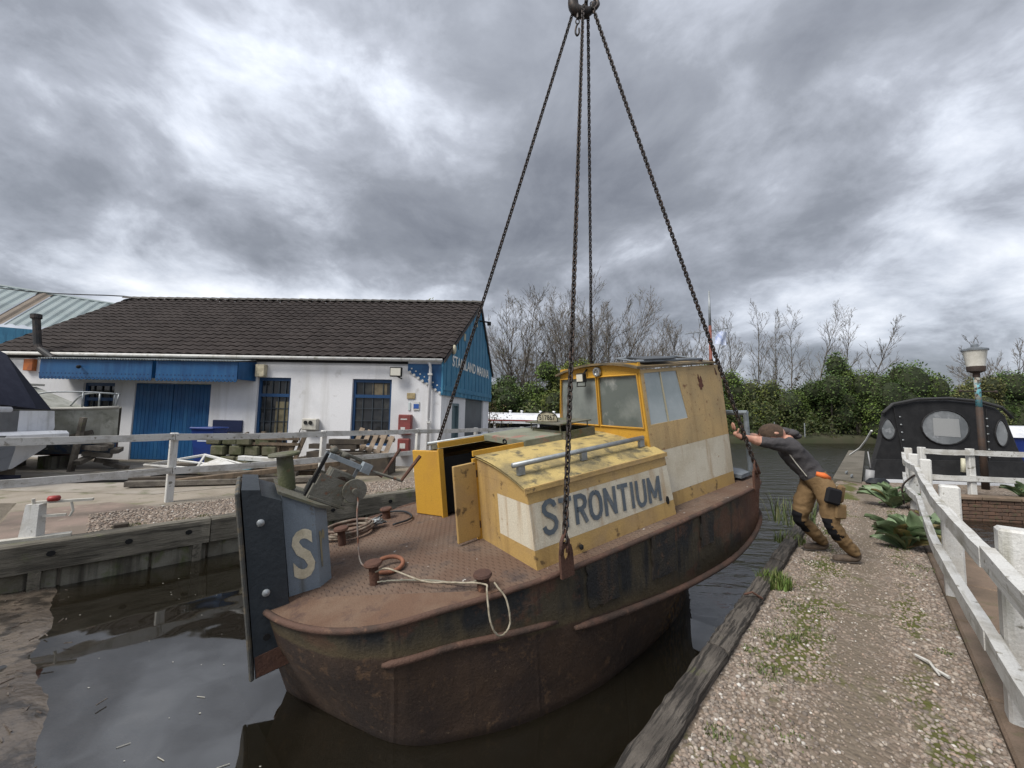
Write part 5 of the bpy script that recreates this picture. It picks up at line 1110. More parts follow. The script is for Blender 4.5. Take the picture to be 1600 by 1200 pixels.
for off in (0, .55):
    part('pulpit_rail', MB().tube(catmull([(-11.2, 9.1+off*1.8, 1.49), (-10.85, 9.15+off*1.6, 1.78), (-10.2, 9.45+off*.7, 1.84), (-9.7, 9.72+off*.2, 1.82)], 14), .018, 6).tube([(-10.2, 9.45+off*.7, 1.84), (-10.2, 9.45+off*.7, 1.47)], .016, 6).tube([(-9.72, 9.72+off*.2, 1.82), (-9.75, 9.75+off*.1, 1.52)], .016, 6), m_galv, ob, True)
for x in (-13.8, -12.2, -11.0): part('support_block', MB().box((x, 9.75, .15), (.34, .5, .30)), m_blk, ob)
part('side_prop', MB().box((-9.95, 9.2, .6), (.09, .09, 1.3), Matrix.Rotation(R(8), 4, 'Y')), m_timber, ob)
mr = MB()
tp = thing('timber_heap', 'dark heap of props and chains under the bow of the grey cabin boat', 'timber pile', (-9.5, 9.5, 0))
for k in range(9): part('timber', MB().box((-9.75+random.uniform(-.35, .35), 9.5+random.uniform(-.3, .3), .1+.09*k), (random.uniform(.3, .7), .14, .1), Matrix.Rotation(random.uniform(0, 3), 4, 'Z') @ Matrix.Rotation(random.uniform(-.3, .3), 4, 'Y')), m_timber, tp)
# wheelie bin
bn = thing('wheelie_bin', 'blue wheelie bin with white print on the front against the white wall', 'bin', (-8.15, 10.9, 0))
m_bin = M('bin_blue', (.012, .04, .19), .45, (.01, .03, .15), 4)
part('body', MB().hexa([(-8.36, 10.62, .06), (-7.94, 10.62, .06), (-7.94, 11.02, .06), (-8.36, 11.02, .06), (-8.44, 10.55, .95), (-7.86, 10.55, .95), (-7.86, 11.10, .95), (-8.44, 11.10, .95)]), m_bin, bn)
part('lid', MB().box((-8.15, 10.81, .98), (.64, .62, .06), bev=.02), m_bin, bn)
part('print', MB().quad([(-8.24, 10.572, .72), (-8.06, 10.572, .72), (-8.15, 10.566, .84)]).box((-8.15, 10.574, .66), (.26, .004, .05)), M('print_white', (.45, .5, .6), .6), bn, kind='stuff')
for x in (-8.34, -7.96): part('wheel', MB().tube([(x-.03, 11.0, .10), (x+.03, 11.0, .10)], .10, 12), m_black, bn)
# stone blocks
sb = thing('stone_stack', 'stack of mossy square stone blocks beside the blue bin', 'stone pile', (-7.3, 10.6, 0))
m_mstone = M('mossy_stone', (.10, .095, .06), .9, (.06, .065, .03), 4, (.42, .6), (.16, .15, .11), 7, (.58, .7), bump=.6, bscale=20)
for r in range(3):
    for k in range(4):
        part('stone_block', MB().box((-7.75+k*.42+.18*(r % 2)+random.uniform(-.03, .03), 10.55+random.uniform(-.05, .05), .16+r*.27), (.38, .34, .25), random.uniform(-.1, .1), bev=.03), m_mstone, sb)
# timber trestle seat
tr_ = thing('trestle_table', 'weathered picnic bench tilted against the white wall under the left window', 'bench', (-6.2, 10.6, 0))
m_wood = M('weathered_brown_wood', (.17, .125, .085), .85, (.10, .075, .052), 4, (.42, .62), streak=(.07, .055, .04), sstr=(.5, .7), bump=.4)
for x, an in ((-6.75, -24), (-5.75, 20), (-5.55, 20), (-6.1, 5), (-6.45, -5)): part('leg', MB().box((x, 10.5, .45), (.10, .06, .98), Matrix.Rotation(R(an), 4, 'Y')), m_wood, tr_)
for z in (.62, .76): part('slat', MB().box((-6.15, 10.45, z), (1.25, .05, .07)), m_wood, tr_)
part('slat', MB().box((-6.2, 10.5, .05), (1.1, .3, .05)), m_wood, tr_)
part('seat_panel', MB().box((-6.0, 10.55, .38), (.42, .04, .52)), m_wood, tr_)
# pallet leaning on the wall
pl_ = thing('pallet', 'wooden pallet leaning against the wall below the right window', 'pallet', (-3.7, 10.6, 0))
m_pal = M('pale_pallet_wood', (.30, .23, .165), .8, (.20, .15, .105), 5, (.42, .6), bump=.3)
PT = Matrix.Translation((-3.72, 10.62, .52)) @ Matrix.Rotation(R(14), 4, 'Y') @ Matrix.Rotation(R(-24), 4, 'X')
for k in range(5): part('board', MB().box((-.42+k*.21, 0, 0), (.12, .025, 1.0), T=PT), m_pal, pl_)
for z in (-.42, 0, .42): part('bearer', MB().box((0, .06, z), (1.0, .08, .09), T=PT), m_pal, pl_)
# stacked dark sleepers by the window, and the open trough
ss = thing('sleeper_stack', 'stack of dark sleepers behind the lower fence rail, left of the pallet', 'timber stack', (-4.9, 10.3, 0))
m_slp = M('dark_sleeper', (.075, .06, .045), .9, (.045, .037, .03), 4, (.4, .6), (.11, .10, .07), 7, (.58, .7), bump=.5)
for r in range(3):
    for k in range(2): part('sleeper', MB().box((-4.75+.15*r, 10.2+k*.3, .55+r*.14-.42), (1.65-.15*r, .26, .13), random.uniform(-.04, .04)), m_slp, ss)
for k, (x, w_) in enumerate(((-4.55, 1.2), (-4.2, .9))): part('sleeper', MB().box((x, 10.35, .60+k*.13), (w_, .26, .12), .03), m_slp, ss)
tg = thing('water_trough', 'dark grey stone trough on the gravel in front of the sleepers', 'trough', (-4.0, 9.3, 0))
part('side', MB().box((-3.65, 9.55, .24), (1.5, .10, .46), .02), m_slp, tg); part('side', MB().box((-3.65, 10.1, .24), (1.5, .10, .46), .02), m_slp, tg); part('end', MB().box((-2.95, 9.83, .24), (.1, .46, .46), .02), m_slp, tg); part('end', MB().box((-4.35, 9.83, .24), (.1, .46, .46), .02), m_slp, tg)
# heap of long planks behind the fence
ph = thing('plank_heap', 'long loose planks and beams heaped behind the first left fence post', 'timber pile', (-5.6, 8.8, 0))
for k, (x, y, z, L, an, tl, mt_) in enumerate(((-5.2, 8.2, .22, 3.2, .35, -.10, m_wood), (-5.5, 8.0, .08, 3.4, .30, 0, m_timber), (-5.9, 8.6, .16, 2.6, .12, .02, m_timber), (-4.9, 8.9, .28, 1.6, .1, 0, m_pal), (-4.6, 9.0, .12, 1.8, .18, 0, m_wood), (-6.4, 9.0, .22, 2.0, .05, 0, m_slp), (-5.7, 9.3, .36, 1.2, -.1, .03, m_white), (-4.5, 8.75, .40, 1.0, .3, 0, m_pal), (-6.6, 8.5, .05, 2.2, .4, 0, m_slp))):
    part('plank', MB().box((x, y, z), (L, .16, .10), Matrix.Rotation(an, 4, 'Z') @ Matrix.Rotation(tl, 4, 'Y'), bev=.008), mt_, ph)
dg_ = thing('dinghy', 'low white framed dinghy with turquoise sides lying behind the fence post', 'dinghy', (-7.0, 9.3, 0))
part('hull', MB().hexa([(-7.6, 8.7, .02), (-6.0, 8.8, .02), (-6.0, 9.5, .02), (-7.6, 9.5, .02), (-7.3, 8.8, .20), (-5.7, 8.8, .20), (-5.7, 9.3, .20), (-7.3, 9.3, .20)]), M('turquoise_grp', (.03, .15, .20), .5, (.02, .08, .11), 4), dg_)
part('frame', MB().tube([(-7.9, 8.7, .26), (-7.0, 9.2, .44), (-5.8, 8.9, .26), (-6.7, 8.6, .22)], .035, 6, closed=True).tube([(-7.0, 9.2, .44), (-6.7, 8.6, .22)], .025, 6).tube([(-7.4, 8.95, .34), (-6.0, 8.75, .25)], .025, 6), m_white, dg_)
part('panel', MB().quad([(-6.8, 8.7, .26), (-6.0, 8.85, .29), (-6.6, 9.1, .40)]), m_white, dg_)
solo('ground_cable', MB().tube(catmull([(-14, 7.9, .05), (-10, 7.7, .05), (-7.6, 8.1, .05), (-6.9, 8.5, .06), (-6.4, 8.9, .10)], 24), .045, 6), m_black, 'thick black hose lying across the concrete yard', 'hose')
solo('timber_skid', MB().box((-11.2, 7.7, .06), (3.2, .35, .14), .03), m_navy, 'dark flat skid on the concrete below the motor cruiser', 'skid')
pt_ = thing('trolley', 'dark low pallet trolley under the turquoise dinghy', 'trolley', (-6.9, 8.7, 0))
part('top', MB().box((-7.0, 8.75, .17), (1.5, .5, .05), .15), m_slp, pt_)
for x in (-7.5, -6.5): part('foot', MB().box((x, 8.7, .07), (.2, .4, .14), .15), m_dark, pt_)
# lock-winch like white service pillar on the quay corner
sp2 = thing('service_pillar', 'white wooden mooring pillar with red cap and small side arm on the left quay corner', 'pillar', (-5.15, 4.42, 0))
part('base_plank', MB().box((-5.10, 4.40, .075), (.52, .10, .035), .72), m_off, sp2)
part('pillar', MB().hexa([(-5.22, 4.34, .08), (-5.08, 4.38, .08), (-5.12, 4.50, .08), (-5.26, 4.46, .08), (-5.20, 4.36, .43), (-5.09, 4.39, .43), (-5.12, 4.49, .43), (-5.23, 4.46, .43)]), m_white, sp2)
part('arm', MB().box((-4.99, 4.55, .44), (.46, .05, .025), .5), m_off, sp2); part('arm', MB().box((-5.0, 4.47, .30), (.18, .03, .025), .5), m_off, sp2)
part('cap', MB().lathe([(.0, .45), (.05, .45), (.055, .48), (.045, .50), (0, .505)], 12, (-5.06, 4.50, 0)), m_red, sp2, True)
part('hook', MB().tube([(-4.93, 4.56, .43), (-4.91, 4.57, .33), (-4.93, 4.56, .27)], .012, 6), m_off, sp2)
part('peg', MB().tube([(-5.16, 4.40, .43), (-5.16, 4.39, .49)], .015, 6), m_off, sp2)
solo('mooring_stub', MB().box(LQ(.98, .33, .04), (.14, .09, .09), la, bev=.01), m_slp, 'short dark wooden stub on the left quay beside the gravel', 'stub')
solo('leaning_bar', MB().tube([(-6.85, 4.75, .25), (-6.45, 4.85, .0)], .03, 6), m_slp, 'short dark bar leaning on the concrete at the left edge', 'bar')

# ------------------------------------------------------------------ boats beyond
# broad white-roofed boat behind the left bank
nb_ = thing('passenger_boat', 'long white roofed canal boat with a red line and dark windows moored beyond the fence', 'boat', (1, 18.6, 0))
bx0, bx1, by0, by1 = -3.2, 6.5, 18.4, 20.6
part('hull', MB().box(((bx0+bx1)/2, 19.5, -.15), (bx1-bx0, 2.3, .75)), M('dark_hull', (.02, .02, .03), .5, (.04, .03, .03), 4), nb_)
part('cabin_side', MB().box(((bx0+bx1)/2, 19.5, .72), (bx1-bx0-.2, 2.0, 1.0)), M('navy_windows', (.012, .014, .025), .15, (.03, .03, .045), 1.1, (.5, .6)), nb_)
rows = [[(x, 19.5+1.3*math.cos(a), 1.27+.34*math.sin(a)) for a in np.linspace(math.pi, 2*math.pi, 2)[:1].tolist()+np.linspace(math.pi, 0, 12).tolist()] for x in (bx0, bx1)]
part('roof', MB().grid(rows[::-1]), m_gel, nb_, True)
part('red_line', MB().box(((bx0+bx1)/2, 18.21, 1.25), (bx1-bx0, .03, .06)), m_red, nb_); part('eave', MB().box(((bx0+bx1)/2, 18.22, 1.16), (bx1-bx0, .04, .10)), m_gel, nb_)
for x in (-2.9, -.75, 1.25, 3.3, 5.4): part('post', MB().box((x, 18.25, .68), (.09, .06, .9)), m_gel, nb_)
for x in (-.05, .5, 1.4, 2.05): part('roof_vent', MB().lathe([(.05, 0), (.05, .1), (.08, .1), (.06, .14)], 8, (x, 19.2, 1.58)), m_gel, nb_)
part('rail', MB().box(((bx0+bx1)/2, 18.22, .62), (bx1-bx0, .03, .05)), m_galv, nb_)
# black canvas covered boat
m_cvs = M('black_canvas', (.011, .011, .012), .75, (.018, .018, .019), 4, bump=.35, bscale=7)
cb2 = thing('canvas_boat', 'boat covered by a black canvas hood with clear oval windows, behind the short white fence', 'boat', (11.3, 11, 0))
bx = [9.25, 10.35, 12.35, 13.55]
def hoodprof(y, inset_, lift=0):
    return [(9.22+inset_*.3, y, -.02), (9.52+inset_, y, .95), (9.72+inset_, y, 1.78), (9.98+inset_, y, 1.98+lift), (10.6, y, 2.10+lift), (11.4, y, 2.14+lift), (12.2, y, 2.08+lift), (12.75-inset_, y, 1.95+lift), (13.0-inset_, y, 1.72), (13.25-inset_, y, .95), (13.6-inset_*.3, y, -.02)]
shx = lambda r, d: [(x+d, y, z) for x, y, z in r]
secs = [hoodprof(10.4, .10, -.06), hoodprof(10.45, .02), shx(hoodprof(11.9, 0), 1.5), shx(hoodprof(11.95, .1, -.06), 1.5)]
h_ = MB().grid(secs); h_.f.append(tuple(range(10, -1, -1))); h_.m.append(0); h_.f.append(tuple(range(33, 44))); h_.m.append(0)
hdm = part('canvas_hood', h_, m_cvs, cb2)
def oval(cx, cz, rx, rz_, y, n=22, tear=0):
    pts = []
    for k in range(n):
        t = 2*math.pi*k/n; pts.append((cx+rx*math.cos(t)*(1-tear*max(0, math.sin(t))), y, cz+rz_*math.sin(t)))
    return pts
m_clear = M('clear_vinyl', (.22, .23, .235), .12, (.14, .15, .155), 2.2, (.42, .6), (.36, .37, .38), 5, (.58, .72), spec=.6, var=.04)
for cx, cz, rx, rz_, te in ((11.32, 1.40, .62, .45, 0), (9.82, 1.33, .19, .27, .45), (12.78, 1.28, .17, .34, .3)):
    o = sub('window_pane', MB().quad(oval(cx, cz, rx, rz_, 10.385, 22, te)), m_clear, hdm); sub('window_rim', MB().tube(oval(cx, cz, rx, rz_, 10.385, 22, te), .018, 5, closed=True), m_cvs, hdm)
sub('inner_screen', MB().quad([(11.0, 10.380, 1.18), (11.7, 10.380, 1.15), (11.68, 10.380, 1.62), (11.0, 10.380, 1.64)]), M('pale_screen', (.33, .335, .33), .3), hdm)
for x, sgn in ((10.15, .13), (12.42, -.02)):
    for k in range(6): sub('stud', MB().ball((x+sgn*(5-k)*.12-.0, 10.385, .75+.2*k-.1) if sgn > 0 else (x, 10.385, .65+.2*k), .022, 6, 4), m_galv, hdm)
for xa, xb in ((10.28, 10.0), (12.42, 12.42)): sub('seam', MB().tube([(xa, 10.388, .05), (xb, 10.388, 1.9)], .014, 5), m_cvs, hdm)
part('roof_edge', MB().tube([(9.68, 10.36, 1.74), (9.95, 10.36, 1.98), (10.6, 10.36, 2.12), (11.4, 10.36, 2.16), (12.2, 10.36, 2.10), (12.8, 10.36, 1.95), (13.05, 10.36, 1.68)], .04, 6), M('grey_canvas_edge', (.035, .035, .036), .8), cb2, True)
part('lower_flap', MB().hexa([(9.2, 10.30, .02), (13.5, 10.30, -.05), (13.5, 10.42, -.05), (9.2, 10.42, .02), (9.45, 10.33, .55), (13.3, 10.33, .55), (13.3, 10.42, .55), (9.45, 10.42, .55)]), m_cvs, cb2)
part('hull', MB().hexa([(9.1, 10.15, -.5), (14.0, 10.05, -.5), (15.4, 11.9, -.5), (10.8, 11.9, -.5), (9.12, 10.18, .06), (14.0, 10.10, -.02), (15.4, 11.9, -.02), (10.8, 11.9, .06)]), m_gel, cb2)
part('fender', MB().tube([(9.05, 10.1, .30), (9.0, 10.1, -.1)], .09, 10).tube([(9.06, 10.1, .35), (9.1, 10.2, .75)], .015, 5), M('grey_fender', (.25, .25, .25), .5), cb2, True)
part('tube_fender', MB().tube([(11.55, 10.22, .62), (11.5, 10.2, .28)], .05, 8), M('cream_tube', (.5, .48, .36), .5), cb2, True)
part('rust_stain_plate', MB().quad([(11.2, 10.384, .95), (11.6, 10.384, .95), (11.44, 10.384, .62), (11.36, 10.384, .62)]), M('stain', (.10, .065, .02), .8), cb2) if False else None
solo('mooring_rope', MB().tube([(9.72, 10.75, 1.27), (9.86, 11.1, .98), (10.03, 11.5, .74), (10.25, 12.1, .50)], .025, 5), M('white_rope', (.6, .6, .57), .8), 'white mooring rope running from the black canvas boat to the narrow pier', 'rope')
bb_ = thing('blue_boat', 'blue hulled boat with white cabin top at the right edge behind the canvas boat', 'boat', (15, 11.5, 0))
part('hull', MB().hexa([(13.75, 10.9, -.5), (19, 10.4, -.5), (19, 13, -.5), (13.75, 13, -.5), (13.45, 10.8, 1.15), (19, 10.3, 1.15), (19, 13, 1.15), (13.45, 13, 1.15)]), M('royal_blue', (.012, .03, .17), .3, (.01, .02, .12), 3), bb_)
part('cabin_top', MB().hexa([(13.4, 10.75, 1.16), (19, 10.25, 1.16), (19, 13, 1.16), (13.4, 13, 1.16), (13.5, 11.1, 1.45), (19, 10.6, 1.5), (19, 12.8, 1.5), (13.5, 12.8, 1.45)]), m_gel, bb_)
part('stripe', MB().hexa([(13.70, 10.80, .25), (19, 10.30, .25), (19, 10.40, .25), (13.70, 10.90, .25), (13.66, 10.79, .33), (19, 10.29, .33), (19, 10.39, .33), (13.66, 10.89, .33)]), m_gel, bb_)
part('cleat', MB().tube([(14.0, 10.7, .80), (14.02, 10.66, .86), (14.3, 10.64, .85), (14.3, 10.68, .78)], .025, 5), m_galv, bb_)
# narrow concrete pier
pr_ = thing('pier', 'narrow concrete pier running out into the canal beside the black canvas boat', 'pier', (9, 11, 0))
part('deck_slab', MB().hexa([(8.55, 9.8, -.2), (18.0, 20.35, -.2), (17.4, 20.6, -.2), (8.35, 10.42, -.2), (8.55, 9.8, .03), (18.0, 20.35, .03), (17.4, 20.6, .03), (8.35, 10.42, .03)]), M('dark_pier_concrete', (.13, .115, .09), .9, (.09, .08, .06), 1.5, bump=.3), pr_)
for k in range(6):
    q = Vector((8.7, 10.2, -.5)).lerp(Vector((17.6, 20.5, -.5)), k/5); part('pile', MB().tube([q-Vector((0, 0, .5)), q+Vector((0, 0, .35))], .10, 8), m_timber, pr_)
for x, y in ((9.45, 11.3), (9.0, 10.6)): part('cleat', MB().tube([(x-.1, y-.1, .09), (x+.1, y+.1, .09)], .025, 6).tube([(x, y, .02), (x, y, .09)], .03, 6), m_galv, pr_)
solo('coiled_rope', MB().tube([(8.9+.25*math.cos(t)*(1-t/60), 9.75+.16*math.sin(t)*(1-t/60), .03+.004*t) for t in np.linspace(0, 25, 70)], .03, 5), m_black, 'black coiled rope at the foot of the pier', 'rope', smooth=True)
# lamp post
lp = thing('lamp_post', 'old lamp post with peeling turquoise paint and a white glass lantern by the short fence', 'lamp post', (10.95, 9.3, 0))
m_lpp = M('brown_iron', (.035, .025, .02), .7, (.05, .03, .02), 6, (.45, .6), bump=.2); m_turq = M('peeling_turquoise', (.12, .33, .38), .7, (.30, .28, .24), 9, (.48, .56), (.05, .035, .025), 13, (.55, .62))
part('shaft', MB().tube([(10.98, 9.3, -.05), (10.96, 9.3, 1.9)], [.07, .06], 10), m_lpp, lp, True)
part('upper_shaft', MB().tube([(10.96, 9.3, 1.9), (10.95, 9.3, 2.62)], .055, 10), m_turq, lp, True)
part('ladder_bar', MB().tube([(10.55, 9.3, 2.27), (11.38, 9.3, 2.27)], .015, 6).ball((10.55, 9.3, 2.27), .035).ball((11.38, 9.3, 2.27), .035), m_lpp, lp)
part('lantern_collar', MB().lathe([(.06, 2.60), (.06, 2.70), (.15, 2.74), (.16, 2.84), (.155, 2.86)], 16, (10.95, 9.3, 0)), m_lpp, lp, 'auto')
part('lantern_glass', MB().lathe([(.155, 2.86), (.20, 3.22), (.205, 3.23)], 16, (10.95, 9.3, 0)), M('frosted_glass', (.60, .58, .52), .3, (.5, .48, .42), 5), lp, 'auto')
part('lantern_cap', MB().lathe([(.225, 3.23), (.225, 3.27), (.12, 3.31), (.06, 3.32), (.06, 3.38), (.02, 3.40)], 16, (10.95, 9.3, 0)), m_grey, lp, 'auto')
# flag mast beyond
fm_ = thing('flag_mast', 'red and grey mast with a cross yard and small pale flag beyond the wheelhouse', 'mast', (9.9, 19.8, 0))
part('mast', MB().tube([(10.0, 19.8, -.4), (9.97, 19.8, 6.2)], [.09, .075], 8), M('rusty_red_mast', (.20, .065, .045), .7, (.14, .05, .035), 4), fm_, True)
part('topmast', MB().tube([(9.97, 19.8, 6.2), (9.95, 19.8, 8.0)], [.07, .04], 8), m_galv, fm_, True)
part('yard', MB().tube([(8.7, 19.8, 5.75), (10.9, 19.8, 6.1)], .022, 6), m_galv, fm_)
fg = MB(); rows = []
for i in range(7): rows.append([(10.3+.09*i-.015*j, 19.8+.07*math.sin(i*1.2+j*.5), 5.95-.135*j-.01*i) for j in range(6)])
fg.grid(rows); part('flag', fg, M('pale_blue_flag', (.55, .60, .72), .8, (.33, .40, .62), 3.5, (.48, .58)), fm_, True)
for k, (x, y, h) in enumerate(((22.2, 33.6, 1.35), (25.4, 34.5, 1.3))): solo('mooring_pole', MB().tube([(x, y, .1), (x, y, h)], .045, 6), m_galv, ('thin pale pole at the far bank above the man', 'thin pale pole at the far bank right of the man')[k], 'pole', 'mooring poles at the far bank')
# ------------------------------------------------------------------ trees, hedges and plants
m_bark = M('grey_bark', (.12, .105, .085), .9, (.06, .05, .04), 2, bump=.3); m_twig = M('brown_twigs', (.13, .11, .092), .9, (.06, .05, .035), 1.5)
def leafmat(name, rough=.65):
    m, nt, b = nodes_of(name); N = nt.nodes.new; L = nt.links.new
    at = N('ShaderNodeAttribute'); at.attribute_name = 'tint'; L(at.outputs['Color'], b.inputs['Base Color']); b.inputs['Roughness'].default_value = rough; b.inputs['Specular IOR Level'].default_value = .25
    return m
m_leaf = leafmat('foliage')
def gen_tree(seed, H, W, stems, wood=.11):
    """Bare tree: stems fanning from the butt (one stem = a leader), ascending branches, twigs and fine twiglets."""
    rr = random.Random(seed); big, small = MB(), MB(); ends = []; U_ = Vector((0, 0, 1))
    def turn(d, a):
        s_ = d.cross(Vector((rr.gauss(0, 1), rr.gauss(0, 1), rr.gauss(0, 1)))).normalized(); return (d*math.cos(a)+s_*math.sin(a)).normalized()
    def path(p, d, L, n, lift, jit):
        pts = [p]
        for i in range(n):
            d = (d+U_*lift+Vector((rr.gauss(0, jit), rr.gauss(0, jit), rr.gauss(0, jit*.5)))).normalized(); pts.append(pts[-1]+d*(L/n))
        return pts
    def on(pts, f):
        x = f*(len(pts)-1); i = min(int(x), len(pts)-2); return pts[i].lerp(pts[i+1], x-i), (pts[i+1]-pts[i]).normalized()
    for k in range(stems):
        az = 6.283*k/max(stems, 1)+rr.uniform(-.5, .5); tilt = 0.03 if stems == 1 else W*rr.uniform(.12, .62)
        d = Vector((math.cos(az)*math.sin(tilt), math.sin(az)*math.sin(tilt), math.cos(tilt))); L = H*(rr.uniform(.82, 1.0) if stems > 1 else 1)*(1-.22*tilt)
        limb = path(Vector((0, 0, -.3)), d if stems > 1 else U_, L, 9, .02, .055); w0 = wood*(1 if stems == 1 else .75)
        big.tube(limb, [max(w0*(1-i/9.3), .018) for i in range(10)], 6, cap=False)
        nb = 24 if stems == 1 else 13
        for j in range(nb):
            f = .16+.82*(j+rr.random())/nb; p, t = on(limb, f); BL = H*((.34 if stems > 1 else .27*W+.06)*(1-f)**.8+.07)*rr.uniform(.65, 1.15)
            br = path(p, turn(t, rr.uniform(.45, .85)), BL, 5, .13, .09); r1 = max(.045*(1-f)+.012, .014)
            big.tube(br, [max(r1*(1-.16*i), .009) for i in range(6)], 4, cap=False)
            nt_ = 7 if BL > 1.6 else 5
            for q in range(nt_):
                g = .18+.8*(q+rr.random())/nt_; p2, t2 = on(br, g); TL_ = BL*rr.uniform(.22, .42)*(1.15-.5*g)+.15
                tw_ = path(p2, turn(t2, rr.uniform(.4, .8)), TL_, 3, .12, .10); small.tube(tw_, [.0155, .014, .012, .010], 3, cap=False)
                for z in range(3):
                    p3, t3 = on(tw_, rr.uniform(.3, 1)); e = path(p3, turn(t3, rr.uniform(.3, .7)), TL_*rr.uniform(.35, .65), 2, .10, .12); small.tube(e, [.0105, .0095, .008], 3, cap=False); ends.append(e[-1])
    zmax = max(v[2] for v in small.v); s_ = H/zmax
    for mb in (big, small): mb.v = [(x*s_, y*s_, z*s_) for x, y, z in mb.v]
    return big, small, [e*s_ for e in ends]
def leaf_quads(P, size, rng, nrm=None):
    n = len(P); a = rng.normal(size=(n, 3)); a /= np.linalg.norm(a, axis=1)[:, None]; b = rng.normal(size=(n, 3)); b -= a*(a*b).sum(1)[:, None]; b /= np.linalg.norm(b, axis=1)[:, None]
    s = size*rng.uniform(.6, 1.4, (n, 1)); u, v = a*s, b*s*.55
    V = np.stack([P-u, P-v*.9, P+u, P+v*.9], 1).reshape(-1, 3); F = np.arange(4*n).reshape(-1, 4); return V, F
def np_mesh(name, V, F, mat, cols=None, smooth=False):
    me = bpy.data.meshes.new(name); k = F.shape[1]; me.vertices.add(len(V)); me.vertices.foreach_set('co', V.astype(np.float32).ravel())
    me.loops.add(F.size); me.loops.foreach_set('vertex_index', F.astype(np.int32).ravel()); me.polygons.add(len(F)); me.polygons.foreach_set('loop_start', (np.arange(len(F))*k).astype(np.int32)); me.materials.append(mat)
    me.update(calc_edges=True)
    if smooth: me.polygons.foreach_set('use_smooth', [True]*len(F))
    if cols is not None:
        a = me.color_attributes.new('tint', 'FLOAT_COLOR', 'CORNER'); a.data.foreach_set('color', np.repeat(np.c_[cols, np.ones(len(cols))], k, axis=0).astype(np.float32).ravel())
    return me
def tint(n, base, rng, v=.35, alt=None, pa=.2):
    c = np.array(base)[None]*rng.uniform(1-v, 1+v, (n, 1))*rng.uniform(.9, 1.1, (n, 3))
    if alt is not None:
        m = rng.random(n) < pa; c[m] = np.array(alt)*rng.uniform(.7, 1.3, (m.sum(), 1))
    return c
def tree(name, label, cat, x, y, H, seed, W, stems, buds=0, z=.3, budcol=(.10, .11, .035), group=None):
    t = thing(name, label, cat, (x, y, z), group); b, s, e = gen_tree(seed, H, W, stems)
    o = bpy.data.objects.new('trunk', b.mesh('trunk', m_bark, True)); link(o, t, True); o = bpy.data.objects.new('crown', s.mesh('crown', m_twig)); link(o, t, True)
    if buds and e:
        rng = np.random.default_rng(seed); E_ = np.array([p[:] for p in e]); P = E_[rng.integers(0, len(E_), buds)]+rng.normal(0, .12, (buds, 3)); V, F = leaf_quads(P, .05, rng)
        o = bpy.data.objects.new('leaves', np_mesh('leaves', V, F, m_leaf, tint(len(F), budcol, rng))); link(o, t, True); o['kind'] = 'stuff'
    return t
# (pixel columns of the photograph were turned into ground positions beforehand)
def at_col(px, d): return ((px-800)/620*d, d)
TL = [
 (800, 40, 12.2, 1.15, 900, 'broad bare tree just right of the blue gable, with rounded twiggy crown', 11),
 (833, 42, 13.0, 1.15, 900, 'bare many-limbed tree between the blue gable and the nearest chain', 12),
 (893, 41, 13.4, .8, 700, 'tall narrow bare tree directly behind the nearest lifting chain', 13),
 (925, 44, 13.6, .9, 700, 'bare tree between the two middle lifting chains', 14),
 (960, 42, 12.0, 1.0, 600, 'bare spreading tree right of the thin chain behind the wheelhouse', 15),
 (1020, 52, 12.6, 1.0, 250, 'low bare tree left of the wheelhouse rack', 16),
 (1055, 54, 12.4, 1.0, 250, 'bare twiggy tree above the roof rack of the wheelhouse', 17),
 (1090, 52, 12.6, .9, 250, 'bare tree just left of the flag mast', 18),
 (1140, 50, 13.0, .75, 250, 'slim bare tree just right of the small flag', 19),
 (1180, 50, 14.2, .62, 250, 'first of the tall slender bare trees right of the flag', 20),
 (1215, 51, 13.8, .60, 250, 'second slender bare tree right of the flag, slightly shorter', 21),
 (1243, 50, 14.4, .62, 500, 'slender bare tree with brown catkins above the dense hedge', 22),
 (1268, 50, 14.6, .62, 500, 'tallest slender bare tree above the man', 23),
 (1318, 48, 13.0, .62, 150, 'bare tree with two fanning stems above the hedge', 24),
 (1345, 48, 12.2, .70, 150, 'rightmost of the bare trees above the hedge, crown spreading right', 25),
 (1590, 40, 9.6, 1.2, 0, 'bare tree at the right edge behind the lamp post', 26)]
for px, d, H, spr, buds, lab, seed in TL:
    x, y = at_col(px, d); slim = spr < .8; tree('bare_tree', lab, 'tree', x, y, H*1.15, seed, spr, 1 if slim else (6 if d < 46 else 5), buds, group='bare trees along the far bank')
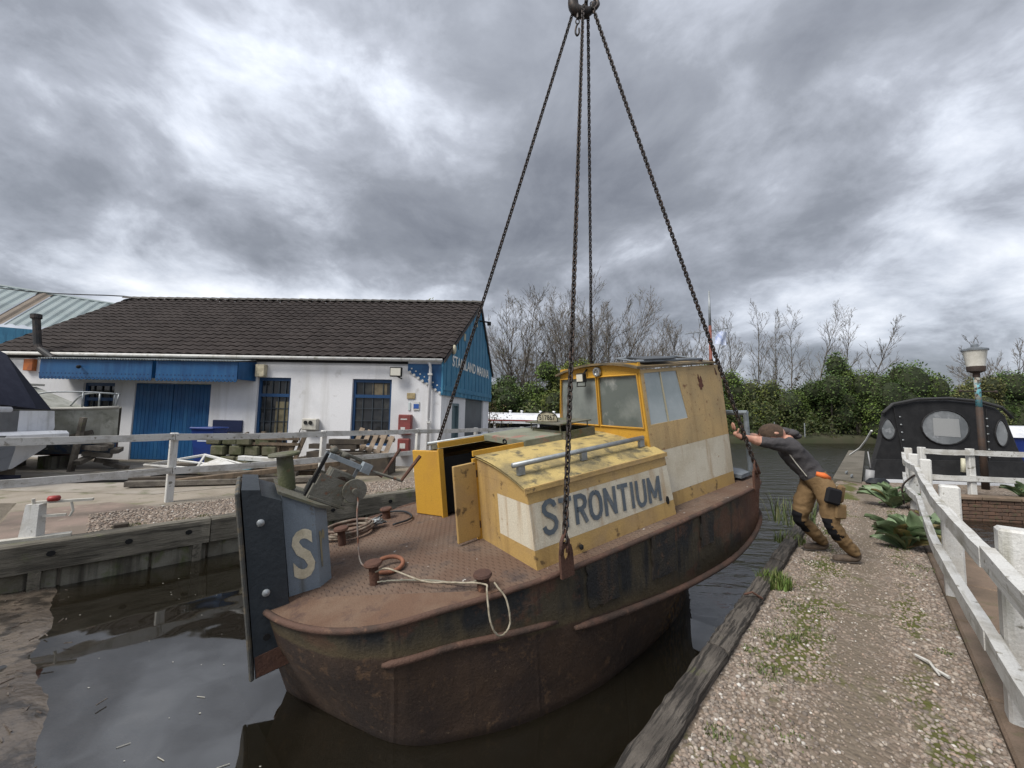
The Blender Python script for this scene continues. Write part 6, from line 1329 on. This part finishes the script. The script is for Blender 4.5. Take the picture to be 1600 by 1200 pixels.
# leafy tree top rising behind the marina roof
def leafy(name, lab, cat, c, rad, n, size, base, alt, seed, dark=(.018, .022, .008), trunk=True, core=True, group=None, lumps=9):
    rng = np.random.default_rng(seed); t = thing(name, lab, cat, (c[0], c[1], c[2]-rad[2]), group); c = np.array(c); rad = np.array(rad)
    L_ = c+rng.normal(0, .42, (lumps, 3))*rad; r_ = rng.uniform(.35, .62, lumps)
    k = rng.integers(0, lumps, n); dv = rng.normal(size=(n, 3)); dv /= np.linalg.norm(dv, axis=1)[:, None]; q = rng.uniform(.55, 1.06, (n, 1))**.7
    P = L_[k]+dv*q*r_[k][:, None]*rad; lo = c[2]-rad[2]; P[:, 2] = np.maximum(P[:, 2], lo+rng.uniform(0, .3, n))
    V, F = leaf_quads(P, size, rng); cc = tint(len(F), base, rng, .45, alt, .25); lump_v = rng.uniform(.65, 1.3, lumps)[k]; cc *= lump_v[:, None]
    part('crown', np_mesh('crown', V, F, m_leaf, cc), None, t)
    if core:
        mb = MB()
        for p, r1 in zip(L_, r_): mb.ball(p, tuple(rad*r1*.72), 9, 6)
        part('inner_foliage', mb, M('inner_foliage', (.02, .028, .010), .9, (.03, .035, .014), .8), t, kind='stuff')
    if trunk:
        mb = MB(); rr = random.Random(seed); b0 = Vector((c[0], c[1], lo-.2))
        for p in L_[:5]: mb.tube([b0, b0.lerp(Vector(p), .5)+Vector((rr.uniform(-.1, .1), 0, .1)), Vector(p)], [.06*rad[2]*.6, .04*rad[2]*.6, .015], 5)
        part('trunk', mb, m_bark, t)
    return t
leafy('leafy_tree', 'green tree top just showing above the right end of the tiled roof', 'tree', (-5.0, 23, 6.6), (1.1, 1.0, 1.7), 900, .10, (.07, .085, .025), (.10, .11, .03), 40, core=False)
G1, G2, G3 = (.085, .125, .030), (.058, .092, .026), (.115, .14, .034)
BS = [  # column, distance, height, half width, base, label
 (775, 33, 4.2, 2.6, G2, 'dark evergreen bush right behind the blue gable corner'), (812, 33.5, 3.9, 2.4, G1, 'dark green bush above the left part of the white boat roof'), (845, 34, 4.4, 2.4, G1, 'green bush above the middle of the white boat roof'), (878, 33.5, 5.2, 2.4, G3, 'bright olive bush beside the wheelhouse window'), (905, 36, 7.0, 2.2, G3, 'ivy covered olive tree behind the floodlight of the wheelhouse'),
 (1150, 38, 5.6, 2.6, G1, 'green bush right of the wheelhouse rear corner'), (1190, 38, 5.4, 2.6, G3, 'lighter green bush above the bowed head of the man'), (1232, 38, 5.0, 2.6, G1, 'rounded hedge bush above the back of the man'), (1275, 38, 5.2, 2.6, G2, 'hedge bush above the narrow pier'), (1312, 37, 6.2, 2.4, G2, 'dark tall hedge bush left of the black canvas boat'), (1352, 37, 6.6, 2.6, G1, 'tall bush above the left end of the canvas hood'), (1405, 36, 7.2, 3.0, G2, 'tallest dark bush above the canvas hood'), (1455, 36, 6.4, 2.6, G1, 'dense bush above the middle of the canvas hood'), (1500, 36, 5.8, 2.4, (.095, .10, .035), 'pale olive willow bush left of the lamp post'), (1548, 36, 6.0, 2.6, (.085, .09, .032), 'olive bush behind the lantern of the lamp post'), (1600, 36, 5.8, 2.8, G2, 'dark bush at the right edge behind the blue boat'), (1665, 36, 5.6, 3.0, G1, 'bush just outside the right edge beyond the blue boat'),
 (1110, 40, 4.6, 2.4, G2, 'dark bush hidden mostly by the wheelhouse'), (1060, 40, 4.6, 2.6, G2, 'dark bush seen through the wheelhouse glass'), (950, 36, 4.4, 2.8, G2, 'dark bush behind the windscreen'), (1000, 38, 4.4, 2.8, G2, 'green bush behind the side window of the wheelhouse')]
for i, (px, d, H, hw_, base, lab) in enumerate(BS):
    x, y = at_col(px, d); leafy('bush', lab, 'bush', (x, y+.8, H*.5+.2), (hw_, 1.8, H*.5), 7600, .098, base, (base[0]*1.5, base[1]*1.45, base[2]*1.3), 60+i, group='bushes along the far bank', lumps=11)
# dense low undergrowth that reads as one mass between them
rng = np.random.default_rng(5); n = 42000; s = rng.uniform(-45, 40, n); P = np.array(FBP)[None]+np.array(FBD)[None]*s[:, None]+np.array(FBN)[None]*rng.uniform(.15, 7, (n, 1)); hh2 = 2.6+1.1*np.sin(s*.7)+.8*np.sin(s*1.9+1)
P[:, 2] = .05+rng.random(n)**.8*hh2
V, F = leaf_quads(P, .13, rng); struct('undergrowth', np_mesh('undergrowth', V, F, m_leaf, tint(len(F), (.042, .055, .017), rng, .5, (.08, .085, .03), .2)), None, kind='stuff')
def backing():
    mb = MB(); rows = []
    for z, t in ((.2, 7.4), (1.6, 7.2), (3.0, 7.8)): rows.append([FBP+FBD*q+FBN*(t+.5*math.sin(q*.9))+Vector((0, 0, z+.7*math.sin(q*.55)*(z > 2))) for q in np.linspace(-60, 70, 90)])
    mb.grid(rows); struct('distant_wood', mb, M('distant_wood', (.03, .036, .014), .95, (.045, .045, .02), .6, var=.3, fine=6), kind='stuff')
backing()
# distant low wood line, soft with twigs
rng = np.random.default_rng(15); n = 16000; s = rng.uniform(-70, 110, n); P = np.array(FBP)[None]+np.array(FBD)[None]*s[:, None]+np.array(FBN)[None]*rng.uniform(14, 24, (n, 1)); P[:, 2] = .5+rng.random(n)**1.1*(6.0+1.5*np.sin(s*.35)+1.2*np.sin(s*.9+2))
V, F = leaf_quads(P, .20, rng); F = F; struct('twiggy_scrub', np_mesh('twiggy_scrub', V, F, m_leaf, tint(len(F), (.062, .055, .035), rng, .4, (.075, .08, .03), .3)), None, kind='stuff')
leafy('shrub', 'brownish budding shrub in front of the left end of the white boat', 'shrub', (-.95, 17.2, .95), (.75, .5, 1.1), 900, .035, (.16, .12, .05), (.10, .10, .03), 90, core=False, lumps=7)
solo('white_tub', MB().lathe([(.45, 0), (.55, .5), (.58, .52), (.5, .5)], 14, (-.9, 15.6, 0)), m_gel, 'white tub at the foot of the brownish shrub', 'tub')

# broad-leaved plants on the gravel
def leaf_mesh():
    mb = MB(); rows = []
    for i in range(7):
        t = i/6; w_ = .085*math.sin(math.pi*min(1, t*.93+.07))**.8; z = .38*t-.30*t*t; x = .40*t
        rows.append([(x, -w_, z+.03*t), (x, -w_*.5, z), (x, 0, z-.015), (x, w_*.5, z), (x, w_, z+.03*t)])
    mb.grid(rows); return mb.mesh('leaf', m_bigleaf, True)
m_bigleaf = M('sage_green_leaf', (.13, .185, .095), .5, (.18, .24, .135), 7, (.45, .6), var=.12, spec=.4)
lme = leaf_mesh()
def rosette(label, x, y, n, sc, seed, tl=(.15, 1.0)):
    t = thing('broad_leaved_plant', label, 'plant', (x, y, 0), 'broad leaved plants along the right fence'); rr = random.Random(seed)
    for k in range(n):
        q = k/n; o = bpy.data.objects.new('leaf', lme2 if rr.random() < .12 else lme); COL.objects.link(o); o.parent = t; o.matrix_parent_inverse = Matrix.Translation((-x, -y, 0)); el = tl[0]+(tl[1]-tl[0])*(q**1.2); s = sc*rr.uniform(.55, 1.15)*(1.0 if q < .7 else .8)
        o.matrix_world = Matrix.Translation((x+rr.uniform(-.03, .03), y+rr.uniform(-.03, .03), .01+.05*q)) @ Matrix.Rotation(k*2.399+rr.uniform(-.3, .3), 4, 'Z') @ Matrix.Rotation(-el+rr.uniform(-.22, .2), 4, 'Y') @ Matrix.Rotation(rr.uniform(-.5, .5), 4, 'X') @ Matrix.Scale(s, 4)
m_yleaf = M('yellowing_leaf', (.22, .19, .07), .6, (.15, .10, .05), 9, (.45, .6))
lme2 = lme.copy(); lme2.materials.clear(); lme2.materials.append(m_yleaf)
rosette('large pale green broad leaved plant at the foot of the right fence, nearer one', 4.72, 4.86, 34, 1.15, 1)
rosette('broad leaved green plant by the far end of the right fence', 6.75, 7.15, 30, 1.2, 2)
rosette('small broad leaved plant tucked behind the right fence posts', 5.55, 5.35, 16, .8, 3)
rosette('low grey green plant on the brick wall at the right edge', 10.6, 8.35, 20, .8, 4)
# grass tufts
def grass(name, label, cx, cy, rad, n, h, seed, col=(.085, .125, .028), kind='thing', flat=False, z=0.0):
    rng = np.random.default_rng(seed); a = rng.uniform(0, 6.283, n); r = rad*np.sqrt(rng.random(n)); x = cx+r*np.cos(a); y = cy+r*np.sin(a); hh = h*rng.uniform(.4, 1.1, n); d = rng.uniform(0, 6.283, n); lean = rng.uniform(.1, .7, n)*hh; w = rng.uniform(.003, .006, n)*(1+hh*2)
    px, py = np.cos(d+1.57)*w, np.sin(d+1.57)*w; z0 = np.full(n, z-.005)
    V = np.stack([np.c_[x-px, y-py, z0], np.c_[x+px, y+py, z0], np.c_[x+px*.6+np.cos(d)*lean*.45, y+py*.6+np.sin(d)*lean*.45, z+hh*.65], np.c_[x-px*.6+np.cos(d)*lean*.45, y-py*.6+np.sin(d)*lean*.45, z+hh*.65], np.c_[x+np.cos(d)*lean, y+np.sin(d)*lean, z+hh], np.c_[x+np.cos(d)*lean, y+np.sin(d)*lean, z+hh]], 1).reshape(-1, 3)
    b = np.arange(n)[:, None]*6; F = np.concatenate([b+np.array([[0, 1, 2, 3]]), b+np.array([[3, 2, 4, 5]])])
    me = np_mesh(name, V, F, m_leaf, tint(len(F), col, rng, .4, (.15, .15, .06), .15)); o = bpy.data.objects.new(name, me); COL.objects.link(o)
    if kind == 'stuff': o['kind'] = 'stuff'
    else: tag(o, label, 'grass tuft')
    return o
grass('grass_tuft', 'bright grass tuft growing over the dark quay timber in front of the man', 2.42, 3.72, .13, 420, .13, 1)
grass('grass_tuft', 'thin weeds at the quay timber beside the left boot of the man', 3.45, 5.0, .16, 110, .16, 2, (.10, .13, .04))
grass('grass_tuft', 'tall weeds behind the knees of the man at the end of the timber', 4.15, 5.95, .30, 90, .42, 3, (.10, .125, .05))
rng0 = random.Random(4)
for k in range(26):
    s_, t_ = rng0.uniform(.3, 5.5), rng0.choice([rng0.uniform(.18, .5), rng0.uniform(.2, .5), rng0.uniform(.95, 1.2)]); p = Q(s_, t_); grass('ground_weeds', None, p.x, p.y, rng0.uniform(.05, .14), 90, rng0.uniform(.012, .028), 20+k, (.10, .125, .045), 'stuff')
for k in range(30):
    p = LQ(rng0.uniform(.7, 6), rng0.uniform(.26, .42)); grass('ground_weeds', None, p.x, p.y, .10, 60, .05, 90+k, (.10, .11, .04), 'stuff')

# ------------------------------------------------------------------ loose stones of the gravel (near part as real stones)
ico = np.array([(0, 0, 1), (.894, 0, .447), (.276, .851, .447), (-.724, .526, .447), (-.724, -.526, .447), (.276, -.851, .447), (.724, .526, -.447), (-.276, .851, -.447), (-.894, 0, -.447), (-.276, -.851, -.447), (.724, -.526, -.447), (0, 0, -1)])
icf = np.array([(0, 1, 2), (0, 2, 3), (0, 3, 4), (0, 4, 5), (0, 5, 1), (1, 6, 2), (2, 7, 3), (3, 8, 4), (4, 9, 5), (5, 10, 1), (6, 7, 2), (7, 8, 3), (8, 9, 4), (9, 10, 5), (10, 6, 1)])
def stones(name, XY, size, seed, z=0.0):
    rng = np.random.default_rng(seed); n = len(XY); sc = size[:, None]*rng.uniform(.65, 1.25, (n, 3)); sc[:, 2] *= .62
    V = ico[None]*sc[:, None, :]*rng.uniform(.85, 1.15, (n, 12, 1)); a = rng.uniform(0, 6.283, n); c, s = np.cos(a), np.sin(a)
    x = V[..., 0]*c[:, None]-V[..., 1]*s[:, None]; y = V[..., 0]*s[:, None]+V[..., 1]*c[:, None]
    V = np.stack([x+XY[:, :1], y+XY[:, 1:2], V[..., 2]+z+(sc[:, 2]*.35)[:, None]], -1).reshape(-1, 3)
    F = (icf[None]+12*np.arange(n)[:, None, None]).reshape(-1, 3)
    pal = np.array([(.25, .20, .16), (.19, .15, .12), (.31, .265, .22), (.22, .185, .155), (.15, .125, .105), (.42, .39, .35), (.28, .21, .165), (.52, .50, .46)]); pc = pal[rng.choice(8, n, p=[.23, .22, .14, .19, .15, .02, .045, .005])]*rng.uniform(.8, 1.2, (n, 1))
    struct(name, np_mesh(name, V, F, m_stone, np.repeat(pc, len(icf), 0)), None, kind='stuff')
rng = np.random.default_rng(8); n = 30000
s = .1+8.5*rng.random(n)**1.5; t = .15+1.10*rng.random(n)
# the trodden middle of the path carries fewer and smaller stones
mid_ = np.exp(-((t-.74)/.20)**2); keep = rng.random(n) > np.maximum(.72*mid_, np.maximum(.62*np.exp(-((t-.40)/.11)**2), .5*np.exp(-((t-1.02)/.08)**2))); s, t, mid_ = s[keep], t[keep], mid_[keep]
XY = np.array([Q(0, 0)[:2]])+np.outer(s, np.array(qd[:2]))+np.outer(t, np.array(qn[:2]))
stones('path_gravel', XY, (.0085+.0075*rng.random(len(s))**2)*(1-.38*mid_), 3)
n = 9000; s = .7+rng.random(n)*6.5; t = .27+rng.random(n)*1.25; XY = np.array([LA[:2]])+np.outer(s, np.array(LD[:2]))+np.outer(t, np.array(LN[:2])); stones('bank_gravel', XY, .012+.010*rng.random(n), 4, .012)
# scrap of white litter, and twigs and leaves stranded along the slipway
lt = MB().tube([Q(2.18, 1.0, .02), Q(2.12, 1.06, .025), Q(2.06, 1.075, .02), Q(2.0, 1.13, .02)], [.008, .011, .008, .010], 5).tube([Q(2.06, 1.075, .02), Q(2.0, 1.09, .018)], [.008, .006], 5)
solo('litter', lt, m_white, 'white scrap of litter lying on the gravel path', 'litter')
rr = random.Random(12); db = MB(); n_ = 0
for k in range(330):
    f_ = rr.random(); p = e0.lerp(e1, f_)+nl*(rr.gauss(.30, .26)); 
    t_ = (p-e0.lerp(e1, f_)).dot(nl)/nl.length_squared; z_ = -.45+max(t_*.075, .0)+.012+.018*0
    L_ = rr.uniform(.008, .035) if rr.random() < .95 else rr.uniform(.08, .22); an = rr.uniform(0, 3.14); v_ = Vector((math.cos(an), math.sin(an), rr.uniform(-.05, .05)))*L_
    db.tube([Vector((p.x, p.y, z_+.012))-v_, Vector((p.x, p.y, z_+.016))+v_], [rr.uniform(.002, .005)]*2, 4)
struct('stranded_twigs', db, M('wet_twigs', (.06, .042, .03), .4, (.12, .10, .08), 20), kind='stuff')
fl2 = MB()
for k in range(60):
    x, y = rr.uniform(-4.6, -1.3), rr.uniform(2.2, 5.6)
    if (Vector((x, y, 0))-Vector((e0.x, e0.y, 0))).dot(nl) > -.05: continue
    a = rr.uniform(0, 6.28); r_ = rr.uniform(.003, .009); fl2.quad([(x+r_*math.cos(a+q), y+r_*.6*math.sin(a+q), -.446) for q in (0, 1.57, 3.14, 4.71)])
for k in range(5):
    x, y = rr.uniform(-2.6, -1.2), rr.uniform(2.3, 4.2); a = rr.uniform(-.4, .9); fl2.tube([(x, y, -.446), (x+.06*math.cos(a), y+.06*math.sin(a), -.446)], .0018, 4)
struct('floating_debris', fl2, M('pale_debris', (.42, .40, .34), .6), kind='stuff')
# ------------------------------------------------------------------ the man pushing the boat
def make_person():
    t = thing('person', 'man in grey hoodie and brown work trousers leaning to push the boat with both arms', 'person', (3.5, 4.5, 0))
    V = {}; E_ = []
    def ch(names): E_.extend(zip(names[:-1], names[1:]))
    def v(n, p, r): V[n] = (Vector(p), r)
    v('pelvis', (3.385, 4.43, .845), (.135, .125)); v('waist', (3.325, 4.475, .955), (.145, .130)); v('chest', (3.225, 4.525, 1.085), (.170, .150)); v('upper', (3.155, 4.555, 1.20), (.145, .125)); v('neck', (3.10, 4.57, 1.295), .066); v('skull', (3.045, 4.585, 1.335), .068)
    v('nhip', (3.40, 4.345, .80), .112); v('nthigh', (3.425, 4.325, .60), .106); v('nknee', (3.425, 4.315, .395), .080); v('nshin', (3.555, 4.33, .235), .074); v('nank', (3.685, 4.345, .105), .064); v('nheel', (3.71, 4.345, .052), .048); v('nball', (3.58, 4.36, .046), .044); v('ntoe', (3.47, 4.375, .040), .036)
    v('fhip', (3.365, 4.515, .80), .110); v('fthigh', (3.32, 4.56, .60), .105); v('fknee', (3.285, 4.60, .405), .080); v('fshin', (3.46, 4.655, .25), .074); v('fank', (3.63, 4.71, .115), .064); v('fheel', (3.665, 4.72, .056), .048); v('fball', (3.54, 4.735, .047), .044); v('ftoe', (3.43, 4.745, .040), .036)
    v('nsho', (3.085, 4.43, 1.215), .090); v('narm', (2.93, 4.405, 1.240), .076); v('nelb', (2.775, 4.405, 1.258), .060); v('nfore', (2.68, 4.415, 1.283), .044); v('nwri', (2.535, 4.435, 1.312), .030); v('npalm', (2.487, 4.452, 1.365), .034)
    v('fsho', (3.135, 4.68, 1.27), .078); v('farm', (3.0, 4.70, 1.285), .066); v('felb', (2.89, 4.69, 1.292), .053); v('ffore', (2.81, 4.655, 1.302), .043); v('fwri', (2.74, 4.62, 1.312), .030); v('fpalm', (2.70, 4.60, 1.33), .032)
    ch(['pelvis', 'waist', 'chest', 'upper', 'neck', 'skull']); ch(['pelvis', 'nhip', 'nthigh', 'nknee', 'nshin', 'nank', 'nheel', 'nball', 'ntoe']); ch(['pelvis', 'fhip', 'fthigh', 'fknee', 'fshin', 'fank', 'fheel', 'fball', 'ftoe'])
    ch(['upper', 'nsho', 'narm', 'nelb', 'nfore', 'nwri', 'npalm']); ch(['upper', 'fsho', 'farm', 'felb', 'ffore', 'fwri', 'fpalm'])
    names = list(V); ix = {n: i for i, n in enumerate(names)}
    me = bpy.data.meshes.new('body'); me.from_pydata([V[n][0] for n in names], [(ix[a], ix[b]) for a, b in E_], []); o = bpy.data.objects.new('body', me); COL.objects.link(o)
    sk = o.modifiers.new('skin', 'SKIN'); sk.use_smooth_shade = True
    for n in names:
        r = V[n][1]; me.skin_vertices[0].data[ix[n]].radius = r if isinstance(r, tuple) else (r, r)
    me.skin_vertices[0].data[ix['pelvis']].use_root = True
    o.modifiers.new('sub', 'SUBSURF').levels = 3; o.modifiers['sub'].render_levels = 3
    dg = bpy.context.evaluated_depsgraph_get(); dg.update(); m2 = bpy.data.meshes.new_from_object(o.evaluated_get(dg)); bpy.data.objects.remove(o); bpy.data.meshes.remove(me)
    # cloth folds
    from mathutils import noise as mn
    seg = [(V[a][0], V[b][0], a, b) for a, b in E_]
    cloth = {'nhip', 'nthigh', 'nknee', 'nshin', 'fhip', 'fthigh', 'fknee', 'fshin', 'pelvis', 'waist', 'chest', 'upper', 'nsho', 'narm', 'fsho', 'farm', 'nelb', 'felb'}
    def near(p):
        best = None
        for a, b, na, nb in seg:
            d = b-a; f = max(0, min(1, (p-a).dot(d)/d.length_squared)); q = (p-a-d*f).length
            if best is None or q < best[0]: best = (q, na, nb, f)
        return best
    nr = [w_.normal.copy() for w_ in m2.vertices]
    for w_, n_ in zip(m2.vertices, nr):
        _, a, b, f = near(w_.co)
        if a in cloth: w_.co += n_*(mn.noise(Vector((w_.co.x*9, w_.co.y*9, w_.co.z*16)))*.011+mn.noise(Vector((w_.co.x*20, w_.co.y*20, w_.co.z*34)))*.008)
    vs = [tuple(w_.co) for w_ in m2.vertices]; fs = [tuple(p.vertices) for p in m2.polygons]; mi = []
    for p in m2.polygons:
        _, a, b, f = near(p.center); c = p.center
        k = 0
        if a in ('nhip', 'nthigh', 'fhip', 'fthigh') or (a == 'pelvis' and b in ('nhip', 'fhip')): k = 1
        if a == 'pelvis' and b == 'waist': k = 1 if f < .45 else 0
        front = Vector((-.8, .6, -.25))
        if a in ('nthigh', 'fthigh') and f > .62 and p.normal.dot(front) > .05: k = 2
        if a in ('nknee', 'fknee'): k = 2 if (f < .72 and p.normal.dot(Vector((-.7, .35, -.65))) > .0) else 1
        if a in ('nshin', 'fshin'): k = 1
        if a in ('nank', 'fank'): k = 1 if f < .15 else 3
        if a in ('nheel', 'nball', 'fheel', 'fball'): k = 3
        if a in ('nsho', 'narm', 'fsho', 'farm') or a in ('nelb', 'felb') and f < .35: k = 0
        elif a in ('nelb', 'felb', 'nfore', 'ffore', 'nwri', 'fwri', 'neck'): k = 4
        if a == 'upper': k = 0 if b != 'neck' or f < .7 else 4
        mi.append(k)
    bpy.data.meshes.remove(m2)
    mb = MB(); mb.v = vs; mb.f = fs; mb.m = mi
    # head, fingers and thumbs belong to the same body mesh
    HX = Vector((-.95, .26, .10)).normalized(); HF = Vector((-.12, .02, -1)); HF = (HF-HX*HF.dot(HX)).normalized(); HS = HX.cross(HF)
    HT = Matrix((HF, HS, HX)).transposed().to_4x4(); HT.translation = Vector((3.0, 4.585, 1.345)); HT = HT @ Matrix.Scale(1.12, 4)
    rows = []; n, k = 20, 14
    for i in range(k+1):
        th = math.pi*i/k; z = -math.cos(th)*.122; rr = math.sin(th); row = []
        for j in range(n):
            a = 2*math.pi*j/n; x, y = .098*rr*math.cos(a), .078*rr*math.sin(a)
            if z < -.02: x *= 1-.10*(-z-.02)/.1; y *= 1-.25*(-z-.02)/.1
            if abs(y) < .018 and x > 0 and -.05 < z < .012: x += .020*(1-abs(z+.03)/.045 if abs(z+.03) < .045 else 0)+.004      # nose
            if x > 0 and .01 < abs(y) < .045 and 0 < z < .03: x -= .008      # eye sockets
            row.append((x, y, z))
        rows.append(row)
    mb.grid(rows, 4, True, HT)
    for s in (-1, 1):
        mb.ball((-.008, s*.079, -.012), (.015, .008, .023), 10, 7, 4, HT)
    def finger(p, d1, d2, L, r): 
        p = Vector(p); d1, d2 = Vector(d1).normalized(), Vector(d2).normalized()
        a = p+d1*L*.45; b = a+(d1+d2).normalized()*L*.3; c = b+d2*L*.25; mb.tube([p, a, b, c, c+d2*.003], [r, r*.95, r*.9, r*.75, r*.3], 7, 4)
    for j, L in enumerate((.072, .080, .076, .060)):
        finger((2.488+.002*j, 4.425+.018*j, 1.385), (-.18, .05, 1), (-.3, .1, 1), L, .0095)
    finger((2.505, 4.425, 1.345), (.25, -.35, .8), (0, -.1, 1), .058, .0105)
    for j, L in enumerate((.070, .076, .070, .056)):
        finger((2.695, 4.585, 1.352-.017*j), (-.9, -.5, .12), (-.35, -1, 0), L, .0095)
    finger((2.715, 4.59, 1.352), (-.4, -.4, 1), (-.8, -.4, .5), .056, .0105)
    m_hood = M('grey_hoodie', (.055, .052, .054), .9, (.075, .070, .072), 5, bump=.35, bscale=40, spec=.15)
    m_trou = M('brown_work_trousers', (.20, .13, .066), .85, (.15, .097, .048), 6, (.42, .62), bump=.4, bscale=28, spec=.15); m_pad = M('black_knee_patch', (.010, .010, .012), .8, spec=.2); m_shoe = M('dusty_boot', (.11, .082, .06), .85, (.07, .052, .04), 12, bump=.3)
    bo = part('body', mb, [m_hood, m_trou, m_pad, m_shoe, m_skin], t, True)
    # hair: short brown cap over crown and back of the head
    rows = []
    for i in range(9):
        th = math.pi*(.30+.70*i/8); z = -math.cos(th)*.128; rr = math.sin(th); row = []
        for j in range(17):
            a = math.pi*(.42+1.16*j/16) if z < .05 else math.pi*(.30+1.40*j/16)
            row.append((.104*rr*math.cos(a), .084*rr*math.sin(a), z+random.uniform(-.002, .002)))
        rows.append(row)
    m_hair = M('short_brown_hair', (.065, .042, .028), .85, (.095, .062, .040), 30, bump=.8, bscale=160)
    part('hair', MB().grid(rows, T=HT), m_hair, t, True)
    hd = MB(); hd.ball((3.215, 4.60, 1.355), (.07, .12, .05), 14, 9).ball((3.165, 4.62, 1.375), (.045, .09, .045), 12, 8).ball((3.255, 4.58, 1.325), (.06, .09, .04), 12, 8); part('hood', hd, m_hood, t, True)
    part('orange_hem', MB().tube([(3.43, 4.335, .885), (3.36, 4.315, .915), (3.30, 4.34, .935)], [.030, .034, .022], 8), M('orange_shirt', (.62, .14, .03), .7), t, True)
    T = basis((3.375, 4.215, .72), (1, -.08, -.25), (.25, 0, 1)); part('black_pouch', MB().box((0, 0, 0), (.155, .17, .05), T=T, bev=.02), m_pad, t)
    T = basis((3.495, 4.27, .735), (1, .3, -.2), (.2, 0, 1)); part('hip_pouch', MB().box((0, 0, 0), (.10, .19, .05), T=T, bev=.025), m_trou, t)
    T = basis((3.46, 4.232, .56), (1, .1, -.05), (.05, 0, 1)); part('cargo_pocket', MB().box((0, 0, 0), (.13, .15, .03), T=T, bev=.014), m_trou, t)
    part('wristwatch', MB().tube([(2.555+.0, 4.432+.033*math.cos(a), 1.308+.033*math.sin(a)) for a in np.linspace(0, 6.283, 13)[:-1]], .008, 5, closed=True), m_dark, t)
    part('zip_edge', MB().tube([(3.03, 4.40, 1.175), (3.12, 4.39, 1.04), (3.22, 4.37, .90)], .006, 5), m_off, t)
    for nm in (((3.71, 4.345), (3.47, 4.375)), ((3.665, 4.72), (3.43, 4.745))):
        a, b = Vector((*nm[0], .012)), Vector((*nm[1], .012)); d = (b-a); c = (a+b)/2-d.normalized()*.0
        part('boot_sole', MB().box(c, (d.length+.02, .076, .02), math.atan2(d.y, d.x), bev=.012), M('boot_sole', (.05, .042, .035), .8), t)
make_person()
